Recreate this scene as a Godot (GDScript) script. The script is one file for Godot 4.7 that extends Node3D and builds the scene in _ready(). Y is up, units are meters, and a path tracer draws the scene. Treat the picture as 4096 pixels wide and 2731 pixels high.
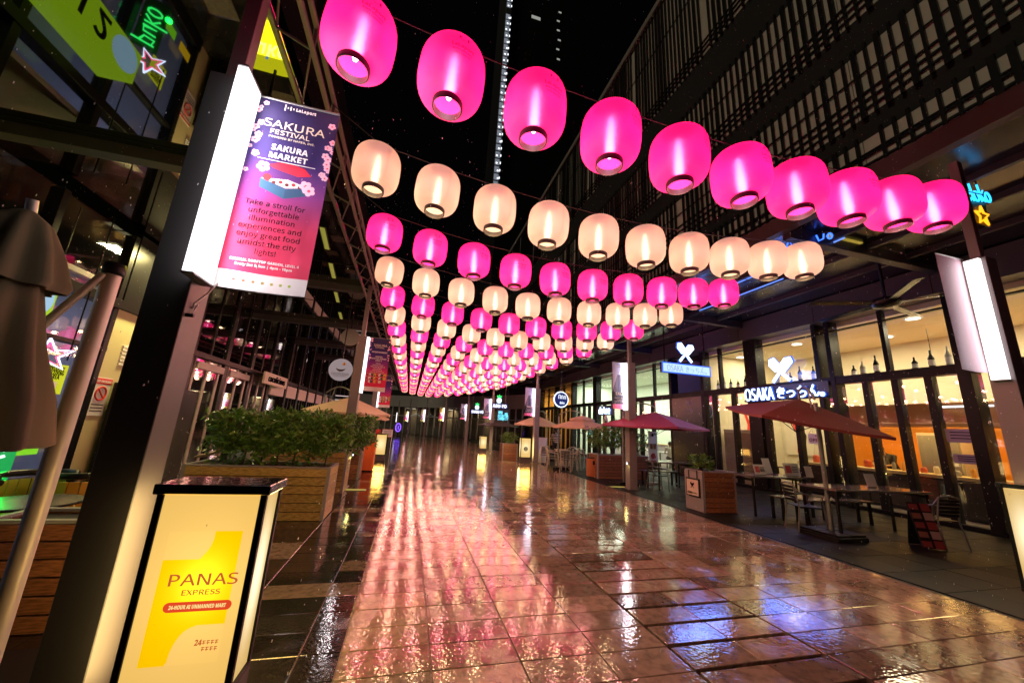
extends Node3D
# A rain-wet pedestrian street at night under a canopy of pink and cream lanterns. Metres, y up, the street runs along -z.

const EXPOSURE := 1.7     # the photograph is exposed long: emission of lamps is given as the eye of that camera sees it
var rng := RandomNumberGenerator.new()
var names := {}
var mats := {}
var boxes := {}
var sans: SystemFont
var bold: SystemFont
var serif: SystemFont

# ---------------------------------------------------------------- scene-graph helpers
func numbered(parent: Node, called: String) -> String:
	var key := str(parent.get_instance_id()) + called
	if not names.has(key):
		names[key] = 0
		return called
	names[key] += 1
	return "%s_%03d" % [called, names[key]]

func thing(called: String, label: String, category: String, at := Vector3.ZERO, turn := 0.0, group := "") -> Node3D:
	var o := Node3D.new()
	o.name = numbered(self, called)
	add_child(o, true)
	o.position = at
	o.rotation.y = turn
	tag(o, label, category, group)
	return o

func tag(o: Node, label: String, category: String, group := "") -> void:
	o.set_meta("label", label)
	o.set_meta("category", category)
	if group != "":
		o.set_meta("group", group)

func part(called: String, mesh: Mesh, m: Material, parent: Node, at := Vector3.ZERO, rot := Vector3.ZERO) -> MeshInstance3D:
	var o := MeshInstance3D.new()
	o.name = numbered(parent, called)
	o.mesh = mesh
	o.material_override = m
	parent.add_child(o, true)
	o.position = at
	o.rotation = rot
	return o

func box(called: String, size: Vector3, m: Material, parent: Node, at := Vector3.ZERO, rot := Vector3.ZERO) -> MeshInstance3D:
	return part(called, boxm(size), m, parent, at, rot)

# a box given by its two corners
func span(called: String, lo: Vector3, hi: Vector3, m: Material, parent: Node) -> MeshInstance3D:
	return part(called, boxm((hi - lo).abs()), m, parent, (lo + hi) * 0.5)

func struct(called: String, mesh: Mesh, m: Material, parent: Node = self) -> MeshInstance3D:
	var o := part(called, mesh, m, parent)
	if parent == self:
		o.set_meta("kind", "structure")
	return o

func stuff(o: Node) -> Node:
	o.set_meta("kind", "stuff")
	return o

func dup(src: Node3D, called: String, at: Vector3, turn: float, label: String, group := "") -> Node3D:
	var r := src.duplicate() as Node3D
	r.name = numbered(self, called)
	add_child(r, true)
	r.position = at
	r.rotation = Vector3(0, turn, 0)
	r.set_meta("label", label)
	if group != "":
		r.set_meta("group", group)
	return r

func boxm(size: Vector3) -> Mesh:
	var key := size.snapped(Vector3.ONE * 0.0005)
	if not boxes.has(key):
		var b := Shape.new()
		b.bevelbox(Vector3.ZERO, size, minf(0.004, 0.1 * minf(size.x, minf(size.y, size.z))))
		boxes[key] = b.done()
	return boxes[key]

# ---------------------------------------------------------------- materials (base colours are linear)
func mat(key: String, c := Color(0.5, 0.5, 0.5), rough := 0.6, metal := 0.0) -> StandardMaterial3D:
	if mats.has(key):
		return mats[key]
	var m := StandardMaterial3D.new()
	m.resource_name = key
	m.albedo_color = c.linear_to_srgb()
	m.roughness = rough
	m.metallic = metal
	mats[key] = m
	return m

func lit(key: String, c := Color(1, 1, 1), energy := 1.0) -> StandardMaterial3D:
	if mats.has(key):
		return mats[key]
	var m := StandardMaterial3D.new()
	m.resource_name = key
	m.albedo_color = Color(0.02, 0.02, 0.02)
	m.roughness = 0.5
	m.emission_enabled = true
	m.emission = c.linear_to_srgb()
	m.emission_energy_multiplier = energy / EXPOSURE
	mats[key] = m
	return m

func glass(key: String, alpha := 0.06, tint := Color(0.02, 0.02, 0.02)) -> StandardMaterial3D:
	if mats.has(key):
		return mats[key]
	var m := mat(key, tint, 0.03)
	m.transparency = BaseMaterial3D.TRANSPARENCY_ALPHA
	m.albedo_color.a = alpha
	return m

func noise_tex(freq: float, size: int, sd: int, normal := false, bump := 4.0, ramp: Gradient = null, octaves := 4) -> NoiseTexture2D:
	var n := FastNoiseLite.new()
	n.seed = sd
	n.noise_type = FastNoiseLite.TYPE_SIMPLEX_SMOOTH
	n.frequency = freq
	n.fractal_octaves = octaves
	var t := NoiseTexture2D.new()
	t.width = size
	t.height = size
	t.seamless = true
	t.noise = n
	t.as_normal_map = normal
	t.bump_strength = bump
	if ramp:
		t.color_ramp = ramp
	return t

func ramp(stops: Array) -> Gradient:
	var g := Gradient.new()
	var off := PackedFloat32Array()
	var col := PackedColorArray()
	for s in stops:
		off.append(s[0])
		col.append(s[1])
	g.offsets = off
	g.colors = col
	return g

func world_tri(m: StandardMaterial3D, scale: float) -> void:
	m.uv1_triplanar = true
	m.uv1_world_triplanar = true
	m.uv1_scale = Vector3.ONE * scale

# ---------------------------------------------------------------- shape collector (front faces clockwise)
class Shape:
	var v := PackedVector3Array()
	var n := PackedVector3Array()
	var uv := PackedVector2Array()
	var c := PackedColorArray()
	var tint := Color(1, 1, 1)
	var colored := false

	func tri(a: Vector3, b: Vector3, d: Vector3, na := Vector3.ZERO, nb := Vector3.ZERO, nd := Vector3.ZERO, ua := Vector2.ZERO, ub := Vector2.RIGHT, ud := Vector2.ONE) -> void:
		var f := (d - a).cross(b - a)
		if f.length_squared() < 1e-18:
			return
		f = f.normalized()
		v.append(a); v.append(b); v.append(d)
		n.append(na if na != Vector3.ZERO else f)
		n.append(nb if nb != Vector3.ZERO else f)
		n.append(nd if nd != Vector3.ZERO else f)
		uv.append(ua); uv.append(ub); uv.append(ud)
		if colored:
			c.append(tint); c.append(tint); c.append(tint)

	# corners go clockwise seen from the front; uv (0,0) (1,0) (1,1) (0,1)
	func quad(a: Vector3, b: Vector3, d: Vector3, e: Vector3) -> void:
		tri(a, b, d, Vector3.ZERO, Vector3.ZERO, Vector3.ZERO, Vector2(0, 0), Vector2(1, 0), Vector2(1, 1))
		tri(a, d, e, Vector3.ZERO, Vector3.ZERO, Vector3.ZERO, Vector2(0, 0), Vector2(1, 1), Vector2(0, 1))

	func box(at: Vector3, size: Vector3, bas := Basis()) -> void:
		var h := size * 0.5
		for ax in 3:
			for s in [-1.0, 1.0]:
				var nn := Vector3.ZERO
				nn[ax] = s
				var u := Vector3.ZERO
				u[(ax + 1) % 3] = 1.0
				var w := nn.cross(u)
				var ps := []
				for q in [[-1, -1], [-1, 1], [1, 1], [1, -1]]:
					ps.append(at + bas * ((nn + u * q[0] + w * q[1]) * h))
				# make the winding clockwise towards nn
				if (ps[2] - ps[0]).cross(ps[1] - ps[0]).dot(bas * nn) > 0:
					quad(ps[0], ps[1], ps[2], ps[3])
				else:
					quad(ps[3], ps[2], ps[1], ps[0])

	func bevelbox(at: Vector3, size: Vector3, r: float, bas := Basis()) -> void:
		var h := size * 0.5
		var face := func(p: Array, nn: Vector3) -> void:
			var q := []
			for x in p:
				q.append(at + bas * x)
			if q.size() == 4:
				if (q[2] - q[0]).cross(q[1] - q[0]).dot(bas * nn) > 0:
					quad(q[0], q[1], q[2], q[3])
				else:
					quad(q[3], q[2], q[1], q[0])
			else:
				if (q[2] - q[0]).cross(q[1] - q[0]).dot(bas * nn) > 0:
					tri(q[0], q[1], q[2])
				else:
					tri(q[2], q[1], q[0])
		for ax in 3:
			var i := (ax + 1) % 3
			var j := (ax + 2) % 3
			for s in [-1.0, 1.0]:
				var ps := []
				for q in [[-1, -1], [1, -1], [1, 1], [-1, 1]]:
					var p := Vector3.ZERO
					p[ax] = s * h[ax]
					p[i] = q[0] * (h[i] - r)
					p[j] = q[1] * (h[j] - r)
					ps.append(p)
				var nn := Vector3.ZERO
				nn[ax] = s
				face.call(ps, nn)
			# edges along ax
			for s in [-1.0, 1.0]:
				for t in [-1.0, 1.0]:
					var ps := []
					for k in [[-1, 0], [1, 0], [1, 1], [-1, 1]]:
						var p := Vector3.ZERO
						p[ax] = k[0] * (h[ax] - r)
						p[i] = s * (h[i] - (r if k[1] == 0 else 0.0))
						p[j] = t * (h[j] - (0.0 if k[1] == 0 else r))
						ps.append(p)
					var nn := Vector3.ZERO
					nn[i] = s
					nn[j] = t
					face.call(ps, nn)
		for a in [-1.0, 1.0]:
			for b in [-1.0, 1.0]:
				for d in [-1.0, 1.0]:
					face.call([Vector3(a * h.x, b * (h.y - r), d * (h.z - r)), Vector3(a * (h.x - r), b * h.y, d * (h.z - r)), Vector3(a * (h.x - r), b * (h.y - r), d * h.z)], Vector3(a, b, d))

	# a round bar through points; r is one radius or one per point
	func tube(pts: Array, r, sides := 8, caps := true) -> void:
		var rings := []
		var norms := []
		var side := Vector3.ZERO
		for k in pts.size():
			var t: Vector3 = (pts[mini(k + 1, pts.size() - 1)] - pts[maxi(k - 1, 0)]).normalized()
			if side == Vector3.ZERO:
				side = t.cross(Vector3.UP if absf(t.y) < 0.9 else Vector3.RIGHT).normalized()
			side = (side - t * side.dot(t)).normalized()
			var up := side.cross(t)
			var ring := []
			var nr := []
			for q in sides + 1:
				var a := TAU * q / sides
				var d := side * cos(a) + up * sin(a)
				nr.append(d)
				ring.append(pts[k] + d * (r[k] if r is Array else r))
			rings.append(ring)
			norms.append(nr)
		for k in pts.size() - 1:
			for q in sides:
				_smooth(rings[k][q], rings[k][q + 1], rings[k + 1][q + 1], rings[k + 1][q], norms[k][q], norms[k][q + 1], norms[k + 1][q + 1], norms[k + 1][q], Vector2(float(q) / sides, k), Vector2(float(q + 1) / sides, k), Vector2(float(q + 1) / sides, k + 1), Vector2(float(q) / sides, k + 1))
		if caps:
			for e in [0, pts.size() - 1]:
				for q in range(1, sides - 1):
					if e == 0:
						tri(rings[e][0], rings[e][q], rings[e][q + 1])
					else:
						tri(rings[e][0], rings[e][q + 1], rings[e][q])

	func _smooth(a: Vector3, b: Vector3, d: Vector3, e: Vector3, na: Vector3, nb: Vector3, nd: Vector3, ne: Vector3, ua: Vector2, ub: Vector2, ud: Vector2, ue: Vector2) -> void:
		if (d - a).cross(b - a).dot(na + nb + nd + ne) >= 0 and (e - a).cross(d - a).dot(na + nb + nd + ne) >= 0:
			tri(a, b, d, na, nb, nd, ua, ub, ud)
			tri(a, d, e, na, nd, ne, ua, ud, ue)
		else:
			tri(d, b, a, nd, nb, na, ud, ub, ua)
			tri(e, d, a, ne, nd, na, ue, ud, ua)

	# profile of (radius, height) turned round the y axis through at
	func lathe(prof: Array, seg := 20, at := Vector3.ZERO, bas := Basis()) -> void:
		var nn := []
		for k in prof.size():
			var t: Vector2 = prof[mini(k + 1, prof.size() - 1)] - prof[maxi(k - 1, 0)]
			nn.append(Vector2(t.y, -t.x).normalized())
		for k in prof.size() - 1:
			for q in seg:
				var ps := []
				var ns := []
				var us := []
				for w in [[k, q], [k, q + 1], [k + 1, q + 1], [k + 1, q]]:
					var a: float = TAU * w[1] / seg
					var p: Vector2 = prof[w[0]]
					var m: Vector2 = nn[w[0]]
					ps.append(at + bas * Vector3(cos(a) * p.x, p.y, sin(a) * p.x))
					ns.append(bas * Vector3(cos(a) * m.x, m.y, sin(a) * m.x))
					us.append(Vector2(float(w[1]) / seg, 1.0 - float(w[0]) / (prof.size() - 1)))
				_smooth(ps[0], ps[1], ps[2], ps[3], ns[0], ns[1], ns[2], ns[3], us[0], us[1], us[2], us[3])

	# a flat outline (xy) pushed from z = 0 to depth
	func prism(poly: PackedVector2Array, depth: float, xf := Transform3D()) -> void:
		if Geometry2D.is_polygon_clockwise(poly):
			poly.reverse()
		var idx := Geometry2D.triangulate_polygon(poly)
		var lo := poly[0]
		var hi := poly[0]
		for p in poly:
			lo = lo.min(p)
			hi = hi.max(p)
		var s := (hi - lo).max(Vector2.ONE * 1e-6)
		for k in range(0, idx.size(), 3):
			var q := [poly[idx[k]], poly[idx[k + 1]], poly[idx[k + 2]]]
			if (q[1] - q[0]).cross(q[2] - q[0]) < 0:
				q = [q[2], q[1], q[0]]
			var w := []
			var u := []
			for p in q:
				w.append(p)
				u.append(Vector2((p.x - lo.x) / s.x, 1.0 - (p.y - lo.y) / s.y))
			tri(xf * Vector3(w[0].x, w[0].y, depth), xf * Vector3(w[2].x, w[2].y, depth), xf * Vector3(w[1].x, w[1].y, depth), Vector3.ZERO, Vector3.ZERO, Vector3.ZERO, u[0], u[2], u[1])
			tri(xf * Vector3(w[0].x, w[0].y, 0), xf * Vector3(w[1].x, w[1].y, 0), xf * Vector3(w[2].x, w[2].y, 0), Vector3.ZERO, Vector3.ZERO, Vector3.ZERO, u[0], u[1], u[2])
		for k in poly.size():
			var a := poly[k]
			var b := poly[(k + 1) % poly.size()]
			quad(xf * Vector3(a.x, a.y, depth), xf * Vector3(b.x, b.y, depth), xf * Vector3(b.x, b.y, 0), xf * Vector3(a.x, a.y, 0))

	func done() -> ArrayMesh:
		var arr := []
		arr.resize(Mesh.ARRAY_MAX)
		arr[Mesh.ARRAY_VERTEX] = v
		arr[Mesh.ARRAY_NORMAL] = n
		arr[Mesh.ARRAY_TEX_UV] = uv
		if colored:
			arr[Mesh.ARRAY_COLOR] = c
		var m := ArrayMesh.new()
		m.add_surface_from_arrays(Mesh.PRIMITIVE_TRIANGLES, arr)
		return m

# ---------------------------------------------------------------- lettering
# text of a given height and (optional) greatest width, standing on the plane of bas.x / bas.y, centred at `at`
func text(s: String, height: float, width: float, m: Material, parent: Node, at: Vector3, bas := Basis(), font: Font = null, depth := 0.004, called := "lettering") -> MeshInstance3D:
	var t := TextMesh.new()
	t.font = font if font else sans
	t.font_size = 64
	t.pixel_size = height / 46.0
	t.depth = depth
	t.curve_step = 2.0
	t.text = s
	var o := part(called, t, m, parent)
	var w := t.get_aabb().size.x
	var k := 1.0
	if width > 0.0 and w > 0.0:
		k = width / w
	o.transform = Transform3D(bas * Basis.from_scale(Vector3(k, 1, 1)), at)
	return o

# strokes (arrays of Vector2 in a unit square) as a flat ribbon mesh
func strokes(lines: Array, r: float, size: float, depth := 0.02) -> Shape:
	var b := Shape.new()
	for l in lines:
		var pts := []
		for p in l:
			pts.append(Vector3(p.x * size, p.y * size, depth))
		b.tube(pts, r, 6)
	return b

func arc(cx: float, cy: float, rx: float, ry: float, a0: float, a1: float, n := 10) -> Array:
	var out := []
	for k in n + 1:
		var a := deg_to_rad(lerpf(a0, a1, float(k) / n))
		out.append(Vector2(cx + rx * cos(a), cy + ry * sin(a)))
	return out

# ================================================================ the scene
func _ready() -> void:
	rng.seed = 20240
	var cam := Camera3D.new()
	cam.name = "camera"
	add_child(cam)
	var yaw := deg_to_rad(14.5515)
	var pitch := deg_to_rad(13.1112)
	var roll := deg_to_rad(3.2517)
	var right0 := Vector3(cos(yaw), 0, sin(yaw))
	var fwd := Vector3(sin(yaw) * cos(pitch), sin(pitch), -cos(yaw) * cos(pitch))
	var up0 := right0.cross(fwd)
	cam.transform = Transform3D(Basis(right0 * cos(roll) + up0 * sin(roll), up0 * cos(roll) - right0 * sin(roll), -fwd), Vector3(0, 1.6, 0))
	cam.fov = 85.43
	cam.near = 0.05
	cam.far = 400.0
	cam.current = true

	var sky := ProceduralSkyMaterial.new()
	sky.sky_top_color = Color(0.0006, 0.0006, 0.0009).linear_to_srgb()
	sky.sky_horizon_color = Color(0.0015, 0.0014, 0.0016).linear_to_srgb()
	sky.ground_bottom_color = Color(0.002, 0.002, 0.002).linear_to_srgb()
	sky.ground_horizon_color = Color(0.004, 0.004, 0.004).linear_to_srgb()
	var env := Environment.new()
	env.background_mode = Environment.BG_SKY
	env.sky = Sky.new()
	env.sky.sky_material = sky
	env.background_energy_multiplier = 0.6
	env.tonemap_mode = Environment.TONE_MAPPER_LINEAR
	env.tonemap_exposure = EXPOSURE
	env.sdfgi_enabled = true
	env.ssao_enabled = true
	env.ssil_enabled = true
	var we := WorldEnvironment.new()
	we.name = "environment"
	we.environment = env
	add_child(we)

	var moon := DirectionalLight3D.new()
	moon.name = "night_sky_light"
	moon.light_color = Color(1.0, 0.95, 0.80)
	moon.light_energy = 0.09
	moon.light_angular_distance = 10.0
	moon.shadow_enabled = true
	add_child(moon)
	moon.rotation = Vector3(deg_to_rad(-33), deg_to_rad(-75), 0)

	sans = SystemFont.new()
	sans.font_names = PackedStringArray(["Droid Sans"])
	bold = SystemFont.new()
	bold.font_names = PackedStringArray(["Droid Sans"])
	bold.font_weight = 700
	serif = SystemFont.new()
	serif.font_names = PackedStringArray(["Droid Serif"])

	palette()
	paving()
	lanterns()
	posts()
	right_building()
	right_signs()
	left_building()
	far_end()
	light_boxes()
	left_terrace()
	right_terrace()
	people()
	rain()

func lamp(parent: Node, at: Vector3, c: Color, energy: float, size := 0.05) -> OmniLight3D:
	var l := OmniLight3D.new()
	l.name = numbered(parent, "lamp_light")
	l.light_color = c
	l.light_energy = energy
	l.light_size = size
	l.omni_range = 30.0
	l.omni_attenuation = 2.0
	l.shadow_enabled = true
	parent.add_child(l, true)
	l.position = at
	return l

func area(parent: Node, at: Vector3, size: Vector2, rot: Vector3, c: Color, energy: float) -> void:
	var l := AreaLight3D.new()
	l.name = numbered(parent, "panel_light")
	l.area_size = size
	l.light_color = c
	l.light_energy = energy
	l.shadow_enabled = true
	l.set("area_range", 30.0)
	parent.add_child(l, true)
	l.position = at
	l.rotation = rot

func palette() -> void:
	mat("black_metal", Color(0.012, 0.012, 0.013), 0.35, 0.0)
	mat("dark_frame", Color(0.009, 0.009, 0.01), 0.35)
	mat("steel", Color(0.22, 0.22, 0.22), 0.42, 0.6)
	mat("post_paint", Color(0.19, 0.175, 0.175), 0.5)
	mat("white_paint", Color(0.7, 0.7, 0.7), 0.5)
	mat("grey_paint", Color(0.24, 0.235, 0.235), 0.55)
	mat("aluminium", Color(0.5, 0.46, 0.42), 0.45, 0.35)
	mat("soil", Color(0.02, 0.015, 0.01), 0.9)
	mat("black_print", Color(0.01, 0.01, 0.012), 1.0).metallic_specular = 0.05
	mat("white_print", Color(0.8, 0.8, 0.8), 0.6)
	for k in ["dark_frame", "black_metal"]:
		mats[k].metallic_specular = 0.3
	glass("clear_glass", 0.05)

# ---------------------------------------------------------------- ground
func wet(key: String, c: Color) -> StandardMaterial3D:
	var m := mat(key, c, 1.0)
	if not mats.has("wet_rough"):
		mats["wet_rough"] = noise_tex(0.006, 1024, 3, false, 1.0, ramp([[0.0, Color(0.02, 0.02, 0.02)], [0.46, Color(0.035, 0.035, 0.035)], [0.6, Color(0.08, 0.08, 0.08)], [0.78, Color(0.2, 0.2, 0.2)], [1.0, Color(0.36, 0.36, 0.36)]]), 5)
		mats["wet_normal"] = noise_tex(0.07, 1024, 8, true, 2.2, null, 3)
		mats["stone_tone"] = noise_tex(0.03, 1024, 21, false, 1.0, ramp([[0.0, Color(0.72, 0.7, 0.68)], [0.4, Color(0.9, 0.88, 0.86)], [0.6, Color(1, 0.97, 0.94)], [1.0, Color(1, 1, 1)]]), 6)
	m.roughness_texture = mats["wet_rough"]
	m.roughness_texture_channel = BaseMaterial3D.TEXTURE_CHANNEL_RED
	m.albedo_texture = mats["stone_tone"]
	m.normal_enabled = true
	m.normal_texture = mats["wet_normal"]
	m.normal_scale = 0.11
	m.metallic_specular = 0.8
	world_tri(m, 0.3)
	return m

func slab(mesh: Mesh, m: Material, parent: Node, x: float, z: float) -> void:
	part("paving_slab", mesh, m, parent, Vector3(x, -0.025 + rng.randf_range(-0.001, 0.001), z), Vector3(rng.randf_range(-0.006, 0.006), 0, rng.randf_range(-0.005, 0.005)))

func paving() -> void:
	var base := mat("joint_dark", Color(0.006, 0.006, 0.006), 0.5)
	var gm := PlaneMesh.new()
	gm.size = Vector2(300, 300)
	var g := struct("ground", gm, base)
	g.position = Vector3(0, -0.042, -60)
	# stone tones of the promenade and of the dark terraces
	var brown := []
	for k in 6:
		var t := [1.0, 0.8, 1.15, 0.6, 0.92, 1.3][k] as float
		brown.append(wet("promenade_stone_%d" % k, Color(0.27 * t, 0.222 * t, 0.168 * t)))
	var dark := []
	for k in 3:
		var t := [1.0, 0.7, 1.35][k] as float
		dark.append(wet("dark_stone_%d" % k, Color(0.02 * t, 0.019 * t, 0.02 * t)))
	var pale := wet("pale_stone", Color(0.2, 0.17, 0.13))
	# the promenade: columns of slabs between x = -1.13 and 6.14, courses every 0.306 m
	var edges := [-1.13, -0.55, -0.28, 0.33, 0.95, 1.56, 2.17, 2.765, 3.36, 3.98, 4.6, 5.22, 5.68, 6.14]
	var walk := Node3D.new()
	walk.name = "pavement"
	add_child(walk)
	walk.set_meta("kind", "structure")
	# brown mortar bed under the hairline joints; the drainage slots of the middle strip stay open
	var bed := mat("mortar_bed", Color(0.05, 0.036, 0.028), 0.4)
	span("mortar_bed", Vector3(-1.13, -0.03, -47.6), Vector3(2.135, -0.006, -1.3), bed, walk)
	span("mortar_bed", Vector3(3.395, -0.03, -47.6), Vector3(6.14, -0.006, -1.3), bed, walk)
	var pitch := 0.306
	var far := {}
	var singles := 0
	for row in 150:
		var z := -1.53 - pitch * row
		for k in edges.size() - 1:
			var w: float = edges[k + 1] - edges[k]
			var strip := k == 6 or k == 7
			var gap_x := 0.006
			var gap_z := 0.04 if strip else 0.006
			var x: float = (edges[k] + edges[k + 1]) * 0.5
			var m: Material = brown[rng.randi() % 6]
			if k < 1:
				m = dark[rng.randi() % 3]
				if (row * 7 + 3) % 11 == 0:
					m = pale
			elif k == 1:
				m = dark[rng.randi() % 3] if (row * 5) % 9 > 1 else brown[3]
			var sx := w - gap_x
			if k == 5:
				sx -= 0.022
				x -= 0.011
			elif k == 8:
				sx -= 0.022
				x += 0.011
			var size := Vector3(sx, 0.05, pitch - gap_z)
			if singles < 299:
				slab(boxm(size), m, walk, x, z)
				singles += 1
			else:
				if not far.has(m):
					far[m] = Shape.new()
				var tilt := Basis.from_euler(Vector3(rng.randf_range(-0.007, 0.007), 0, rng.randf_range(-0.005, 0.005)))
				far[m].box(Vector3(x, -0.025, z), size, tilt)
	for m in far:
		stuff(part("far_paving", far[m].done(), m, walk))
	# dark terraces either side
	for side in 2:
		var t := Node3D.new()
		t.name = "terrace" if side == 0 else "terrace_001"
		add_child(t)
		t.set_meta("kind", "structure")
		var cols := 8 if side == 0 else 9
		var sh := {}
		var n := 0
		var dry := [mat("dry_stone_a", Color(0.014, 0.0135, 0.0145), 0.45), mat("dry_stone_b", Color(0.010, 0.010, 0.0105), 0.4), mat("dry_stone_c", Color(0.018, 0.0175, 0.018), 0.5)]
		for q in dry:
			q.metallic_specular = 0.22
		for row in 80:
			var z := -1.2 - 0.612 * row
			for k in cols:
				var x := -1.44 - 0.612 * k if side == 0 else 6.56 + 0.612 * k
				var m: Material = dark[rng.randi() % 3]
				if side == 1:
					m = dry[rng.randi() % 3]
				if side == 0 and (k * 5 + row * 3) % 7 == 0:
					m = pale
				var size := Vector3(0.606, 0.05, 0.606)
				if side == 1 and k == 0:
					x = 6.56
				if n < 150 and k < 8:
					slab(boxm(size), m, t, x, z)
					n += 1
				else:
					if not sh.has(m):
						sh[m] = Shape.new()
					sh[m].box(Vector3(x, -0.025, z), size, Basis.from_euler(Vector3(rng.randf_range(-0.002, 0.002), 0, rng.randf_range(-0.002, 0.002))))
		for m in sh:
			stuff(part("far_paving", sh[m].done(), m, t))
	# slot drain along the right-hand edge of the promenade
	var dr := thing("slot_drain", "black slot drain running along the promenade beside the restaurant terrace", "drain")
	box("channel", Vector3(0.09, 0.02, 44), mat("black_metal"), dr, Vector3(6.195, -0.02, -23))

# ---------------------------------------------------------------- lanterns
func ordinal(k: int) -> String:
	return ["first", "second", "third", "fourth", "fifth", "sixth", "seventh", "eighth", "ninth", "tenth", "eleventh", "twelfth", "thirteenth", "fourteenth", "fifteenth", "sixteenth", "seventeenth", "eighteenth", "nineteenth", "twentieth", "twenty-first", "twenty-second", "twenty-third"][k]

func shade_texture(c: Color, hot: Color) -> ImageTexture:
	# cloth on wire hoops: fine darker ribs, a little more light towards the bulb at the bottom
	var im := Image.create(64, 512, false, Image.FORMAT_RGBAF)
	for y in 512:
		var v := 1.0 - y / 511.0                         # 0 at the bottom of the shade
		var rib := 0.85 + 0.15 * pow(absf(sin(v * PI * 22.0)), 0.6)
		var glow := 0.80 + 0.34 * exp(-pow((v - 0.36) / 0.30, 2.0))
		var col := c.lerp(hot, 0.30 * exp(-pow((v - 0.34) / 0.2, 2.0)))
		for x in 64:
			var seam := 0.72 if x == 9 or x == 41 else 1.0 + 0.02 * sin(x * 0.59)
			var s := rib * glow * seam
			im.set_pixel(x, y, Color(col.r * s, col.g * s, col.b * s, 1))
	return ImageTexture.create_from_image(im)

# some lanterns burn a little stronger or weaker than others
func shade_variant(key: String, v: int) -> StandardMaterial3D:
	var k := "%s_%d" % [key, v]
	if not mats.has(k):
		mats[k] = mats[key].duplicate()
		mats[k].emission_energy_multiplier *= 0.86 if v == 1 else 1.1
	return mats[k]

func lantern_proto(pink: bool, full: bool) -> Node3D:
	var root := Node3D.new()
	var h := 0.50
	var rad := 0.255
	var b := Shape.new()
	var prof := []
	for k in 25:
		var t := lerpf(-1.0, 1.0, k / 24.0)
		var r := 0.105 + (rad - 0.105) * pow(1.0 - pow(absf(t), 4.0), 0.5) * (1.0 - 0.07 * t * t)
		prof.append(Vector2(r, t * h * 0.5))
	b.lathe(prof, 32 if full else 18)
	var key := "pink_shade" if pink else "cream_shade"
	var sm: StandardMaterial3D
	if mats.has(key):
		sm = mats[key]
	else:
		sm = mat(key, Color(0.9, 0.16, 0.42) if pink else Color(0.8, 0.6, 0.46), 0.45)
		sm.emission_enabled = true
		sm.emission = Color(1, 1, 1)
		sm.emission_operator = BaseMaterial3D.EMISSION_OP_MULTIPLY
		sm.emission_texture = shade_texture(Color(0.92, 0.003, 0.12), Color(1.0, 0.008, 0.20)) if pink else shade_texture(Color(0.62, 0.37, 0.285), Color(0.86, 0.58, 0.43))
		sm.emission_energy_multiplier = (1.8 if pink else 0.78) / EXPOSURE
		# cloth that lets some light straight through, blurred
		sm.refraction_enabled = true
		sm.refraction_scale = 0.02
		sm.roughness = 0.62
		sm.albedo_color.a = 0.76
	part("lamp_shade", b.done(), sm, root)
	var ring := Shape.new()
	ring.lathe([Vector2(0.108, -0.235), Vector2(0.116, -0.24), Vector2(0.116, -0.29), Vector2(0.108, -0.295), Vector2(0.104, -0.29), Vector2(0.104, -0.24), Vector2(0.108, -0.235)], 24 if full else 14)
	part("bottom_ring", ring.done(), mat("lantern_ring", Color(0.01, 0.008, 0.008), 0.5), root)
	# the lit bulb and, near by, the soft column of light that the cloth makes of it
	var bl := Shape.new()
	var spindle := [[-0.20, 0.02], [-0.16, 0.034], [-0.09, 0.042], [-0.02, 0.034], [0.06, 0.024], [0.13, 0.014], [0.17, 0.003]]
	var pr := [Vector2(0.003, -0.205)]
	for q in spindle:
		pr.append(Vector2(q[1] * (0.8 if full else 1.0), q[0]))
	bl.lathe(pr, 12)
	var bm := lit("bulb_pink", Color(1.0, 0.6, 0.88), 17.0) if pink else lit("bulb_cream", Color(1.0, 0.82, 0.60), 11.0)
	part("bulb", bl.done(), bm, root)
	if full:
		var top := Shape.new()
		top.lathe([Vector2(0.004, 0.262), Vector2(0.11, 0.256), Vector2(0.116, 0.248), Vector2(0.104, 0.24)], 20)
		part("top_cap", top.done(), mat("lantern_ring"), root)
		var hook := Shape.new()
		hook.tube([Vector3(0, 0.255, 0), Vector3(0, 0.33, 0)], 0.006, 6)
		part("hanger", hook.done(), mat("lantern_ring"), root)
	return root

# lettering bent round the shade
func wrap_text(s: String, height: float, width: float, r: float, y: float, a0: float) -> ArrayMesh:
	var t := TextMesh.new()
	t.font = bold
	t.font_size = 48
	t.pixel_size = height / 35.0
	t.depth = 0.0
	t.curve_step = 4.0
	t.text = s
	var k := width / maxf(0.001, t.get_aabb().size.x)
	var src := t.get_mesh_arrays()
	var vs: PackedVector3Array = src[Mesh.ARRAY_VERTEX]
	var ns: PackedVector3Array = src[Mesh.ARRAY_NORMAL]
	for i in vs.size():
		var a := a0 + vs[i].x * k / r
		ns[i] = Vector3(sin(a), 0, cos(a))
		vs[i] = Vector3(sin(a) * r, y + vs[i].y, cos(a) * r)
	var arr := []
	arr.resize(Mesh.ARRAY_MAX)
	arr[Mesh.ARRAY_VERTEX] = vs
	arr[Mesh.ARRAY_NORMAL] = ns
	arr[Mesh.ARRAY_INDEX] = src[Mesh.ARRAY_INDEX]
	var m := ArrayMesh.new()
	m.add_surface_from_arrays(Mesh.PRIMITIVE_TRIANGLES, arr)
	return m

func lantern_place(i: int, j: int) -> Vector3:
	var u := (i - 4.5) / 4.5
	return Vector3(-0.667 + 0.690 * i, 4.341 - 0.295 * (1.0 - u * u), -2.423 - 1.503 * j)

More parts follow.
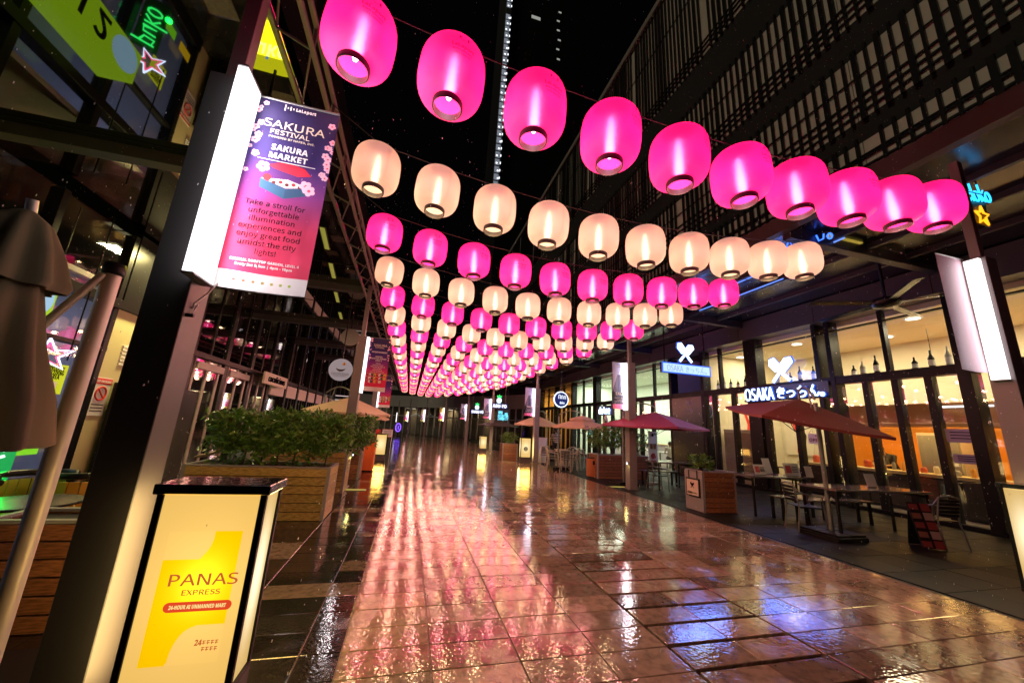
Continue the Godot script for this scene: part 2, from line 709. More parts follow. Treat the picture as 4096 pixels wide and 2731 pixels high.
func lanterns() -> void:
	var protos := [[lantern_proto(false, true), lantern_proto(true, true)], [lantern_proto(false, false), lantern_proto(true, false)]]
	var mark := lit("lantern_print", Color(0.52, 0.003, 0.11), 1.0)
	var pm: Node3D = protos[0][1]
	part("lettering", wrap_text("LaLaport", 0.030, 0.17, 0.2575, 0.03, 0.32), mark, pm)
	part("lettering", wrap_text("BUKIT BINTANG", 0.018, 0.15, 0.2575, -0.01, 0.32), mark, pm)
	part("lettering", wrap_text("CITY CENTRE", 0.018, 0.13, 0.2575, -0.04, 0.32), mark, pm)
	var bars := Shape.new()
	for k in 4:
		var a := 0.32 + [-0.12, -0.03, 0.05, 0.13][k] as float
		var hh := [0.05, 0.02, 0.02, 0.05][k] as float
		bars.box(Vector3(sin(a) * 0.249, 0.075 + hh * 0.5, cos(a) * 0.249), Vector3(0.014, hh, 0.004), Basis(Vector3.UP, a))
	part("emblem", bars.done(), mark, pm)
	var rows := 22
	for j in rows:
		var pink := j % 2 == 0
		var near := j < 7
		for i in 10:
			var p := lantern_place(i, j)
			if j > 15 and i > 9 - (j - 15):
				continue
			var src: Node3D = protos[0 if near else 1][1 if pink else 0]
			var where := "nearest row" if j == 0 else "%s row from the front" % ordinal(j) if j < rows - 1 else "farthest row"
			var o := src.duplicate() as Node3D
			o.name = numbered(self, "pink_lantern" if pink else "cream_lantern")
			add_child(o, true)
			o.position = p
			o.rotation = Vector3(rng.randf_range(-0.05, 0.05), rng.randf_range(-0.25, 0.25), rng.randf_range(-0.05, 0.05))
			var v := rng.randi() % 3
			if v > 0:
				(o.get_child(0) as MeshInstance3D).material_override = shade_variant("pink_shade" if pink else "cream_shade", v)
			tag(o, "glowing %s lantern, %s from the left in the %s" % ["magenta" if pink else "cream", ordinal(i), where], "lantern", "lanterns strung across the street")
			lamp(o, Vector3(0, -0.32, 0), Color(1.0, 0.66, 0.62) if pink else Color(1.0, 0.80, 0.58), 0.10, 0.05)
		# the cable that carries the row, and the flex above it
		var c := Shape.new()
		var pts := [Vector3(-1.25, 5.05, lantern_place(0, j).z)]
		for i in 10:
			pts.append(lantern_place(i, j) + Vector3(0, 0.33, 0))
		pts.append(Vector3(6.6, 4.75, lantern_place(0, j).z))
		c.tube(pts, 0.006, 5)
		var w := part("lantern_cable", c.done(), mat("cable", Color(0.03, 0.03, 0.03), 0.5), self)
		tag(w, "thin steel cable holding the %s lantern row across the street, %s from the front" % ["magenta" if pink else "cream", ordinal(j)], "cable", "lantern cables")
	for a in protos:
		for p in a:
			p.free()

# ---------------------------------------------------------------- printed cloth
func grad(stops: Array, t: float) -> Color:
	for k in range(1, stops.size()):
		if t <= stops[k][0]:
			return stops[k - 1][1].lerp(stops[k][1], (t - stops[k - 1][0]) / maxf(0.0001, stops[k][0] - stops[k - 1][0]))
	return stops[-1][1]

func blob(im: Image, cx: float, cy: float, r: float, c: Color) -> void:
	for y in range(maxi(0, int(cy - r)), mini(im.get_height(), int(cy + r) + 2)):
		for x in range(maxi(0, int(cx - r)), mini(im.get_width(), int(cx + r) + 2)):
			var d := Vector2(x - cx, y - cy).length()
			if d <= r:
				im.set_pixel(x, y, im.get_pixel(x, y).lerp(c, clampf(r - d, 0.0, 1.0)))

func blossom(im: Image, cx: float, cy: float, r: float, turn: float) -> void:
	for k in 5:
		var a := turn + TAU * k / 5.0
		blob(im, cx + cos(a) * r * 0.6, cy + sin(a) * r * 0.6, r * 0.5, Color(1.0, 0.78, 0.86))
	blob(im, cx, cy, r * 0.3, Color(0.9, 0.3, 0.45))

func poly(im: Image, pts: PackedVector2Array, c: Color) -> void:
	var lo := pts[0]
	var hi := pts[0]
	for p in pts:
		lo = lo.min(p)
		hi = hi.max(p)
	for y in range(maxi(0, int(lo.y)), mini(im.get_height(), int(hi.y) + 1)):
		for x in range(maxi(0, int(lo.x)), mini(im.get_width(), int(hi.x) + 1)):
			if Geometry2D.is_point_in_polygon(Vector2(x + 0.5, y + 0.5), pts):
				im.set_pixel(x, y, c)

func sakura_print(kind: int) -> StandardMaterial3D:
	var key := "sakura_print_%d" % kind
	if mats.has(key):
		return mats[key]
	var w := 200
	var h := 540
	var im := Image.create(w, h, false, Image.FORMAT_RGB8)
	var stops := [[0.0, Color(0.10, 0.05, 0.27)], [0.3, Color(0.17, 0.08, 0.42)], [0.5, Color(0.52, 0.13, 0.50)], [0.68, Color(0.86, 0.16, 0.38)], [1.0, Color(0.88, 0.14, 0.33)]]
	for y in h:
		var c := grad(stops, y / float(h))
		if y > h * 0.915:
			c = Color(0.88, 0.86, 0.86)
		for x in w:
			im.set_pixel(x, y, c)
	var r := RandomNumberGenerator.new()
	r.seed = 5 + kind
	for k in 26:
		var left := k % 2 == 0
		var y := r.randf_range(0.0, 0.42) * h
		var x := r.randf_range(0, 22) if left else w - r.randf_range(0, 22)
		blossom(im, x, y, r.randf_range(5, 10), r.randf() * TAU)
	for k in 30:
		blob(im, r.randf() * w, r.randf() * h * 0.8, r.randf_range(0.8, 1.8), Color(1, 0.7, 0.8))
	if kind == 0:
		# a lunch box with its lid lifted
		poly(im, PackedVector2Array([Vector2(56, 196), Vector2(92, 180), Vector2(140, 186), Vector2(160, 206), Vector2(128, 214), Vector2(70, 204)]), Color(0.86, 0.12, 0.26))
		poly(im, PackedVector2Array([Vector2(46, 238), Vector2(108, 228), Vector2(160, 240), Vector2(106, 254)]), Color(0.95, 0.9, 0.88))
		poly(im, PackedVector2Array([Vector2(46, 239), Vector2(106, 255), Vector2(106, 284), Vector2(48, 264)]), Color(0.16, 0.36, 0.50))
		poly(im, PackedVector2Array([Vector2(106, 255), Vector2(160, 241), Vector2(158, 264), Vector2(106, 284)]), Color(0.13, 0.30, 0.44))
		for k in 6:
			blob(im, 62 + k * 15, 239 + (k % 2) * 4, 5, Color(0.85, 0.12, 0.2) if k % 2 == 0 else Color(0.4, 0.05, 0.1))
		blob(im, 60, 232, 10, Color(0.82, 0.12, 0.18))
		for q in [Vector2(46, 204), Vector2(150, 236), Vector2(160, 248)]:
			blossom(im, q.x, q.y, 15, 0.4)
		for k in 7:
			blob(im, 40 + k * 20, 516, 4, Color(0.6, 0.3 + 0.07 * k, 0.25))
	else:
		# a row of performers in the lower part
		for k in 22:
			var x := 20 + (k % 8) * 23 + r.randf_range(-5, 5)
			var y := 360 + (k / 8) * 34
			blob(im, x, y + 14, 15, [Color(0.75, 0.2, 0.25), Color(0.9, 0.85, 0.85), Color(0.3, 0.3, 0.35), Color(0.8, 0.7, 0.2)][k % 4])
			blob(im, x, y - 4, 7, Color(0.9, 0.7, 0.6))
			blob(im, x, y - 8, 6, Color(0.1, 0.06, 0.06))
	var m := mat(key, Color(1, 1, 1), 0.7)
	m.albedo_texture = ImageTexture.create_from_image(im)
	m.backlight_enabled = true
	m.backlight = Color(0.35, 0.35, 0.35)
	return m

func sale_print() -> StandardMaterial3D:
	if mats.has("sale_print"):
		return mats["sale_print"]
	var w := 160
	var h := 500
	var im := Image.create(w, h, false, Image.FORMAT_RGB8)
	for y in h:
		for x in w:
			var c := grad([[0.0, Color(0.6, 0.66, 0.86)], [0.62, Color(0.8, 0.78, 0.88)]], y / float(h))
			var from := Vector2(80, 70)
			var d := Vector2(x, y) - from
			if d.y > 60 and d.y < 270:
				var s := d.x / d.y
				if absf(s) < 0.34:
					c = Color(0.16, 0.15, 0.27) if int(floor(s * 26.0 + 40)) % 2 == 0 else Color(0.62, 0.62, 0.75)
				if absf(s) < 0.10:
					c = Color(0.22, 0.2, 0.36)
			if y > 320 and y < 450:
				c = Color(0.13, 0.1, 0.22)
			if y >= 450:
				c = Color(0.9, 0.42, 0.62)
			im.set_pixel(x, y, c)
	var m := mat("sale_print", Color(1, 1, 1), 0.6)
	m.albedo_texture = ImageTexture.create_from_image(im)
	m.backlight_enabled = true
	m.backlight = Color(0.35, 0.35, 0.35)
	return m

func pastel_print(k: int) -> StandardMaterial3D:
	var key := "pastel_print_%d" % k
	if mats.has(key):
		return mats[key]
	var im := Image.create(40, 120, false, Image.FORMAT_RGB8)
	for y in 120:
		for x in 40:
			var c := Color(0.85, 0.82, 0.45) if y < 50 else Color(0.9, 0.35, 0.55)
			if k == 1:
				c = Color(0.86, 0.85, 0.7) if y < 60 else Color(0.6, 0.5, 0.55)
			if y > 105:
				c = Color(0.85, 0.82, 0.4)
			if absf(x - 20) + absf(y - 58) * 0.7 < 14:
				c = Color(0.95, 0.8, 0.85)
			im.set_pixel(x, y, c)
	var m := mat(key, Color(1, 1, 1), 0.6)
	m.albedo_texture = ImageTexture.create_from_image(im)
	m.backlight_enabled = true
	m.backlight = Color(0.4, 0.4, 0.4)
	return m

# a hanging cloth: its upper left corner at the origin of its own plane, slightly wavy, with real thickness
func cloth(w: float, h: float, wave: float) -> ArrayMesh:
	var b := Shape.new()
	var nx := 8
	var ny := 16
	var at := func(i: int, k: int, back: bool) -> Vector3:
		var u := i / float(nx)
		var v := k / float(ny)
		return Vector3(u * w, -v * h, wave * sin(u * 5.0 + v * 2.0) * (0.2 + 0.8 * v) - (0.003 if back else 0.0))
	for i in nx:
		for k in ny:
			for back in [false, true]:
				var p := [at.call(i, k, back), at.call(i + 1, k, back), at.call(i + 1, k + 1, back), at.call(i, k + 1, back)]
				var u := [Vector2(i / float(nx), k / float(ny)), Vector2((i + 1) / float(nx), k / float(ny)), Vector2((i + 1) / float(nx), (k + 1) / float(ny)), Vector2(i / float(nx), (k + 1) / float(ny))]
				if back:
					b.tri(p[2], p[1], p[0], Vector3.ZERO, Vector3.ZERO, Vector3.ZERO, u[2], u[1], u[0])
					b.tri(p[3], p[2], p[0], Vector3.ZERO, Vector3.ZERO, Vector3.ZERO, u[3], u[2], u[0])
				else:
					b.tri(p[0], p[1], p[2], Vector3.ZERO, Vector3.ZERO, Vector3.ZERO, u[0], u[1], u[2])
					b.tri(p[0], p[2], p[3], Vector3.ZERO, Vector3.ZERO, Vector3.ZERO, u[0], u[2], u[3])
	return b.done()

# a lamp post with its flat street light; s = +1: the street lies on its +x side
func post(x: float, z: float, w: float, s: float, lo: float, hi: float, deep: float, top: float, label: String, tube_e := 1.0, dz := 0.0) -> Node3D:
	var t := thing("lamp_post", label, "lamp post", Vector3(x, 0, z), 0.0, "lamp posts with flat light panels along the street")
	box("post", Vector3(w, hi + 0.02, w), mats["post_paint"], t, Vector3(0, (hi + 0.02) * 0.5, 0))
	box("base_plate", Vector3(w + 0.12, 0.02, w + 0.12), mats["steel"], t, Vector3(0, 0.01, 0))
	for k in 4:
		var a := TAU * (k + 0.5) / 4.0
		box("anchor_bolt", Vector3(0.03, 0.03, 0.03), mats["steel"], t, Vector3(cos(a), 0, sin(a)) * (w * 0.5 + 0.03) * 1.3 + Vector3(0, 0.035, 0))
	box("upper_pole", Vector3(0.1, top - hi - 0.02, 0.1), mats["post_paint"], t, Vector3(0, (top + hi + 0.02) * 0.5, 0))
	var lm := lit("light_panel_glow", Color(1.0, 0.93, 0.94), 2.6)
	var px := s * (w * 0.5 + 0.034)
	box("light_panel", Vector3(0.06, hi - lo, deep), lm, t, Vector3(px, (hi + lo) * 0.5, dz))
	box("panel_cap", Vector3(0.066, 0.012, deep + 0.012), mats["steel"], t, Vector3(px, lo - 0.007, dz))
	box("panel_cap", Vector3(0.066, 0.012, deep + 0.012), mats["steel"], t, Vector3(px, hi + 0.007, dz))
	# small spot that washes the foot of the post
	area(t, Vector3(s * (w * 0.5 + 0.07), (hi + lo) * 0.5, dz), Vector2(deep * 0.4, hi - lo), Vector3(0, -s * PI / 2, 0), Color(1.0, 0.93, 0.94), tube_e)
	return t

func banner(x: float, z: float, top: float, w: float, h: float, m: Material, label: String, s: float, group := "banners on the lamp posts") -> Node3D:
	# s = +1: the banner reaches towards +x from the post
	var t := thing("banner", label, "banner", Vector3(x if s > 0 else x - w, top, z), 0.0, group)
	part("cloth", cloth(w, h, 0.012), m, t)
	var rod := Shape.new()
	rod.tube([Vector3(-0.04 if s > 0 else 0.0, 0.005, 0), Vector3(w + (0.0 if s > 0 else 0.04), 0.005, 0)], 0.009, 6)
	part("top_rod", rod.done(), mats["steel"], t)
	return t

func posts() -> void:
	var tags := "pale square lamp post %s"
	post(-1.44, -2.60, 0.21, 1, 2.36, 3.80, 0.22, 5.1, "broad dark lamp post beside the yellow light box at the left front", 1.0, 0.12)
	(get_node("lamp_post/post") as MeshInstance3D).material_override = mat("dark_post", Color(0.075, 0.068, 0.07), 0.45)
	post(-1.395, -10.07, 0.22, 1, 2.24, 3.68, 0.18, 5.1, "lamp post standing right behind the hedge planters, its banner headed entertainment")
	post(-1.52, -17.0, 0.2, 1, 2.12, 3.52, 0.16, 5.1, "lamp post behind the blank cream light box on the left edge of the street")
	post(7.06, -2.78, 0.22, -1, 2.50, 4.08, 0.14, 5.6, "lamp post at the right front edge with plain pinkish white banner", 0.5)
	post(6.72, -10.5, 0.25, -1, 2.33, 3.84, 0.15, 5.2, "lamp post between the purple umbrella and the wooden bin, blue tower banner on it")
	post(6.03, -17.6, 0.24, -1, 2.19, 3.56, 0.14, 5.0, "lamp post next to the white board and the round logo light box")
	post(5.34, -24.7, 0.2, -1, 2.06, 3.39, 0.13, 4.8, "lamp post beside the farther cream light box on the right")
	post(4.74, -31.8, 0.24, -1, 1.96, 3.31, 0.13, 4.6, "lamp post left of the lower blue restaurant sign")
	post(3.28, -36.6, 0.2, -1, 1.82, 3.1, 0.13, 4.4, "far lamp post with a yellow and pink banner, rightmost of the far row")
	post(1.72, -42.0, 0.2, -1, 1.69, 3.0, 0.13, 4.4, "far lamp post with a pale grey banner, middle of the far row")
	post(-0.02, -46.0, 0.2, -1, 1.60, 2.76, 0.13, 4.3, "far lamp post with pink and yellow banner at the end of the street")
	post(-1.42, -49.5, 0.2, -1, 1.50, 2.66, 0.13, 4.2, "farthest lamp post, without a banner, left of the far row")
	for q in [["lamp_post_001", 1.0], ["lamp_post_004", -1.0]]:
		var pp := get_node(q[0])
		box("foot_spot", Vector3(0.05, 0.09, 0.07), mats["steel"], pp, Vector3(q[1] * 0.15, 0.74, 0.06))
		box("spot_lens", Vector3(0.012, 0.05, 0.05), lit("spot_lens_glow", Color(0.7, 0.8, 1.0), 4.0), pp, Vector3(q[1] * 0.182, 0.74, 0.06))
		lamp(pp, Vector3(q[1] * 0.24, 0.70, 0.06), Color(1.0, 0.9, 0.5), 0.02, 0.03)
	# ---- the big festival banner
	var w := 0.53
	var b := banner(-1.285, -2.605, 3.80, w, 1.44, sakura_print(0), "large purple and pink sakura market banner hanging on the front left lamp post", 1)
	var wp: Material = mats["white_print"]
	var dp: Material = mats["black_print"]
	var gold := mat("cream_print", Color(0.75, 0.68, 0.55), 0.6)
	var put := func(s: String, hh: float, ww: float, m: Material, y: float, f: Font = null, x := 0.0) -> void:
		text(s, hh, ww, m, b, Vector3(w * 0.5 + x, -y, 0.019), Basis(), f, 0.003)
	put.call("LaLaport", 0.024, 0.13, wp, 0.055, bold, 0.05)
	for k in 4:
		box("emblem", Vector3(0.008, [0.05, 0.012, 0.03, 0.012][k], 0.003), wp, b, Vector3(0.18 + k * 0.018, -0.055, 0.019))
	put.call("SAKURA", 0.060, 0.39, gold, 0.205, sans)
	put.call("FESTIVAL", 0.036, 0.25, gold, 0.268, sans, -0.02)
	put.call("POWERED BY NAKED, INC.", 0.014, 0.29, gold, 0.31, sans)
	put.call("SAKURA", 0.044, 0.23, wp, 0.39, bold)
	put.call("MARKET", 0.044, 0.24, wp, 0.455, bold)
	box("divider", Vector3(0.36, 0.004, 0.003), wp, b, Vector3(w * 0.5, -0.495, 0.019))
	var lines := ["Take a stroll for", "unforgettable", "illumination", "experiences and", "enjoy great food", "amidst the city", "lights!"]
	var wid := [0.36, 0.30, 0.27, 0.37, 0.37, 0.34, 0.12]
	for k in 7:
		put.call(lines[k], 0.036, wid[k], dp, 0.83 + k * 0.058, sans, -0.01)
	put.call("CENTRAL ROOFTOP GARDEN, LEVEL 4", 0.017, 0.40, wp, 1.245, bold)
	put.call("Every Sat & Sun | 4pm - 10pm", 0.017, 0.33, wp, 1.275, bold)
	var rope := Shape.new()
	rope.tube([Vector3(0.03, -1.42, 0.01), Vector3(0.0, -1.50, 0.02), Vector3(-0.04, -1.58, 0.05), Vector3(-0.045, -1.66, 0.05), Vector3(-0.03, -1.58, 0.03), Vector3(-0.06, -1.62, 0.06)], 0.006, 6)
	part("tie_rope", rope.done(), mats["white_paint"], b)
	box("rope_hook", Vector3(0.08, 0.02, 0.02), mats["black_metal"], b, Vector3(-0.05, -1.66, 0.08))
	# ---- the other banners
	b = banner(-1.20, -10.02, 3.68, 0.52, 1.38, sakura_print(1), "narrower purple and pink banner headed entertainment, on the second left lamp post", 1)
	text("SAKURA", 0.06, 0.33, gold, b, Vector3(0.27, -0.19, 0.02))
	text("FESTIVAL", 0.035, 0.22, gold, b, Vector3(0.26, -0.25, 0.02))
	text("ENTERTAINMENT", 0.036, 0.38, wp, b, Vector3(0.27, -0.37, 0.02), Basis(), bold)
	for k in 3:
		text(["CENTRAL", "ROOFTOP GARDEN", "LEVEL 4"][k], 0.03, [0.18, 0.36, 0.15][k], wp, b, Vector3(0.27, -0.49 - 0.05 * k, 0.02), Basis(), bold)
	for k in 6:
		text(["Akiba", "Appearances", "Marching Band", "Games Night", "Anime Dance", "Kite Performances"][k], 0.026, [0.12, 0.26, 0.34, 0.2, 0.24, 0.34][k], wp, b, Vector3(0.27, -0.66 - 0.045 * k, 0.02))
	b = banner(-1.40, -16.96, 3.5, 0.52, 1.36, sakura_print(2), "purple and pink festival banner half hidden behind the entertainment banner", 1)
	text("SAKURA", 0.06, 0.33, gold, b, Vector3(0.27, -0.19, 0.02))
	for k in 4:
		text(["Tampines", "Sparkling Night", "illuminations sakura", "from here"][k], 0.03, [0.16, 0.34, 0.38, 0.18][k], wp, b, Vector3(0.26, -0.9 - 0.05 * k, 0.02))
	var plain := mat("plain_banner", Color(0.36, 0.25, 0.29), 0.8)
	plain.backlight_enabled = true
	plain.backlight = Color(0.4, 0.4, 0.4)
	b = banner(6.885, -2.86, 4.12, 0.5, 1.53, plain, "plain pinkish white banner seen from behind on the right front lamp post", -1)
	var mk := func(x: float, z: float, top: float, h: float, label: String) -> void:
		var q := banner(x, z, top, 0.47, h, sale_print(), label, -1)
		text("SALE", 0.09, 0.30, wp, q, Vector3(0.25, -h * 0.68, 0.02), Basis(), bold)
		text("GRAND LAUNCH", 0.045, 0.3, wp, q, Vector3(0.25, -h * 0.08, 0.02))
		for k in 3:
			text(["Direct connection to", "LaLaport &", "Hang Tuah Transit Hub"][k], 0.034, [0.34, 0.2, 0.38][k], wp, q, Vector3(0.24, -h * (0.77 + 0.035 * k), 0.02))
	mk.call(6.58, -10.52, 3.84, 1.48, "blue tinted tower sale banner on the lamp post by the purple umbrella")
	mk.call(5.87, -17.6, 3.58, 1.37, "lilac tower sale banner on the lamp post next to the white board")
	mk.call(5.2, -24.7, 3.42, 1.3, "small lilac tower sale banner left of the upper blue restaurant sign")
	mk.call(4.58, -31.8, 3.34, 1.26, "small grey tower sale banner left of the lower blue restaurant sign")
	banner(3.14, -36.6, 3.1, 0.42, 1.24, pastel_print(0), "far yellow and pink banner, rightmost of the three at the street end", -1)
	banner(1.58, -42.0, 3.0, 0.42, 1.26, pastel_print(1), "far pale yellow and grey banner, middle of the three at the street end", -1)
	banner(-0.16, -46.0, 2.76, 0.42, 1.1, pastel_print(2), "far pink and yellow banner, leftmost of the three at the street end", -1)

# ---------------------------------------------------------------- light boxes standing on the pavement
func express_panel() -> StandardMaterial3D:
	var w := 200
	var h := 344
	var im := Image.create(w, h, false, Image.FORMAT_RGBAF)
	for y in h:
		for x in w:
			var u := x / float(w)
			var v := y / float(h)
			var d := Vector2((u - 0.56) * 0.51, (v - 0.47) * 0.87).length()
			var lamp_near := 0.90 + 0.42 * exp(-pow(d / 0.30, 2.0))
			var c := Color(0.93, 0.56, 0.135) * lamp_near
			# the printed yellow sheet with two notched corners
			if u > 0.13 and u < 0.88 and v > 0.20 and v < 0.86:
				var p := Vector2((u - 0.13) / 0.75, (v - 0.20) / 0.66)
				var yellow := true
				if p.x < 0.62 and p.y < 0.22:
					yellow = p.x > 0.47 and Vector2((p.x - 0.40) / 0.22, (p.y - 0.02) / 0.20).length() > 1.0 and p.x > 0.62 - 0.14 * pow(p.y / 0.22, 2.0)
				if p.y > 0.72 and p.x > 0.33:
					yellow = Vector2((p.x - 0.62) / 0.27, (p.y - 0.98) / 0.25).length() > 1.0 and p.x < 0.62 and p.y < 0.98
				if yellow:
					c = Color(1.0, 0.56, 0.0) * lamp_near
					c += Color(0.5, 0.6, 0.03) * exp(-pow(d / 0.11, 2.0))
				else:
					c = c * 1.04
			im.set_pixel(x, y, Color(c.r, c.g, c.b, 1))
	var m := lit("express_panel", Color(1, 1, 1), 1.0)
	m.emission_operator = BaseMaterial3D.EMISSION_OP_MULTIPLY
	m.emission_texture = ImageTexture.create_from_image(im)
	return m

func soft_panel(key: String, c: Color, hot: Color) -> StandardMaterial3D:
	if mats.has(key):
		return mats[key]
	var im := Image.create(32, 64, false, Image.FORMAT_RGBAF)
	for y in 64:
		for x in 32:
			var d := Vector2((x - 15.5) / 32.0, (y - 30.0) / 44.0).length()
			var k := exp(-pow(d / 0.42, 2.0))
			im.set_pixel(x, y, Color(c.lerp(hot, k), 1.0))
	var m := lit(key, Color(1, 1, 1), 1.0)
	m.emission_operator = BaseMaterial3D.EMISSION_OP_MULTIPLY
	m.emission_texture = ImageTexture.create_from_image(im)
	return m

func light_box(at: Vector3, size: Vector3, lo: float, front: Material, side: Material, label: String, glow: float) -> Node3D:
	var t := thing("light_box", label, "light box", at, 0.0, "light boxes standing by the lamp posts")
	var fr: Material = mats["dark_frame"]
	var w := size.x
	var d := size.z
	var hi := size.y - 0.05
	box("plinth", Vector3(w, lo - 0.03, d), mat("plinth_grey", Color(0.09, 0.085, 0.08), 0.5), t, Vector3(0, (lo - 0.03) * 0.5, 0))
	box("bottom_rail", Vector3(w + 0.004, 0.03, d + 0.004), fr, t, Vector3(0, lo - 0.015, 0))
	var cap := box("top_cap", Vector3(w + 0.03, 0.05, d + 0.03), fr, t, Vector3(0, size.y - 0.025, 0))
	cap.material_override = wet("cap_wet", Color(0.02, 0.02, 0.02))
	for sx in [-1, 1]:
		for sz in [-1, 1]:
			box("corner_post", Vector3(0.03, hi - lo, 0.03), fr, t, Vector3(sx * (w * 0.5 - 0.015), (hi + lo) * 0.5, sz * (d * 0.5 - 0.015)))
	var q := Shape.new()
	var a := w * 0.5 - 0.03
	q.quad(Vector3(-a, hi, 0), Vector3(a, hi, 0), Vector3(a, lo, 0), Vector3(-a, lo, 0))
	var fm := q.done()
	q = Shape.new()
	a = d * 0.5 - 0.03
	q.quad(Vector3(-a, hi, 0), Vector3(a, hi, 0), Vector3(a, lo, 0), Vector3(-a, lo, 0))
	var sm := q.done()
	part("light_panel", fm, front, t, Vector3(0, 0, d * 0.5 - 0.012))
	part("light_panel", fm, side, t, Vector3(0, 0, -d * 0.5 + 0.012), Vector3(0, PI, 0))
	part("light_panel", sm, side, t, Vector3(w * 0.5 - 0.012, 0, 0), Vector3(0, PI / 2, 0))
	part("light_panel", sm, side, t, Vector3(-w * 0.5 + 0.012, 0, 0), Vector3(0, -PI / 2, 0))
	if glow > 0:
		for s in [-1, 1]:
			area(t, Vector3(s * (w * 0.5 + 0.01), (hi + lo) * 0.5, 0), Vector2(d - 0.06, hi - lo), Vector3(0, -s * PI / 2, 0), Color(1.0, 0.84, 0.52), glow)
		area(t, Vector3(0, (hi + lo) * 0.5, d * 0.5 + 0.01), Vector2(w - 0.06, hi - lo), Vector3(0, PI, 0), Color(1.0, 0.74, 0.3), glow)
	return t

func light_boxes() -> void:
	var side := soft_panel("cream_panel", Color(0.66, 0.42, 0.12), Color(1.5, 1.25, 0.8))
	var plain := soft_panel("cream_panel_front", Color(0.84, 0.53, 0.16), Color(1.15, 0.95, 0.5))
	var t := light_box(Vector3(-0.95, 0, -2.555), Vector3(0.50, 1.22, 0.27), 0.27, express_panel(), side, "large cream and yellow light box of a round-the-clock mart at the left front", 0.7)
	area(t, Vector3(0, 0.7, -0.145), Vector2(0.44, 0.86), Vector3.ZERO, Color(1.0, 0.80, 0.42), 1.6)
	var red := lit("red_print", Color(0.62, 0.13, 0.03), 0.9)
	var z := 0.126
	text("PANAS", 0.052, 0.30, red, t, Vector3(0.035, 0.765, z))
	text("EXPRESS", 0.023, 0.165, red, t, Vector3(0.035, 0.708, z))
	var pill := Shape.new()
	var outline := PackedVector2Array()
	for p in arc(0.125, 0, 0.022, 0.022, -90, 90, 8) + arc(-0.125, 0, 0.022, 0.022, 90, 270, 8):
		outline.append(p)
	pill.prism(outline, 0.002)
	part("pill_badge", pill.done(), lit("pill_red", Color(0.85, 0.07, 0.02), 0.9), t, Vector3(0.035, 0.645, z - 0.002))
	text("24-HOUR AI UNMANNED MART", 0.017, 0.245, lit("pill_text", Color(1.0, 0.8, 0.3), 1.0), t, Vector3(0.035, 0.645, z + 0.002), Basis(), bold, 0.002)
	text("24", 0.024, 0.03, red, t, Vector3(0.07, 0.485, z), Basis(), bold)
	for k in 8:
		# small kanji-like sign-off, two lines
		var x := 0.095 + 0.018 * (k % 4)
		var y := 0.485 - 0.028 * (k / 4)
		box("lettering", Vector3(0.013, 0.003, 0.002), red, t, Vector3(x, y + 0.006, z))
		box("lettering", Vector3(0.013, 0.003, 0.002), red, t, Vector3(x, y - 0.003, z))
		box("lettering", Vector3(0.003, 0.017, 0.002), red, t, Vector3(x - 0.001, y, z + 0.002))
	light_box(Vector3(-1.005, 0, -16.73), Vector3(0.45, 1.07, 0.27), 0.24, plain, side, "blank cream light box on the left side of the street, before the orange planter", 0.6)
	light_box(Vector3(6.55, 0, -2.6), Vector3(0.5, 1.31, 0.28), 0.28, plain, side, "cream light box cut off by the right edge, before the right front lamp post", 0.6)
	t = light_box(Vector3(5.5, 0, -17.55), Vector3(0.52, 1.19, 0.27), 0.28, plain, side, "cream light box with a dark round logo beside the lamp post and white board", 0.6)
	var disc := Shape.new()
	disc.lathe([Vector2(0.001, 0.004), Vector2(0.1, 0.004), Vector2(0.1, 0)], 20)
	part("emblem", disc.done(), lit("disc_print", Color(0.05, 0.035, 0.02), 0.6), t, Vector3(0.0, 0.66, z - 0.003), Vector3(PI / 2, 0, 0))
	text("dolce", 0.06, 0.12, lit("disc_text", Color(0.8, 0.6, 0.3), 0.8), t, Vector3(0, 0.63, z + 0.004), Basis(), bold)
	arches(t, 0.055, Vector3(0, 0.69, z + 0.004), Basis(), mats["disc_text"])
	light_box(Vector3(4.73, 0, -24.13), Vector3(0.45, 1.0, 0.27), 0.22, plain, side, "farther small cream light box on the right, before the lamp post under the blue signs", 0.5)

# three rising arches, the cafe's emblem
func arches(parent: Node, size: float, at: Vector3, bas: Basis, m: Material) -> void:
	var b := Shape.new()
	for k in 3:
		var x := (k - 1) * size * 0.75 + size * 0.2
		var hh := size * [1.25, 0.85, 0.65][k] as float
		var pts := [Vector3(x - size * 0.22, -size * 0.3, 0), Vector3(x - size * 0.22, hh * 0.4, 0)]
		for p in arc(x, hh * 0.4, size * 0.22, size * 0.25, 180, 0, 6):
			pts.append(Vector3(p.x, p.y, 0))
		pts.append(Vector3(x + size * 0.22, -size * 0.3, 0))
		b.tube(pts, size * 0.075, 5)
	var o := part("emblem", b.done(), m, parent)
	o.transform = Transform3D(bas, at)

# ---------------------------------------------------------------- the right-hand building
const FX := 12.0     # its shop front stands on this plane

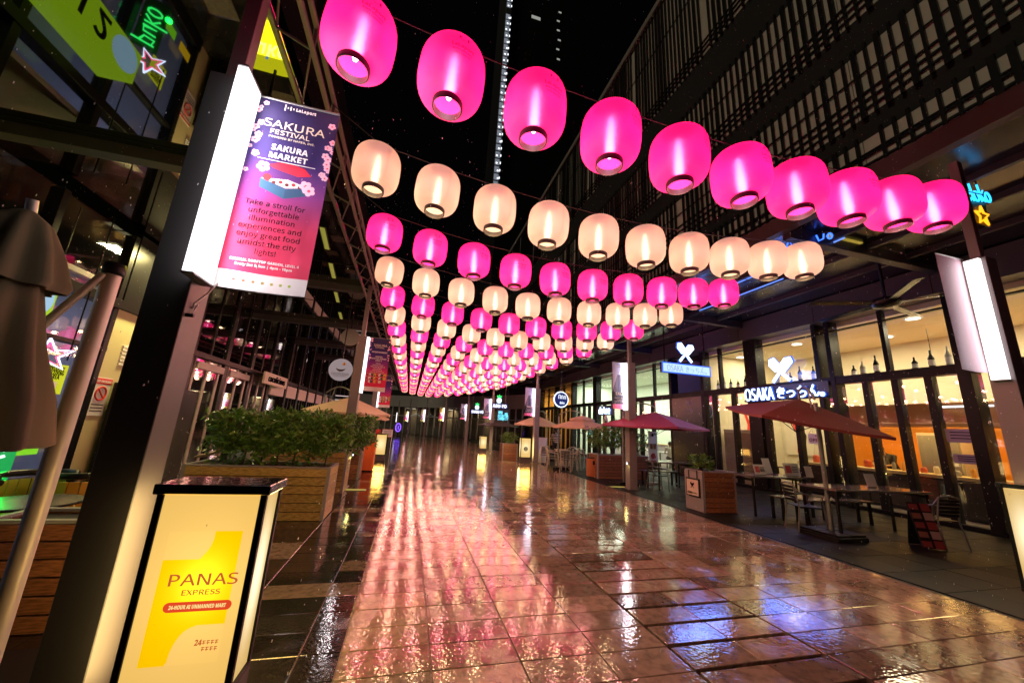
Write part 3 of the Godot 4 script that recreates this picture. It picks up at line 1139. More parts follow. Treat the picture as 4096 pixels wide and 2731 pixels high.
func right_building() -> void:
	var t := thing("restaurant_building", "dark glass fronted restaurant building along the right side with slatted upper storeys", "building")
	var fr: Material = mats["dark_frame"]
	var pane := glass("shop_glass", 0.06)
	# columns of the shop front
	for c in [[-2.3, 0.5], [-5.3, 0.22], [-8.0, 0.13], [-8.38, 0.13], [-10.7, 0.5], [-13.1, 0.16], [-15.15, 0.2], [-18.6, 0.3], [-22.8, 0.5], [-26.5, 0.3], [-30.0, 0.3], [-33.7, 0.3], [-37.0, 0.5]]:
		span("column", Vector3(FX - 0.12, 0, c[0] - c[1] * 0.5), Vector3(FX + 0.26, 5.26, c[0] + c[1] * 0.5), fr, t)
	span("transom", Vector3(FX - 0.1, 3.36, -37), Vector3(FX + 0.16, 3.58, -2), fr, t)
	span("head_rail", Vector3(FX - 0.06, 4.93, -37), Vector3(FX + 0.06, 4.97, -2), fr, t)
	span("sill", Vector3(FX - 0.1, 0, -37), Vector3(FX + 0.1, 0.09, -2), fr, t)
	var ups := [-6.68, -12.2, -16.5, -20.6, -24.7, -28.3, -31.8, -35.3]
	for z in ups:
		span("mullion", Vector3(FX - 0.06, 3.58, z - 0.05), Vector3(FX + 0.1, 5.24, z + 0.05), fr, t)
	var lows := [-3.2, -3.9, -4.6, -5.95, -6.6, -7.25, -9.25, -10.3, -11.65, -12.6, -16.7, -17.7, -19.6, -20.7, -21.7, -23.8, -24.6, -25.5, -27.4, -28.3, -29.2, -30.9, -31.8, -32.8, -34.6, -35.6]
	for z in lows:
		span("door_stile", Vector3(FX - 0.07, 0.09, z - 0.07), Vector3(FX + 0.13, 3.36, z + 0.07), fr, t)
	# a pane between each pair of uprights, upper and lower
	var edges_up := [-2.0, -5.3, -6.68, -8.0, -8.38, -10.7, -12.2, -15.15, -16.5, -18.6, -20.6, -22.8, -24.7, -26.5, -28.3, -30.0, -31.8, -33.7, -35.3, -37.0]
	for k in edges_up.size() - 1:
		span("window_pane", Vector3(FX - 0.006, 3.58, edges_up[k + 1]), Vector3(FX + 0.006, 5.24, edges_up[k]), pane, t)
	var all := lows + [-2.0, -5.3, -8.0, -8.38, -10.7, -13.1, -15.15, -18.6, -22.8, -26.5, -30.0, -33.7, -37.0]
	all.sort()
	all.reverse()
	for k in all.size() - 1:
		if all[k] < -13.0 and all[k] > -15.0:
			continue
		span("door_pane", Vector3(FX - 0.006, 0.09, all[k + 1]), Vector3(FX + 0.006, 3.36, all[k]), pane, t)
	# the black entrance panel with vertical characters
	var bp := span("sign_wall", Vector3(FX - 0.14, 0.09, -15.05), Vector3(FX - 0.02, 3.36, -13.18), mat("black_panel", Color(0.012, 0.012, 0.016), 0.25), t)
	var face := Basis(Vector3(0, 0, 1), Vector3.UP, Vector3(-1, 0, 0))
	text("OSAKA", 0.17, 0.75, mat("dull_white", Color(0.45, 0.45, 0.47), 0.6), bp, Vector3(-0.065, 0.2, 0.3), face)
	for k in 4:
		var s := Shape.new()
		var o := Vector2([0.0, 0.24, 0.0, 0.24][k], [0.0, 0.0, -0.3, -0.3][k])
		for q in [[0.0, 0.09, 0.16, 0.012], [0.0, 0.03, 0.19, 0.012], [0.0, -0.04, 0.15, 0.012], [0.0, 0.02, 0.014, 0.2], [-0.06, -0.04, 0.014, 0.1], [0.06, -0.03, 0.014, 0.12]]:
			s.box(Vector3(o.x + q[0], o.y + q[1], 0), Vector3(q[2], q[3], 0.006))
		var oo := part("lettering", s.done(), mats["dull_white"], bp)
		oo.transform = Transform3D(face, Vector3(-0.065, 1.35, 0.1))
	# rooms: floor, back wall, partitions and ceiling
	var cream := mat("osaka_wall", Color(0.70, 0.64, 0.46), 0.8)
	var white := mat("cafe_wall", Color(0.70, 0.76, 0.66), 0.8)
	var warm := mat("warm_wall", Color(0.66, 0.48, 0.25), 0.8)
	var rooms := [[-2.0, -13.1, cream, Color(1.0, 0.94, 0.76), 8.5, 15.9], [-15.1, -26.5, white, Color(0.95, 1.0, 0.88), 13.0, 16.4], [-26.5, -37.0, warm, Color(1.0, 0.80, 0.42), 7.0, 15.5]]
	for r in rooms:
		span("floor", Vector3(FX + 0.1, -0.05, r[1]), Vector3(r[5], 0.02, r[0]), mat("room_floor", Color(0.16, 0.12, 0.09), 0.4), t)
		span("back_wall", Vector3(r[5], 0.0, r[1]), Vector3(r[5] + 0.2, 5.3, r[0]), r[2], t)
		span("ceiling", Vector3(FX + 0.26, 5.12, r[1]), Vector3(r[5], 5.3, r[0]), r[2], t)
		span("partition", Vector3(FX + 0.26, 0.02, r[1] - 0.05), Vector3(r[5], 5.12, r[1] + 0.05), r[2], t)
		var n := int((r[0] - r[1]) / 2.7)
		for k in n:
			var z: float = lerpf(r[0], r[1], (k + 0.5) / n)
			area(t, Vector3(13.9, 5.08, z), Vector2(1.4, 1.4), Vector3(-PI / 2, 0, 0), r[3], r[4])
	span("partition", Vector3(FX + 0.26, 0.02, -2.0), Vector3(15.9, 5.12, -1.9), cream, t)
	span("partition", Vector3(FX + 0.26, 0.02, -15.15), Vector3(16.4, 5.12, -15.02), white, t)
	# downlights
	var dl := lit("downlight_glow", Color(1.0, 0.95, 0.8), 9.0)
	for p in [[12.95, -6.5], [13.2, -9.9], [13.5, -12.6], [13.2, -4.0], [14.5, -8.0]]:
		var l := thing("downlight", "", "downlight", Vector3(p[0], 5.11, p[1]), 0.0, "round ceiling lights in the restaurant")
		l.set_meta("label", ["round ceiling light over the bottle shelf, in the bay nearest the white banner", "round ceiling light in the bay above the lit restaurant letters", "round ceiling light in the bay beside the blue glowing hanging sign", "round ceiling light hidden behind the plain white banner", "round ceiling light deep in the restaurant room"][names.get(str(get_instance_id()) + "downlight", 0)])
		var s := Shape.new()
		s.lathe([Vector2(0.001, -0.012), Vector2(0.15, -0.012)], 20)
		part("light_disc", s.done(), dl, l)
		s = Shape.new()
		s.lathe([Vector2(0.15, -0.004), Vector2(0.15, -0.022), Vector2(0.175, -0.018), Vector2(0.18, 0.0)], 20)
		part("bezel", s.done(), mats["white_paint"], l)
	# fascia and the canopy that reaches out over the terrace
	var dull := mat("soffit_dark", Color(0.016, 0.016, 0.02), 0.22)
	span("fascia", Vector3(FX - 0.3, 5.26, -37), Vector3(FX + 0.3, 5.95, -1), mat("fascia_dark", Color(0.06, 0.06, 0.066), 0.4), t)
	for k in 13:
		span("fascia_joint", Vector3(FX - 0.306, 5.26, -2.68 - 2.75 * k), Vector3(FX - 0.29, 5.95, -2.665 - 2.75 * k), mats["black_metal"], t)
	span("soffit", Vector3(7.15, 5.98, -40), Vector3(FX + 0.3, 6.12, 1), dull, t)
	span("gutter", Vector3(6.98, 5.86, -40), Vector3(7.15, 6.2, 1), mat("gutter_grey", Color(0.07, 0.065, 0.06), 0.5), t)
	for k in 8:
		var z := 0.2 - 5.5 * k
		span("canopy_beam", Vector3(7.15, 5.72, z - 0.09), Vector3(FX - 0.3, 5.98, z + 0.09), mat("beam_dark", Color(0.035, 0.035, 0.045), 0.4), t)
	for x in [8.3, 9.35, 10.6]:
		span("purlin", Vector3(x - 0.04, 5.86, -40), Vector3(x + 0.04, 5.98, 1), mats["beam_dark"], t)
	# slatted upper storeys: pale panels behind dark fins
	var ux := 11.5
	var panel := mat("storey_panel", Color(0.42, 0.39, 0.33), 0.7)
	var bands := [[8.85, 10.1], [10.8, 12.95], [14.1, 17.1], [19.4, 26.3]]
	span("upper_wall", Vector3(ux + 0.7, 6.12, -52), Vector3(ux + 6.0, 26.4, 3), mat("upper_dark", Color(0.006, 0.006, 0.006), 0.9), t)
	span("parapet", Vector3(ux - 0.1, 26.35, -52), Vector3(ux + 0.7, 26.75, 3), mat("parapet_grey", Color(0.2, 0.18, 0.16), 0.7), t)
	var prev := 6.12
	for b in bands:
		span("spandrel", Vector3(ux + 0.12, prev, -52), Vector3(ux + 0.69, b[0], 3), mats["upper_dark"], t)
		prev = b[1]
		for k in 18:
			span("storey_panel", Vector3(ux + 0.12, b[0], 2.98 - 3.05 * (k + 1) + 0.02), Vector3(ux + 0.3, b[1], 2.98 - 3.05 * k), panel, t)
		for k in 3:
			var y: float = b[0] + 0.16 + 0.26 * k
			span("rail", Vector3(ux + 0.055, y, -52), Vector3(ux + 0.10, y + 0.07, 3), fr, t)
		span("rail", Vector3(ux + 0.055, lerpf(b[0], b[1], 0.62), -52), Vector3(ux + 0.09, lerpf(b[0], b[1], 0.62) + 0.05, 3), fr, t)
	span("spandrel", Vector3(ux + 0.12, prev, -52), Vector3(ux + 0.69, 26.35, 3), mats["upper_dark"], t)
	var rest := Shape.new()
	var r2 := RandomNumberGenerator.new()
	r2.seed = 77
	for b in bands:
		for k in 180:
			var z: float = 1.0 - 0.29 * k
			if r2.randf() < 0.06:
				continue
			var wdt := 0.075 if r2.randf() < 0.6 else 0.13
			var lo: float = b[0] - 0.12
			var hi: float = b[1] + 0.1
			if z < -2.0 and z > -22.0:
				span("fin", Vector3(ux - 0.02, lo, z - wdt * 0.5), Vector3(ux + 0.05, hi, z + wdt * 0.5), fr, t)
			else:
				rest.box(Vector3(ux + 0.015, (lo + hi) * 0.5, z), Vector3(0.07, hi - lo, wdt))
	stuff(part("far_fins", rest.done(), fr, t))
	# steel canopy edges; blue sheen from the sign painted on as glowing bars
	var edge_sheen := lit("blue_sheen", Color(0.12, 0.25, 1.0), 1.6)
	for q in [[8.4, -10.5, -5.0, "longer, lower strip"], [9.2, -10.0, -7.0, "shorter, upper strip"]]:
		var s := thing("blue_sheen_edge", "thin steel edge under the right canopy with painted blue sheen, %s" % q[3], "light strip", Vector3(q[0] - 0.06, 5.84, 0), 0.0, "canopy edges with painted blue sheen")
		span("light_line", Vector3(-0.012, -0.012, q[1]), Vector3(0.012, 0.012, q[2]), edge_sheen, s)
	interior()

func interior() -> void:
	# kitchen counter with its pale top, and the orange wall over it
	var t := thing("kitchen_counter", "black fronted kitchen counter with pale wooden top inside the restaurant", "counter")
	span("front", Vector3(13.3, 0.02, -10.4), Vector3(13.4, 0.95, -4.4), mat("black_panel"), t)
	span("counter_top", Vector3(13.22, 0.95, -10.4), Vector3(14.1, 1.03, -4.4), mat("pale_wood", Color(0.62, 0.48, 0.22), 0.5), t)
	for k in 6:
		span("front_panel", Vector3(13.285, 0.1, -10.35 + k), Vector3(13.3, 0.9, -9.4 + k), mat("black_panel_b", Color(0.02, 0.018, 0.016), 0.4), t)
	var r := RandomNumberGenerator.new()
	r.seed = 9
	for k in 16:
		var z := -10.0 + k * 0.34
		var hh := r.randf_range(0.08, 0.26)
		var o := thing("condiment_jar", "%s jar standing %s from the right on the kitchen counter" % [["red", "cream", "grey", "orange"][k % 4], ordinal(15 - k)], "jar", Vector3(13.55 + r.randf() * 0.3, 1.03, z), 0.0, "jars on the kitchen counter")
		var s := Shape.new()
		var rr := r.randf_range(0.04, 0.1)
		s.lathe([Vector2(0.001, 0), Vector2(rr, 0), Vector2(rr * 1.05, hh * 0.7), Vector2(rr * 0.7, hh), Vector2(0.001, hh)], 10)
		part("body", s.done(), mat("jar_%d" % (k % 4), [Color(0.6, 0.1, 0.04), Color(0.7, 0.6, 0.4), Color(0.3, 0.3, 0.3), Color(0.75, 0.35, 0.05)][k % 4], 0.3), o)
	t = thing("orange_wall", "bright orange wall panel behind the kitchen counter", "wall panel")
	span("panel", Vector3(15.6, 0.9, -10.6), Vector3(15.7, 2.35, -3.2), mat("orange_wall", Color(0.85, 0.30, 0.012), 0.7), t)
	t = thing("extractor_hood", "long brown extractor hood above the kitchen counter", "hood")
	span("hood", Vector3(13.6, 2.30, -10.4), Vector3(15.2, 2.88, -4.0), mat("hood_brown", Color(0.42, 0.17, 0.045), 0.5), t)
	span("lip", Vector3(13.55, 2.25, -10.45), Vector3(13.6, 2.35, -3.95), mat("hood_lip", Color(0.6, 0.3, 0.1), 0.4), t)
	area(t, Vector3(14.4, 2.22, -7.2), Vector2(1.2, 5.0), Vector3(-PI / 2, 0, 0), Color(1.0, 0.80, 0.42), 6.0)
	# fridge and shelves at the end of the kitchen
	t = thing("kitchen_fridge", "grey steel fridge with pale papers on it, at the right end of the kitchen", "fridge", Vector3(14.9, 0, -7.3))
	box("body", Vector3(0.7, 2.1, 0.9), mats["aluminium"], t, Vector3(0, 1.07, 0))
	box("door", Vector3(0.03, 1.1, 0.84), mats["grey_paint"], t, Vector3(-0.37, 1.5, 0))
	box("note", Vector3(0.004, 0.25, 0.2), mats["white_print"], t, Vector3(-0.39, 1.5, 0.1))
	# bottles on the ledge above the transom
	var shelf := thing("bottle_ledge", "grey ledge carrying a row of bottles above the door glass", "ledge")
	span("ledge", Vector3(12.2, 3.56, -13.0), Vector3(12.75, 3.62, -2.4), mats["grey_paint"], shelf)
	var dark := mat("bottle_dark", Color(0.012, 0.016, 0.01), 0.12)
	var clear := mat("bottle_clear", Color(0.5, 0.5, 0.46), 0.12)
	var zs := [-3.6, -4.2, -5.75, -6.05, -6.35, -6.9, -7.2, -7.5, -7.78, -8.9, -9.3, -9.7, -10.1, -11.2, -11.5, -11.8, -12.1, -12.5, -12.8]
	zs.reverse()
	for k in zs.size():
		var o := thing("bottle", "%s bottle, %s from the left on the ledge above the restaurant doors" % ["clear" if k % 5 == 1 else "dark", ordinal(k)], "bottle", Vector3(12.42 + 0.05 * sin(k * 2.1), 3.62, zs[k]), 0.0, "bottles on the ledge")
		var hh := 0.42 + 0.1 * sin(k * 1.7)
		var s := Shape.new()
		s.lathe([Vector2(0.001, 0), Vector2(0.06, 0), Vector2(0.062, hh * 0.55), Vector2(0.03, hh * 0.72), Vector2(0.02, hh * 0.78), Vector2(0.02, hh), Vector2(0.001, hh)], 12)
		part("glass_body", s.done(), clear if k % 5 == 1 else dark, o)
		s = Shape.new()
		s.lathe([Vector2(0.064, hh * 0.14), Vector2(0.064, hh * 0.46)], 12)
		part("paper_label", s.done(), mats["white_print"], o)
	# paintings
	for q in [[14.0, -13.02, "red and black brush painting nearest the black sign wall", PI / 2, 1.55], [15.86, -12.3, "red and black brush painting beside the glass entrance post", 0.0, 1.15]]:
		var p := thing("painting", q[2], "painting", Vector3(q[0], q[4], q[1]), q[3])
		box("canvas", Vector3(0.04, 1.7, 1.15), mat("canvas", Color(0.75, 0.68, 0.52), 0.8), p, Vector3(0, 0.85, 0))
		var s := Shape.new()
		s.prism(PackedVector2Array([Vector2(-0.1, 0.1), Vector2(0.14, 0.1), Vector2(0.2, 0.7), Vector2(0.02, 1.1), Vector2(-0.06, 1.5), Vector2(-0.28, 1.62), Vector2(-0.16, 1.2), Vector2(0.0, 0.75)]), 0.004)
		var m := part("red_stroke", s.done(), mat("paint_red", Color(0.75, 0.04, 0.02), 0.6), p)
		m.transform = Transform3D(Basis(Vector3(0, 0, 1), Vector3.UP, Vector3(-1, 0, 0)), Vector3(-0.022, 0, 0))
		s = Shape.new()
		s.prism(PackedVector2Array([Vector2(0.2, 0.1), Vector2(0.26, 0.1), Vector2(0.36, 0.8), Vector2(0.2, 1.2), Vector2(0.08, 1.4), Vector2(0.22, 0.9)]), 0.004)
		m = part("black_stroke", s.done(), mats["black_print"], p)
		m.transform = Transform3D(Basis(Vector3(0, 0, 1), Vector3.UP, Vector3(-1, 0, 0)), Vector3(-0.022, 0, 0))
	# louvred cabinet by the window
	t = thing("louvred_cabinet", "cream louvred cabinet standing inside the glass behind the menus", "cabinet", Vector3(12.75, 0.02, -12.0))
	box("body", Vector3(0.45, 2.0, 1.7), mat("cabinet_cream", Color(0.5, 0.42, 0.26), 0.6), t, Vector3(0.05, 1.0, 0))
	for k in 22:
		box("louvre", Vector3(0.05, 0.045, 0.76), mats["cabinet_cream"], t, Vector3(-0.2, 0.3 + k * 0.075, 0.41), Vector3(0, 0, 0.5))
		box("louvre", Vector3(0.05, 0.045, 0.76), mats["cabinet_cream"], t, Vector3(-0.2, 0.3 + k * 0.075, -0.41), Vector3(0, 0, 0.5))
	# tables, chairs and shelves further in
	for q in [[13.4, -10.6, "dark dining table inside the restaurant under the painting"], [13.6, -17.5, "pale cafe table inside the bright cafe near the seated guests"], [13.6, -20.2, "pale cafe table inside the bright cafe, deeper along the glass"]]:
		t = thing("dining_table", q[2], "table", Vector3(q[0], 0.02, q[1]))
		box("table_top", Vector3(0.9, 0.04, 0.9), mat("table_brown", Color(0.1, 0.06, 0.04), 0.4) if q[1] > -15 else mats["white_paint"], t, Vector3(0, 0.74, 0))
		for a in 4:
			box("leg", Vector3(0.05, 0.72, 0.05), mats["black_metal"], t, Vector3([-0.38, 0.38][a % 2], 0.36, [-0.38, 0.38][a / 2]))
	for q in [[12.9, -10.1, 0.4, "dark chair inside the restaurant, right of the indoor table"], [12.9, -11.2, 2.4, "dark chair inside the restaurant, left of the indoor table"]]:
		t = thing("dining_chair", q[3], "chair", Vector3(q[0], 0.02, q[1]), q[2])
		box("seat", Vector3(0.42, 0.05, 0.42), mats["table_brown"], t, Vector3(0, 0.45, 0))
		box("backrest", Vector3(0.42, 0.4, 0.03), mats["table_brown"], t, Vector3(0, 0.72, -0.2))
		for a in 4:
			box("leg", Vector3(0.035, 0.43, 0.035), mats["black_metal"], t, Vector3([-0.18, 0.18][a % 2], 0.215, [-0.18, 0.18][a / 2]))
	t = thing("cafe_counter", "pale glowing cake counter at the back of the bright cafe", "counter")
	span("counter_body", Vector3(14.6, 0.02, -25.0), Vector3(15.3, 1.1, -19.0), mats["white_paint"], t)
	span("counter_top", Vector3(14.55, 1.1, -25.05), Vector3(15.35, 1.15, -18.95), mats["pale_wood"], t)
	t = thing("drinks_fridge", "yellow lit display case beside the black sign wall inside the bright cafe", "display case", Vector3(13.3, 0.02, -15.9))
	box("body", Vector3(0.6, 1.5, 0.5), mat("case_yellow", Color(0.75, 0.45, 0.06), 0.5), t, Vector3(0, 0.75, 0))
	box("glass_front", Vector3(0.02, 1.1, 0.42), mats["clear_glass"], t, Vector3(-0.32, 0.85, 0))
	for k in 4:
		box("shelf", Vector3(0.06, 0.02, 0.42), mats["aluminium"], t, Vector3(-0.27, 0.4 + 0.28 * k, 0))
	t = thing("hanging_shelf", "warm lit shelves with goods inside the shop behind the striped visitor", "shelf")
	for k in 4:
		span("shelf_board", Vector3(14.9, 0.6 + 0.6 * k, -33.0), Vector3(15.4, 0.64 + 0.6 * k, -27.2), mats["pale_wood"], t)
	for k in 5:
		span("upright", Vector3(15.35, 0.02, -27.2 - 1.45 * k), Vector3(15.42, 2.7, -27.15 - 1.45 * k), mats["table_brown"], t)
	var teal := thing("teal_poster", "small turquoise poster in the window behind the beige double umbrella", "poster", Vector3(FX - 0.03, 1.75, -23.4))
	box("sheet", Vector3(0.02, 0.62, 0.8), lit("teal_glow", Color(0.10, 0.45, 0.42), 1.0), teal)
	for k in 5:
		box("text_line", Vector3(0.004, 0.03, 0.6 - 0.08 * (k % 2)), mats["white_print"], teal, Vector3(-0.013, 0.2 - 0.09 * k, 0))
	# notices on the glass near the right edge
	for q in [[-5.6, 1.98, 0.5, 0.3, "pale lilac notice taped to the door glass, upper of two"], [-5.55, 1.48, 0.5, 0.2, "pale lilac notice taped to the door glass, lower of two"]]:
		var p := thing("notice", q[4], "notice", Vector3(FX - 0.015, q[1], q[0]))
		box("sheet", Vector3(0.006, q[3], q[2]), mat("notice_lilac", Color(0.42, 0.38, 0.5), 0.7), p)
		for k in 3:
			box("text_line", Vector3(0.003, 0.02, q[2] * 0.7), mats["black_print"], p, Vector3(-0.004, q[3] * 0.25 - k * q[3] * 0.22, 0))
	var op := thing("open_sign", "white open sign hanging inside the glass by the entrance", "sign", Vector3(FX - 0.1, 1.78, -8.72))
	box("board", Vector3(0.012, 0.3, 0.42), mats["white_paint"], op)
	var face := Basis(Vector3(0, 0, 1), Vector3.UP, Vector3(-1, 0, 0))
	text("OPEN", 0.10, 0.34, mat("maroon_print", Color(0.16, 0.01, 0.03), 0.6), op, Vector3(-0.01, -0.04, 0), face, bold)
	text("WE ARE", 0.05, 0.14, mats["maroon_print"], op, Vector3(-0.01, 0.09, 0.08), face, bold)
	var cord := Shape.new()
	cord.tube([Vector3(0, 0.15, -0.18), Vector3(0, 0.38, 0), Vector3(0, 0.15, 0.18)], 0.004, 5)
	part("cord", cord.done(), mats["black_metal"], op)
	var ll := lit("reflected_tube_glow", Color(0.95, 0.97, 1.0), 3.0)  # added glowing bar: reflection of a light tube in the glass, built solid
	var tb := thing("reflected_tube_bar", "white bar added as a tube reflection in the glass over the kitchen", "tube light", Vector3(13.4, 2.75, -6.1))
	box("reflected_tube", Vector3(0.06, 0.04, 1.0), ll, tb)
	for k in 2:
		box("hanger", Vector3(0.012, 2.1, 0.012), mats["black_metal"], tb, Vector3(0, 1.07, -0.4 + 0.8 * k))

# きっちん。 as strokes in unit squares
func kana() -> Array:
	return [
		[[Vector2(0.2, 0.78), Vector2(0.82, 0.86)], [Vector2(0.14, 0.6), Vector2(0.88, 0.68)], [Vector2(0.42, 1.0), Vector2(0.58, 0.66), Vector2(0.76, 0.42)], [Vector2(0.76, 0.42), Vector2(0.5, 0.48), Vector2(0.26, 0.36), Vector2(0.22, 0.2), Vector2(0.4, 0.08), Vector2(0.74, 0.06)]],
		[[Vector2(0.1, 0.5), Vector2(0.4, 0.6), Vector2(0.66, 0.58), Vector2(0.8, 0.42), Vector2(0.72, 0.24), Vector2(0.5, 0.12), Vector2(0.34, 0.1)]],
		[[Vector2(0.14, 0.76), Vector2(0.84, 0.84)], [Vector2(0.4, 1.0), Vector2(0.32, 0.6), Vector2(0.26, 0.38), Vector2(0.5, 0.52), Vector2(0.74, 0.48), Vector2(0.82, 0.3), Vector2(0.68, 0.1), Vector2(0.36, 0.02)]],
		[[Vector2(0.52, 0.98), Vector2(0.3, 0.5), Vector2(0.1, 0.04), Vector2(0.32, 0.42), Vector2(0.48, 0.48), Vector2(0.56, 0.3), Vector2(0.6, 0.08), Vector2(0.76, 0.06), Vector2(0.94, 0.34)]],
		[arc(0.22, 0.14, 0.13, 0.13, 0, 360, 12)]]

func cleavers(parent: Node, m: Material, size: float, xf: Transform3D) -> void:
	for s in [-1, 1]:
		var b := Shape.new()
		var q := Transform3D(Basis(Vector3(0, 0, 1), s * 0.72), Vector3.ZERO)
		b.prism(PackedVector2Array([Vector2(-0.17, 0.12), Vector2(0.17, 0.06), Vector2(0.2, 0.56), Vector2(0.02, 0.66), Vector2(-0.17, 0.5)]), 0.03, q)
		b.prism(PackedVector2Array([Vector2(-0.055, -0.52), Vector2(0.055, -0.52), Vector2(0.05, 0.1), Vector2(-0.05, 0.1)]), 0.03, Transform3D(q.basis, Vector3(0, 0, 0.004 * s)))
		var o := part("emblem", b.done(), m, parent)
		o.transform = xf * Transform3D(Basis.from_scale(Vector3.ONE * size), Vector3.ZERO)

func right_signs() -> void:
	var face := Basis(Vector3(0, 0, 1), Vector3.UP, Vector3(-1, 0, 0))
	var glow := lit("sign_white_blue", Color(0.62, 0.8, 1.0), 4.0)
	var halo := lit("sign_blue_edge", Color(0.02, 0.12, 1.0), 1.4)
	# letters on the transom
	var t := thing("osaka_letters", "glowing white osaka kitchen letters on a rail above the red umbrella", "sign", Vector3(FX - 0.28, 2.99, -9.55))
	box("rail", Vector3(0.03, 0.05, 2.9), mats["black_metal"], t, Vector3(0.09, 0.02, 0))
	box("backing_panel", Vector3(0.02, 0.5, 2.9), mats["fascia_dark"], t, Vector3(0.12, 0.24, 0))
	text("OSAKA", 0.42, 1.12, glow, t, Vector3(0, 0.22, -0.78), face, sans, 0.03)
	text("OSAKA", 0.45, 1.17, halo, t, Vector3(0.03, 0.22, -0.78), face, bold, 0.02)
	var x := -0.14
	for k in 5:
		var st := strokes(kana()[k], 0.024, 0.36, 0.0)
		var o := part("lettering", st.done(), glow, t)
		o.transform = Transform3D(face, Vector3(0, 0.04, x))
		st = strokes(kana()[k], 0.036, 0.36, 0.0)
		o = part("lettering_edge", st.done(), halo, t)
		o.transform = Transform3D(face, Vector3(0.04, 0.04, x))
		x += 0.35 if k < 3 else 0.34
	cleavers(t, glow, 0.86, Transform3D(face, Vector3(0, 0.93, 0.12)))
	cleavers(t, halo, 0.93, Transform3D(face, Vector3(0.035, 0.93, 0.12)))
	area(t, Vector3(-0.08, 0.45, 0), Vector2(2.4, 0.7), Vector3(0, PI / 2, 0), Color(0.3, 0.42, 1.0), 1.6)
	# blade sign with lit panel
	t = thing("osaka_blade_sign", "blue white hanging panel sign with crossed cleavers, under the right canopy", "sign", Vector3(9.31, 3.78, -11.0))
	box("case", Vector3(2.02, 0.36, 0.12), mats["black_metal"], t, Vector3(0, 0.18, -0.02))
	box("light_panel", Vector3(1.94, 0.29, 0.03), lit("sign_panel_glow", Color(0.5, 0.72, 1.0), 1.25), t, Vector3(0, 0.18, 0.05))
	for k in [-1, 1]:
		box("glow_edge", Vector3(2.03, 0.035, 0.04), halo, t, Vector3(0, 0.18 + k * 0.165, 0.05))
		box("glow_edge", Vector3(0.035, 0.29, 0.04), halo, t, Vector3(k * 0.995, 0.18, 0.05))
	text("OSAKA", 0.21, 0.66, lit("panel_print", Color(0.30, 0.42, 0.75), 1.0), t, Vector3(-0.5, 0.17, 0.068), Basis(), sans)
	for k in 5:
		var o := part("lettering", strokes(kana()[k], 0.008, 0.2, 0.0).done(), mats["panel_print"], t)
		o.position = Vector3(-0.08 + 0.21 * k, 0.07, 0.068)
	cleavers(t, glow, 0.72, Transform3D(Basis(), Vector3(0, 0.74, 0.02)))
	cleavers(t, halo, 0.78, Transform3D(Basis(), Vector3(0, 0.74, -0.02)))
	for s in [-0.85, 0.85]:
		box("hanger", Vector3(0.03, 1.85, 0.03), mats["black_metal"], t, Vector3(s, 1.27, -0.03))
	area(t, Vector3(0, 0.3, 0.12), Vector2(1.9, 0.7), Vector3(0, PI, 0), Color(0.4, 0.55, 1.0), 2.0)
	area(t, Vector3(0, -0.03, 0.0), Vector2(1.9, 0.15), Vector3(-PI / 2, 0, 0), Color(0.35, 0.45, 1.0), 0.6)
	area(t, Vector3(0, 0.3, -0.1), Vector2(1.9, 0.7), Vector3.ZERO, Color(0.15, 0.28, 1.0), 2.5)
	# the cafe's round sign and letters
	t = thing("round_cafe_sign", "round dark blue cafe sign with white arches and glowing ring, hung under the canopy", "sign", Vector3(7.47, 3.16, -18.0))
	var s := Shape.new()
	s.lathe([Vector2(0.001, 0.05), Vector2(0.36, 0.05), Vector2(0.36, -0.05), Vector2(0.001, -0.05)], 32)
	part("disc", s.done(), lit("disc_blue", Color(0.005, 0.02, 0.16), 0.8), t, Vector3.ZERO, Vector3(PI / 2, 0, 0))
	s = Shape.new()
	var ring := []
	for k in 33:
		ring.append(Vector3(cos(TAU * k / 32.0), sin(TAU * k / 32.0), 0) * 0.385)
	s.tube(ring, 0.03, 8, false)
	part("glow_ring", s.done(), lit("ring_glow", Color(0.6, 0.75, 1.0), 3.0), t)
	arches(t, 0.2, Vector3(0, 0.09, 0.062), Basis(), lit("disc_white", Color(0.85, 0.9, 1.0), 1.6))
	text("dolce", 0.13, 0.26, mats["disc_white"], t, Vector3(0.04, -0.17, 0.062), Basis(), bold)
	box("hanger", Vector3(0.03, 2.4, 0.03), mats["black_metal"], t, Vector3(0, 1.6, -0.02))
	t = thing("dolce_letters", "small glowing blue white dolce letters on a dark rail above the cafe door", "sign", Vector3(FX - 0.2, 2.80, -21.35))
	box("backing_panel", Vector3(0.03, 0.6, 2.2), mats["fascia_dark"], t, Vector3(0.06, 0.18, 0))
	text("do\\ce", 0.42, 1.4, glow, t, Vector3(0, 0.17, 0), face, bold, 0.03)
	text("do\\ce", 0.45, 1.45, halo, t, Vector3(0.03, 0.17, 0), face, bold, 0.02)
	# the three hot-pot restaurant signs
	var navy := lit("navy_panel", Color(0.004, 0.02, 0.22), 1.0)
	for q in [[4.95, 2.7, -22.0, 0.95, "ABU-YO", "upper blue hanging hot pot sign with green leaf, partly hidden by a banner"], [4.67, 2.49, -28.0, 1.0, "SHABU-YO", "lower blue hanging hot pot sign with green leaf, left of the tower banners"]]:
		t = thing("hot_pot_sign", q[5], "sign", Vector3(q[0] + 0.22, q[1], q[2]))
		box("light_panel", Vector3(q[3], 0.26, 0.08), navy, t, Vector3(0, 0.13, 0))
		text(q[4], 0.19, q[3] * 0.9, lit("sign_white", Color(0.9, 0.93, 1.0), 2.5), t, Vector3(0, 0.12, 0.045), Basis(), bold)
		s = Shape.new()
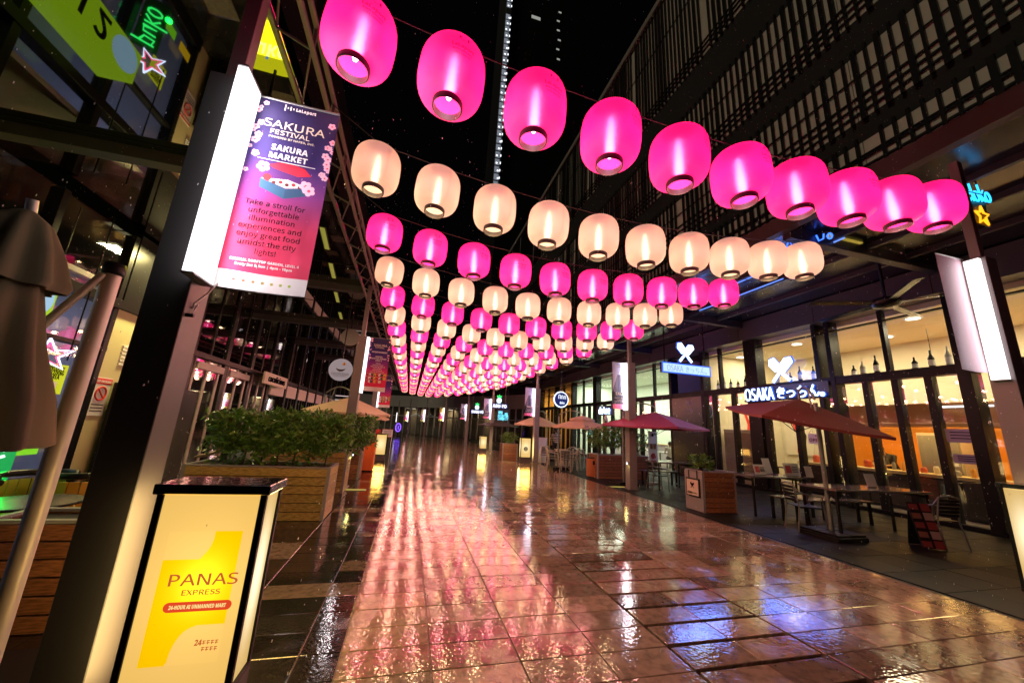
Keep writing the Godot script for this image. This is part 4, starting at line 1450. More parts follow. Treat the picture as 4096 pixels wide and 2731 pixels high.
		s.lathe([Vector2(0.001, -0.16), Vector2(0.1, -0.13), Vector2(0.16, -0.02), Vector2(0.14, 0.1), Vector2(0.06, 0.15), Vector2(0.001, 0.15)], 14)
		part("emblem", s.done(), lit("pot_white", Color(0.6, 0.85, 1.0), 2.2), t, Vector3(-0.05, 0.45, 0))
		s = Shape.new()
		for k in 3:
			var a := deg_to_rad([50, 90, 130][k])
			var d := Vector2(cos(a), sin(a))
			var n := Vector2(-d.y, d.x)
			s.prism(PackedVector2Array([n * 0.02, d * 0.12 + n * 0.06, d * 0.24, d * 0.12 - n * 0.06, -n * 0.02]), 0.02, Transform3D(Basis(), Vector3(0, 0, 0.004 * k)))
		part("leaf_emblem", s.done(), lit("leaf_green", Color(0.02, 0.8, 0.15), 1.6), t, Vector3(-0.05, 0.58, 0))
		for k in [-0.35, 0.35]:
			box("hanger", Vector3(0.025, 2.2, 0.025), mats["black_metal"], t, Vector3(k, 1.35, -0.02))
	t = thing("hot_pot_sign", "cyan glowing hot pot letters on the shop front, below the upper blue sign", "sign", Vector3(6.4, 2.1, -26.0))
	text("SHABU-YO", 0.36, 0.74, lit("cyan_glow", Color(0.15, 0.75, 1.0), 2.4), t, Vector3(0, 0.16, 0.02), Basis(), bold)
	text("MENU", 0.2, 0.3, mats["cyan_glow"], t, Vector3(-0.2, 0.5, 0.02), Basis(), bold)
	text("BAR", 0.16, 0.2, mats["cyan_glow"], t, Vector3(0.22, 0.42, 0.02), Basis(), bold)
	box("backing_panel", Vector3(0.9, 0.8, 0.04), mats["fascia_dark"], t, Vector3(0, 0.35, -0.03))
	for k in [-0.3, 0.3]:
		box("hanger", Vector3(0.025, 3.2, 0.025), mats["black_metal"], t, Vector3(k, 2.3, -0.06))
	# neon under the right canopy
	t = thing("neon_sign", "blue neon script with orange neon star, high at the right under the canopy", "neon sign", Vector3(8.25, 5.42, -3.1))
	var nb := lit("neon_cyan", Color(0.02, 0.42, 1.0), 3.0)
	var lm := [arc(0.1, 0.16, 0.1, 0.14, 20, 340), [Vector2(0.26, 0.5), Vector2(0.27, 0.02)], arc(0.42, 0.16, 0.1, 0.14, 0, 360), [Vector2(0.6, 0.5), Vector2(0.6, 0.02)], [Vector2(0.76, 0.34), Vector2(0.61, 0.18), Vector2(0.76, 0.02)], arc(0.9, 0.16, 0.1, 0.14, 0, 360)]
	var oo := part("neon_tube", strokes(lm, 0.02, 1.0, 0.0).done(), nb, t)
	oo.transform = Transform3D(Basis(Vector3(0, 0, 1), 0.16) * Basis.from_scale(Vector3(0.62, 0.62, 0.62)), Vector3(-0.25, 0.0, 0))
	var star := []
	for k in 11:
		var a := PI / 2 + TAU * k / 10.0
		star.append(Vector2(cos(a), sin(a)) * (0.17 if k % 2 == 0 else 0.07))
	oo = part("neon_star", strokes([star], 0.014, 1.0, 0.0).done(), lit("neon_orange", Color(1.0, 0.32, 0.01), 2.5), t)
	oo.position = Vector3(0.02, -0.20, 0)
	box("backing_panel", Vector3(0.5, 0.42, 0.02), mat("olive_panel", Color(0.12, 0.12, 0.01), 0.5), t, Vector3(0.0, -0.12, -0.04))
	for k in [-0.2, 0.2]:
		box("hanger", Vector3(0.02, 0.62, 0.02), mats["black_metal"], t, Vector3(k, 0.26, -0.05))
	t = thing("neon_script", "blue neon script strung under the canopy behind the magenta lanterns", "neon sign", Vector3(7.5, 5.74, -5.6), -0.9)
	lm = [[Vector2(0, 0), Vector2(0.08, 0.2), Vector2(0.16, 0.0), Vector2(0.24, 0.2)], arc(0.36, 0.1, 0.07, 0.1, 0, 360), [Vector2(0.5, -0.06), Vector2(0.5, 0.2), Vector2(0.62, 0.14), Vector2(0.5, 0.06)], [Vector2(0.7, 0.2), Vector2(0.74, 0.02), Vector2(0.84, 0.06), Vector2(0.86, 0.2)], arc(0.98, 0.1, 0.05, 0.08, 0, 360)]
	part("neon_tube", strokes(lm, 0.016, 0.75, 0.0).done(), lit("neon_blue", Color(0.03, 0.12, 1.0), 3.5), t)
	box("bracket", Vector3(0.8, 0.02, 0.02), mats["black_metal"], t, Vector3(0.37, 0.2, -0.03))
	# ceiling fan with long blades
	t = thing("ceiling_fan", "black ceiling fan under the canopy in front of the bottle windows", "fan", Vector3(10.15, 4.82, -5.5))
	s = Shape.new()
	s.lathe([Vector2(0.001, -0.11), Vector2(0.2, -0.09), Vector2(0.27, 0.0), Vector2(0.24, 0.09), Vector2(0.08, 0.13), Vector2(0.03, 0.16), Vector2(0.03, 1.16), Vector2(0.001, 1.16)], 20)
	part("motor", s.done(), mat("fan_black", Color(0.015, 0.015, 0.018), 0.25), t)
	for k in 5:
		var a := 0.2 + TAU * k / 5.0
		box("blade", Vector3(1.3, 0.02, 0.17), mats["fan_black"], t, Vector3(cos(a) * 0.88, 0.0, -sin(a) * 0.88), Vector3(0.18, a, 0))
	# amber glowing panels set just under the canopy soffit
	for q in [[8.6, -5.4, 1.1, 0.5, "amber glowing panel under the canopy behind the rightmost magenta lanterns"], [7.9, -6.6, 0.5, 0.3, "small amber glowing panel under the canopy next to the blue neon script"]]:
		t = thing("amber_panel", q[4], "skylight", Vector3(q[0], 5.955, q[1]))
		box("light_panel", Vector3(q[2], 0.03, q[3]), lit("amber_glow", Color(0.42, 0.30, 0.04), 0.8), t)
		box("frame", Vector3(0.05, 0.05, q[3] + 0.06), mats["black_metal"], t, Vector3(-q[2] * 0.5, -0.012, 0))
		box("frame", Vector3(0.05, 0.05, q[3] + 0.06), mats["black_metal"], t, Vector3(q[2] * 0.5, -0.012, 0))

# ---------------------------------------------------------------- the left-hand building
func left_building() -> void:
	var t := thing("arcade_building", "dark glazed shop building along the left side with a glossy black soffit", "building")
	var fr: Material = mats["dark_frame"]
	var lx := -6.0
	var mirror := mat("soffit_gloss", Color(0.30, 0.30, 0.28), 0.025, 1.0)
	span("soffit", Vector3(lx - 3.0, 5.2, -46), Vector3(-1.62, 5.4, 2), mirror, t)
	for k in 9:
		var z := -1.2 - 4.7 * k
		span("soffit_beam", Vector3(lx, 5.02, z - 0.1), Vector3(-1.62, 5.2, z + 0.1), mats["fascia_dark"] if mats.has("fascia_dark") else fr, t)
	for k in 12:
		span("soffit_joint", Vector3(lx, 5.192, -2.3 - 3.4 * k), Vector3(-1.62, 5.2, -2.27 - 3.4 * k), mats["black_metal"], t)
	span("upper_wall", Vector3(-9, 5.4, -46), Vector3(-4.5, 16, 2), mat("upper_dark"), t)
	# near shop with neon: low wall, glass, pale ceiling inside
	var pane := glass("shop_glass", 0.06)
	span("low_wall", Vector3(lx - 0.1, 0, -9.05), Vector3(lx + 0.1, 0.35, 1), fr, t)
	for z in [-0.8, -2.6, -4.2, -5.8, -7.25, -8.95]:
		span("column", Vector3(lx - 0.1, 0.35, z - 0.06), Vector3(lx + 0.1, 5.05, z + 0.06), fr, t)
	span("transom", Vector3(lx - 0.1, 3.5, -9.05), Vector3(lx + 0.12, 3.68, 1), fr, t)
	span("transom", Vector3(lx - 0.06, 2.62, -9.05), Vector3(lx + 0.08, 2.7, 1), fr, t)
	var zs := [1.0, -0.8, -2.6, -4.2, -5.8, -7.25, -8.95]
	for k in 6:
		span("window_pane", Vector3(lx - 0.006, 0.35, zs[k + 1]), Vector3(lx + 0.006, 3.5, zs[k]), pane, t)
		span("window_pane", Vector3(lx - 0.006, 3.68, zs[k + 1]), Vector3(lx + 0.006, 5.05, zs[k]), pane, t)
	span("back_wall", Vector3(-9.2, 0, -9.0), Vector3(-9.0, 5.1, 1), mat("mart_wall", Color(0.34, 0.36, 0.42), 0.8), t)
	span("ceiling", Vector3(-9.0, 3.9, -9.0), Vector3(lx - 0.1, 4.0, 1), mat("mart_ceiling", Color(0.5, 0.5, 0.46), 0.8), t)
	span("floor", Vector3(-9.0, -0.03, -9.0), Vector3(lx - 0.1, 0.02, 1), mats["grey_paint"], t)
	span("partition", Vector3(-9.0, 0.02, -9.05), Vector3(lx - 0.1, 3.9, -8.96), mats["mart_wall"], t)
	span("partition", Vector3(-9.0, 0.02, 0.9), Vector3(lx - 0.1, 3.9, 1.0), mats["mart_wall"], t)
	for z in [-3.0, -7.2]:
		area(t, Vector3(-7.6, 3.87, z), Vector2(0.6, 1.6), Vector3(-PI / 2, 0, 0), Color(0.72, 0.78, 1.0), 3.0)
	var cl := thing("ceiling_light", "yellowish oblong ceiling light seen through the left shop window", "ceiling light", Vector3(-7.3, 3.88, -8.2))
	box("light_panel", Vector3(0.5, 0.03, 0.16), lit("ceiling_glow", Color(1.0, 0.85, 0.4), 4.0), cl)
	box("frame", Vector3(0.56, 0.02, 0.22), mats["white_paint"], cl, Vector3(0, 0.016, 0))
	# pale service wall with louvre vent and notices
	span("service_wall", Vector3(lx - 0.1, 0.0, -11.6), Vector3(lx + 0.02, 3.52, -9.05), mat("service_wall_paint", Color(0.52, 0.47, 0.26), 0.7), t)
	span("added_glow_panel", Vector3(lx + 0.5, 4.96, -9.9), Vector3(lx + 0.8, 4.99, -9.3), lit("added_service_glow", Color(1.0, 0.9, 0.5), 2.0), t)  # added glow panel with its area light, put in to brighten the wall
	area(t, Vector3(lx + 0.65, 4.94, -9.6), Vector2(0.3, 0.6), Vector3(-PI / 2, 0, 0), Color(1.0, 0.92, 0.6), 12.0)
	span("service_head", Vector3(lx - 0.1, 3.52, -11.6), Vector3(lx + 0.1, 5.15, -9.05), fr, t)
	for k in 6:
		span("vent_slat", Vector3(lx + 0.02, 2.42 + k * 0.075, -9.98), Vector3(lx + 0.05, 2.465 + k * 0.075, -9.5), mats["white_paint"], t)
	var ns := thing("no_smoking_sign", "white no smoking sign with red ring on the pale service wall", "sign", Vector3(lx + 0.03, 1.75, -9.28))
	box("board", Vector3(0.012, 0.75, 0.42), mats["white_paint"], ns)
	box("red_band", Vector3(0.004, 0.11, 0.42), mat("sign_red", Color(0.6, 0.02, 0.02), 0.5), ns, Vector3(0.009, 0.3, 0))
	var face := Basis(Vector3(0, 0, -1), Vector3.UP, Vector3(1, 0, 0))
	var s := Shape.new()
	var ring := []
	for p in arc(0, 0.06, 0.13, 0.13, 0, 360, 20):
		ring.append(Vector3(p.x, p.y, 0))
	s.tube(ring, 0.016, 6, false)
	s.tube([Vector3(-0.09, 0.15, 0), Vector3(0.09, -0.03, 0)], 0.014, 6)
	var o := part("ring", s.done(), mats["sign_red"], ns)
	o.transform = Transform3D(face, Vector3(0.012, 0, 0))
	text("NO SMOKING", 0.05, 0.36, mats["white_print"], ns, Vector3(0.013, 0.295, 0), face, bold)
	for k in 3:
		box("text_line", Vector3(0.003, 0.018, 0.3), mats["black_print"], ns, Vector3(0.008, -0.16 - 0.06 * k, 0))
	var cab := thing("service_cabinet", "black waist high cabinet in front of the pale service wall", "cabinet", Vector3(-5.6, 0, -10.4))
	box("body", Vector3(0.6, 2.05, 1.9), mats["black_metal"], cab, Vector3(0, 1.03, 0))
	for k in 2:
		box("door", Vector3(0.02, 1.9, 0.9), mats["dark_frame"], cab, Vector3(0.312, 1.03, -0.46 + 0.92 * k))
	# the long dark shop front beyond, its frames catching pink lantern light
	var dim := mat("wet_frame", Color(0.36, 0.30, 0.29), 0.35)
	span("inner_wall", Vector3(lx - 1.6, 0, -46), Vector3(lx - 1.5, 5.2, -11.6), mat("inner_dark", Color(0.02, 0.02, 0.022), 0.6), t)
	span("transom", Vector3(lx - 0.1, 3.05, -46), Vector3(lx + 0.14, 3.2, -11.6), fr, t)
	for k in 17:
		var z := -12.0 - 2.0 * k
		span("column", Vector3(lx - 0.12, 0, z - 0.12), Vector3(lx + (0.06 if k < 4 else 0.18), 5.2, z + 0.12), fr, t)
		span("window_pane", Vector3(lx - 0.006, 3.2, z - 1.88), Vector3(lx + 0.006, 5.2, z - 0.12), mat("coated_glass", Color(0.16, 0.16, 0.17), 0.04, 1.0), t)
		span("window_pane", Vector3(lx - 0.006, 0.0, z - 1.88), Vector3(lx + 0.006, 3.05, z - 0.12), mat("coated_door_glass", Color(0.42, 0.40, 0.42), 0.03, 1.0), t)
		span("mullion", Vector3(lx - 0.05, 3.2, z - 1.04), Vector3(lx + 0.03, 5.2, z - 0.96), fr, t)
		if k < 3 or k > 3:
			for q in ([-0.3, -1.0, -1.7] if k < 3 else [-0.35, -0.85, -1.35, -1.8]):
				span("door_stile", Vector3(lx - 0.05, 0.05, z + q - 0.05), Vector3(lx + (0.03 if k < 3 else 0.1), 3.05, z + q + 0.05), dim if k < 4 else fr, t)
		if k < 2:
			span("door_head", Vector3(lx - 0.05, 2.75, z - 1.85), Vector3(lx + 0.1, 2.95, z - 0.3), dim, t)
		if k >= 3 and k < 13:
			span("fascia_panel", Vector3(lx - 0.05, 2.42, z - 1.86), Vector3(lx + 0.13, 2.98, z - 0.14), mat("pale_fascia", Color(0.72, 0.62, 0.58), 0.6), t)
	# lit slots far along the left shop fronts
	for k in 5:
		var z := -19.0 - 2.0 * k
		var l := thing("lit_doorway", "narrow pale lit doorway in the left shop fronts, %s from the cafe sign" % ordinal(k), "doorway", Vector3(lx - 0.5, 0, z), 0.0, "lit doorways on the left")
		box("light_panel", Vector3(0.05, 1.3, 0.34), lit("doorway_glow", Color(0.55, 0.62, 0.62), 0.9), l, Vector3(0, 1.5, -0.3))
		box("frame", Vector3(0.06, 2.3, 0.05), fr, l, Vector3(0.02, 1.15, -0.1))
	# the round hanging sign and the name board of the coconut cafe
	var cs := thing("round_hanging_sign", "round pale cocolicious sign with a smile, hanging under the left soffit", "sign", Vector3(-1.95, 2.88, -10.9))
	s = Shape.new()
	s.lathe([Vector2(0.001, 0.03), Vector2(0.30, 0.03), Vector2(0.305, 0.0), Vector2(0.30, -0.03), Vector2(0.001, -0.03)], 30)
	part("disc", s.done(), lit("coco_disc", Color(0.52, 0.40, 0.42), 0.55), cs, Vector3.ZERO, Vector3(PI / 2, 0, 0))
	var brown := mat("coco_print", Color(0.06, 0.02, 0.02), 0.6)
	text("cocolicious", 0.085, 0.44, brown, cs, Vector3(0, -0.11, 0.034))
	text("COCONUT DESSERTS", 0.03, 0.32, brown, cs, Vector3(0, -0.18, 0.034))
	s = Shape.new()
	var sm := PackedVector2Array()
	for p in arc(0.0, 0.05, 0.12, 0.1, 180, 360, 10) + arc(0.0, 0.05, 0.12, 0.045, 360, 180, 10):
		sm.append(p)
	s.prism(sm, 0.004)
	part("emblem", s.done(), brown, cs, Vector3(0, 0.0, 0.032))
	s = Shape.new()
	s.lathe([Vector2(0.001, 0.003), Vector2(0.04, 0.003), Vector2(0.04, 0)], 12)
	part("emblem", s.done(), mat("coco_orange", Color(0.7, 0.25, 0.05), 0.6), cs, Vector3(0.07, 0.16, 0.032), Vector3(PI / 2, 0, 0))
	box("hanger", Vector3(0.03, 1.9, 0.03), mats["black_metal"], cs, Vector3(0, 1.25, 0))
	var ghost := thing("round_hanging_sign", "second, unlit round sign hanging higher and farther under the left soffit", "sign", Vector3(-2.3, 4.35, -13.6))
	s = Shape.new()
	s.lathe([Vector2(0.001, 0.03), Vector2(0.30, 0.03), Vector2(0.305, 0.0), Vector2(0.30, -0.03), Vector2(0.001, -0.03)], 24)
	part("disc", s.done(), mats["grey_paint"], ghost, Vector3.ZERO, Vector3(PI / 2, 0, 0))
	box("hanger", Vector3(0.03, 0.6, 0.03), mats["black_metal"], ghost, Vector3(0, 0.58, 0))
	var nb := thing("cafe_name_board", "pale board with dark cocolicious letters over a door on the left", "sign", Vector3(lx + 0.42, 2.97, -17.6))
	box("board", Vector3(0.08, 0.46, 2.7), mat("name_board", Color(0.78, 0.66, 0.58), 0.6), nb)
	text("cocolicious", 0.24, 2.0, mats["black_print"], nb, Vector3(0.055, 0.0, 0), face, bold, 0.02)
	box("bracket", Vector3(0.3, 0.06, 0.06), mats["black_metal"], nb, Vector3(-0.18, 0.1, 1.2))
	box("bracket", Vector3(0.3, 0.06, 0.06), mats["black_metal"], nb, Vector3(-0.18, 0.1, -1.2))
	# horizontal lit louvres in the background, left of the street end
	for k in 7:
		var l := thing("louvre_light", "thin horizontal pink white light line far left, %s from the top of its stack" % ordinal(k), "light strip", Vector3(-5.0, 3.3 - 0.32 * k, -32.0), 0.0, "stacked light lines far left")
		box("light_line", Vector3(1.6, 0.05, 0.05), lit("louvre_glow", Color(0.8, 0.62, 0.6), 1.0), l)
		box("bracket", Vector3(1.7, 0.06, 0.04), fr, l, Vector3(0, -0.07, 0))
	# olive light strips let into the soffit
	for q in [[-2.10, -7.8, 1.0], [-2.28, -9.6, 1.0], [-2.55, -11.8, 1.0], [-2.8, -14.0, 0.9]]:
		var l := thing("soffit_light", "olive light strip in the left soffit, %s from the front" % ordinal(names.get(str(get_instance_id()) + "soffit_light", -1) + 1), "light strip", Vector3(q[0], 5.185, q[1]), 0.1, "olive light strips in the left soffit")
		box("light_panel", Vector3(0.09, 0.02, q[2]), lit("olive_glow", Color(0.42, 0.38, 0.06), 0.6), l)
		box("frame", Vector3(0.13, 0.012, q[2] + 0.06), fr, l, Vector3(0, 0.006, 0))
	# steel ladder truss along the street edge of the left canopy
	var tr := thing("edge_truss", "grey steel ladder truss running along the edge of the left canopy", "truss")
	var st := mat("truss_steel", Color(0.20, 0.19, 0.17), 0.45, 0.3)
	var cd := [Vector3(-1.22, 5.08, 0), Vector3(-1.22, 4.84, 0), Vector3(-1.56, 4.98, 0)]
	for c in cd:
		span("chord", Vector3(c.x - 0.022, c.y - 0.022, -40), Vector3(c.x + 0.022, c.y + 0.022, 1), st, tr)
	for k in 46:
		var z := 0.3 - 0.85 * k
		span("rung", Vector3(-1.235, 4.862, z - 0.014), Vector3(-1.205, 5.058, z + 0.014), st, tr)
		s = Shape.new()
		s.tube([Vector3(-1.24, 4.84, z), Vector3(-1.54, 4.97, z)], 0.014, 5)
		part("rung", s.done(), st, tr)
		s = Shape.new()
		s.tube([Vector3(-1.24, 5.08, z), Vector3(-1.54, 4.99, z - 0.85)], 0.011, 5)
		part("brace", s.done(), st, tr)
	signs_left()

func signs_left() -> void:
	# yellow hanging sign, hidden from here behind the lamp post but mirrored in the soffit
	var y := lit("sign_yellow", Color(0.82, 0.80, 0.01), 1.7)
	var t := thing("yellow_hanging_sign", "yellow round-the-clock shop sign seen mirrored upside down in the glossy left soffit", "sign", Vector3(-2.48, 3.70, -5.0))
	var s := Shape.new()
	var pts := PackedVector2Array()
	for p in arc(-0.27, -0.27, 0.12, 0.12, 180, 270, 5) + arc(0.27, -0.27, 0.12, 0.12, 270, 360, 5) + arc(0.2, 0.2, 0.2, 0.2, 0, 90, 7) + arc(-0.3, 0.3, 0.09, 0.09, 90, 180, 5):
		pts.append(p)
	s.prism(pts, 0.14, Transform3D(Basis(), Vector3(0, 0, -0.07)))
	part("light_panel", s.done(), y, t)
	text("24", 0.30, 0.36, lit("sign_orange", Color(1.0, 0.12, 0.0), 1.3), t, Vector3(-0.05, -0.12, 0.075), Basis(), bold)
	text("hours", 0.12, 0.22, mats["sign_orange"], t, Vector3(0.26, -0.16, 0.075))
	text("puko", 0.24, 0.5, lit("sign_sky", Color(0.2, 0.45, 0.95), 1.2), t, Vector3(-0.02, 0.18, 0.075), Basis(), bold)
	for k in [-0.22, 0.12]:
		box("hanger", Vector3(0.03, 1.02, 0.03), mats["black_metal"], t, Vector3(k, 0.89, 0))
	area(t, Vector3(0, 0, 0.1), Vector2(0.6, 0.6), Vector3(0, PI, 0), Color(0.9, 0.9, 0.1), 0.3)
	# the long lime fascia box
	t = thing("lime_fascia_box", "long lime green lit box sign over the left shop window, mirrored in the soffit above", "sign", Vector3(-5.55, 3.05, -5.3))
	box("light_panel", Vector3(0.5, 0.6, 3.2), lit("sign_lime", Color(0.36, 0.62, 0.01), 0.9), t)
	var face := Basis(Vector3(0, 0, -1), Vector3.UP, Vector3(1, 0, 0))
	text("PUKO N 2", 0.42, 2.2, mats["black_print"], t, Vector3(0.26, 0, 0.2), face, bold)
	s = Shape.new()
	s.lathe([Vector2(0.001, 0.004), Vector2(0.27, 0.004), Vector2(0.27, 0)], 20)
	part("emblem", s.done(), lit("sign_pale_blue", Color(0.35, 0.6, 0.8), 0.9), t, Vector3(0.25, 0.0, -1.3), Vector3(0, 0, -PI / 2))
	text("2", 0.4, 0.3, mats["black_print"], t, Vector3(0, 0, 1.602), Basis(), bold)
	# neon star over green script in the window
	t = thing("neon_star_sign", "white and pink neon star above green neon script in the left shop window", "neon sign", Vector3(-5.62, 2.31, -7.5), 0.55)
	var star := []
	for k in 11:
		var a := PI / 2 + 0.12 + TAU * k / 10.0
		star.append(Vector2(cos(a), sin(a)) * (0.27 if k % 2 == 0 else 0.105))
	part("neon_tube", strokes([star], 0.016, 1.0, 0.0).done(), lit("neon_white", Color(0.6, 0.72, 1.0), 4.0), t)
	part("neon_tube", strokes([star], 0.014, 0.78, 0.01).done(), lit("neon_pink", Color(1.0, 0.08, 0.22), 2.5), t)
	var lm := [[Vector2(0, 0.3), Vector2(0.02, -0.2), Vector2(0.0, 0.25), Vector2(0.16, 0.28), Vector2(0.18, 0.1), Vector2(0.02, 0.04)], [Vector2(0.28, 0.28), Vector2(0.3, 0.06), Vector2(0.42, 0.04), Vector2(0.46, 0.26), Vector2(0.46, 0.02)], [Vector2(0.58, 0.44), Vector2(0.58, 0.02)], [Vector2(0.74, 0.28), Vector2(0.6, 0.16), Vector2(0.76, 0.02)], arc(0.92, 0.15, 0.1, 0.13, 0, 360)]
	var o := part("neon_tube", strokes(lm, 0.02, 1.0, 0.0).done(), lit("neon_green", Color(0.03, 1.0, 0.16), 2.6), t)
	o.transform = Transform3D(Basis(Vector3(0, 0, 1), -PI / 2) * Basis.from_scale(Vector3(0.8, 0.8, 0.8)), Vector3(-0.26, -0.36, 0))
	box("backing_panel", Vector3(0.36, 1.2, 0.02), mat("green_panel", Color(0.015, 0.05, 0.02), 0.4), t, Vector3(-0.14, -0.85, -0.05))
	lamp(t, Vector3(0.1, -0.7, 0.5), Color(0.05, 1.0, 0.25), 0.03)
	for k in 2:
		box("bracket", Vector3(0.02, 2.6, 0.02), mats["black_metal"], t, Vector3(-0.2 + 0.4 * k, 1.25, -0.06))
	# sheets stuck to the shop window
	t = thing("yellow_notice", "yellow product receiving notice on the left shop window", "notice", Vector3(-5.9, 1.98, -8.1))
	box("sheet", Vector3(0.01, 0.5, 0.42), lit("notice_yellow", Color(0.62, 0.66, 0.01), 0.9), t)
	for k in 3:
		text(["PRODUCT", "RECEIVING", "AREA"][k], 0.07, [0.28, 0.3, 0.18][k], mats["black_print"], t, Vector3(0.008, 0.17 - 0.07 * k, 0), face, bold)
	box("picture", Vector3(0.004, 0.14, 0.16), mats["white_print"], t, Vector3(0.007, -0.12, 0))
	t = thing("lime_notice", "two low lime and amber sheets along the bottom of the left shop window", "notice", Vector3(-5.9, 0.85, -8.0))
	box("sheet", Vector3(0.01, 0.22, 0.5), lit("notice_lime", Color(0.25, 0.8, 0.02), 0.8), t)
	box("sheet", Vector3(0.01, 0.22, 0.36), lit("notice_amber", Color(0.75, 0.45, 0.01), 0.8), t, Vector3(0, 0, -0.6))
	# the green neon board low at the left edge
	t = thing("green_neon_board", "green glowing neon board with white script low at the left edge", "neon sign", Vector3(-4.22, 0.62, -5.3), 0.6)
	box("backing_panel", Vector3(0.42, 0.85, 0.03), lit("green_glow", Color(0.01, 0.42, 0.09), 0.9), t, Vector3(0, 0.25, 0))
	o = part("neon_tube", strokes(lm, 0.016, 0.55, 0.0).done(), lit("neon_mint", Color(0.5, 1.0, 0.7), 3.0), t)
	o.transform = Transform3D(Basis(Vector3(0, 0, 1), 1.2), Vector3(0.0, 0.0, 0.03))
	for k in [-0.16, 0.16]:
		box("leg", Vector3(0.03, 0.8, 0.03), mats["black_metal"], t, Vector3(k, -0.22, -0.03))
	area(t, Vector3(0, 0.25, 0.06), Vector2(0.4, 0.8), Vector3(0, PI, 0), Color(0.05, 1.0, 0.3), 0.9)

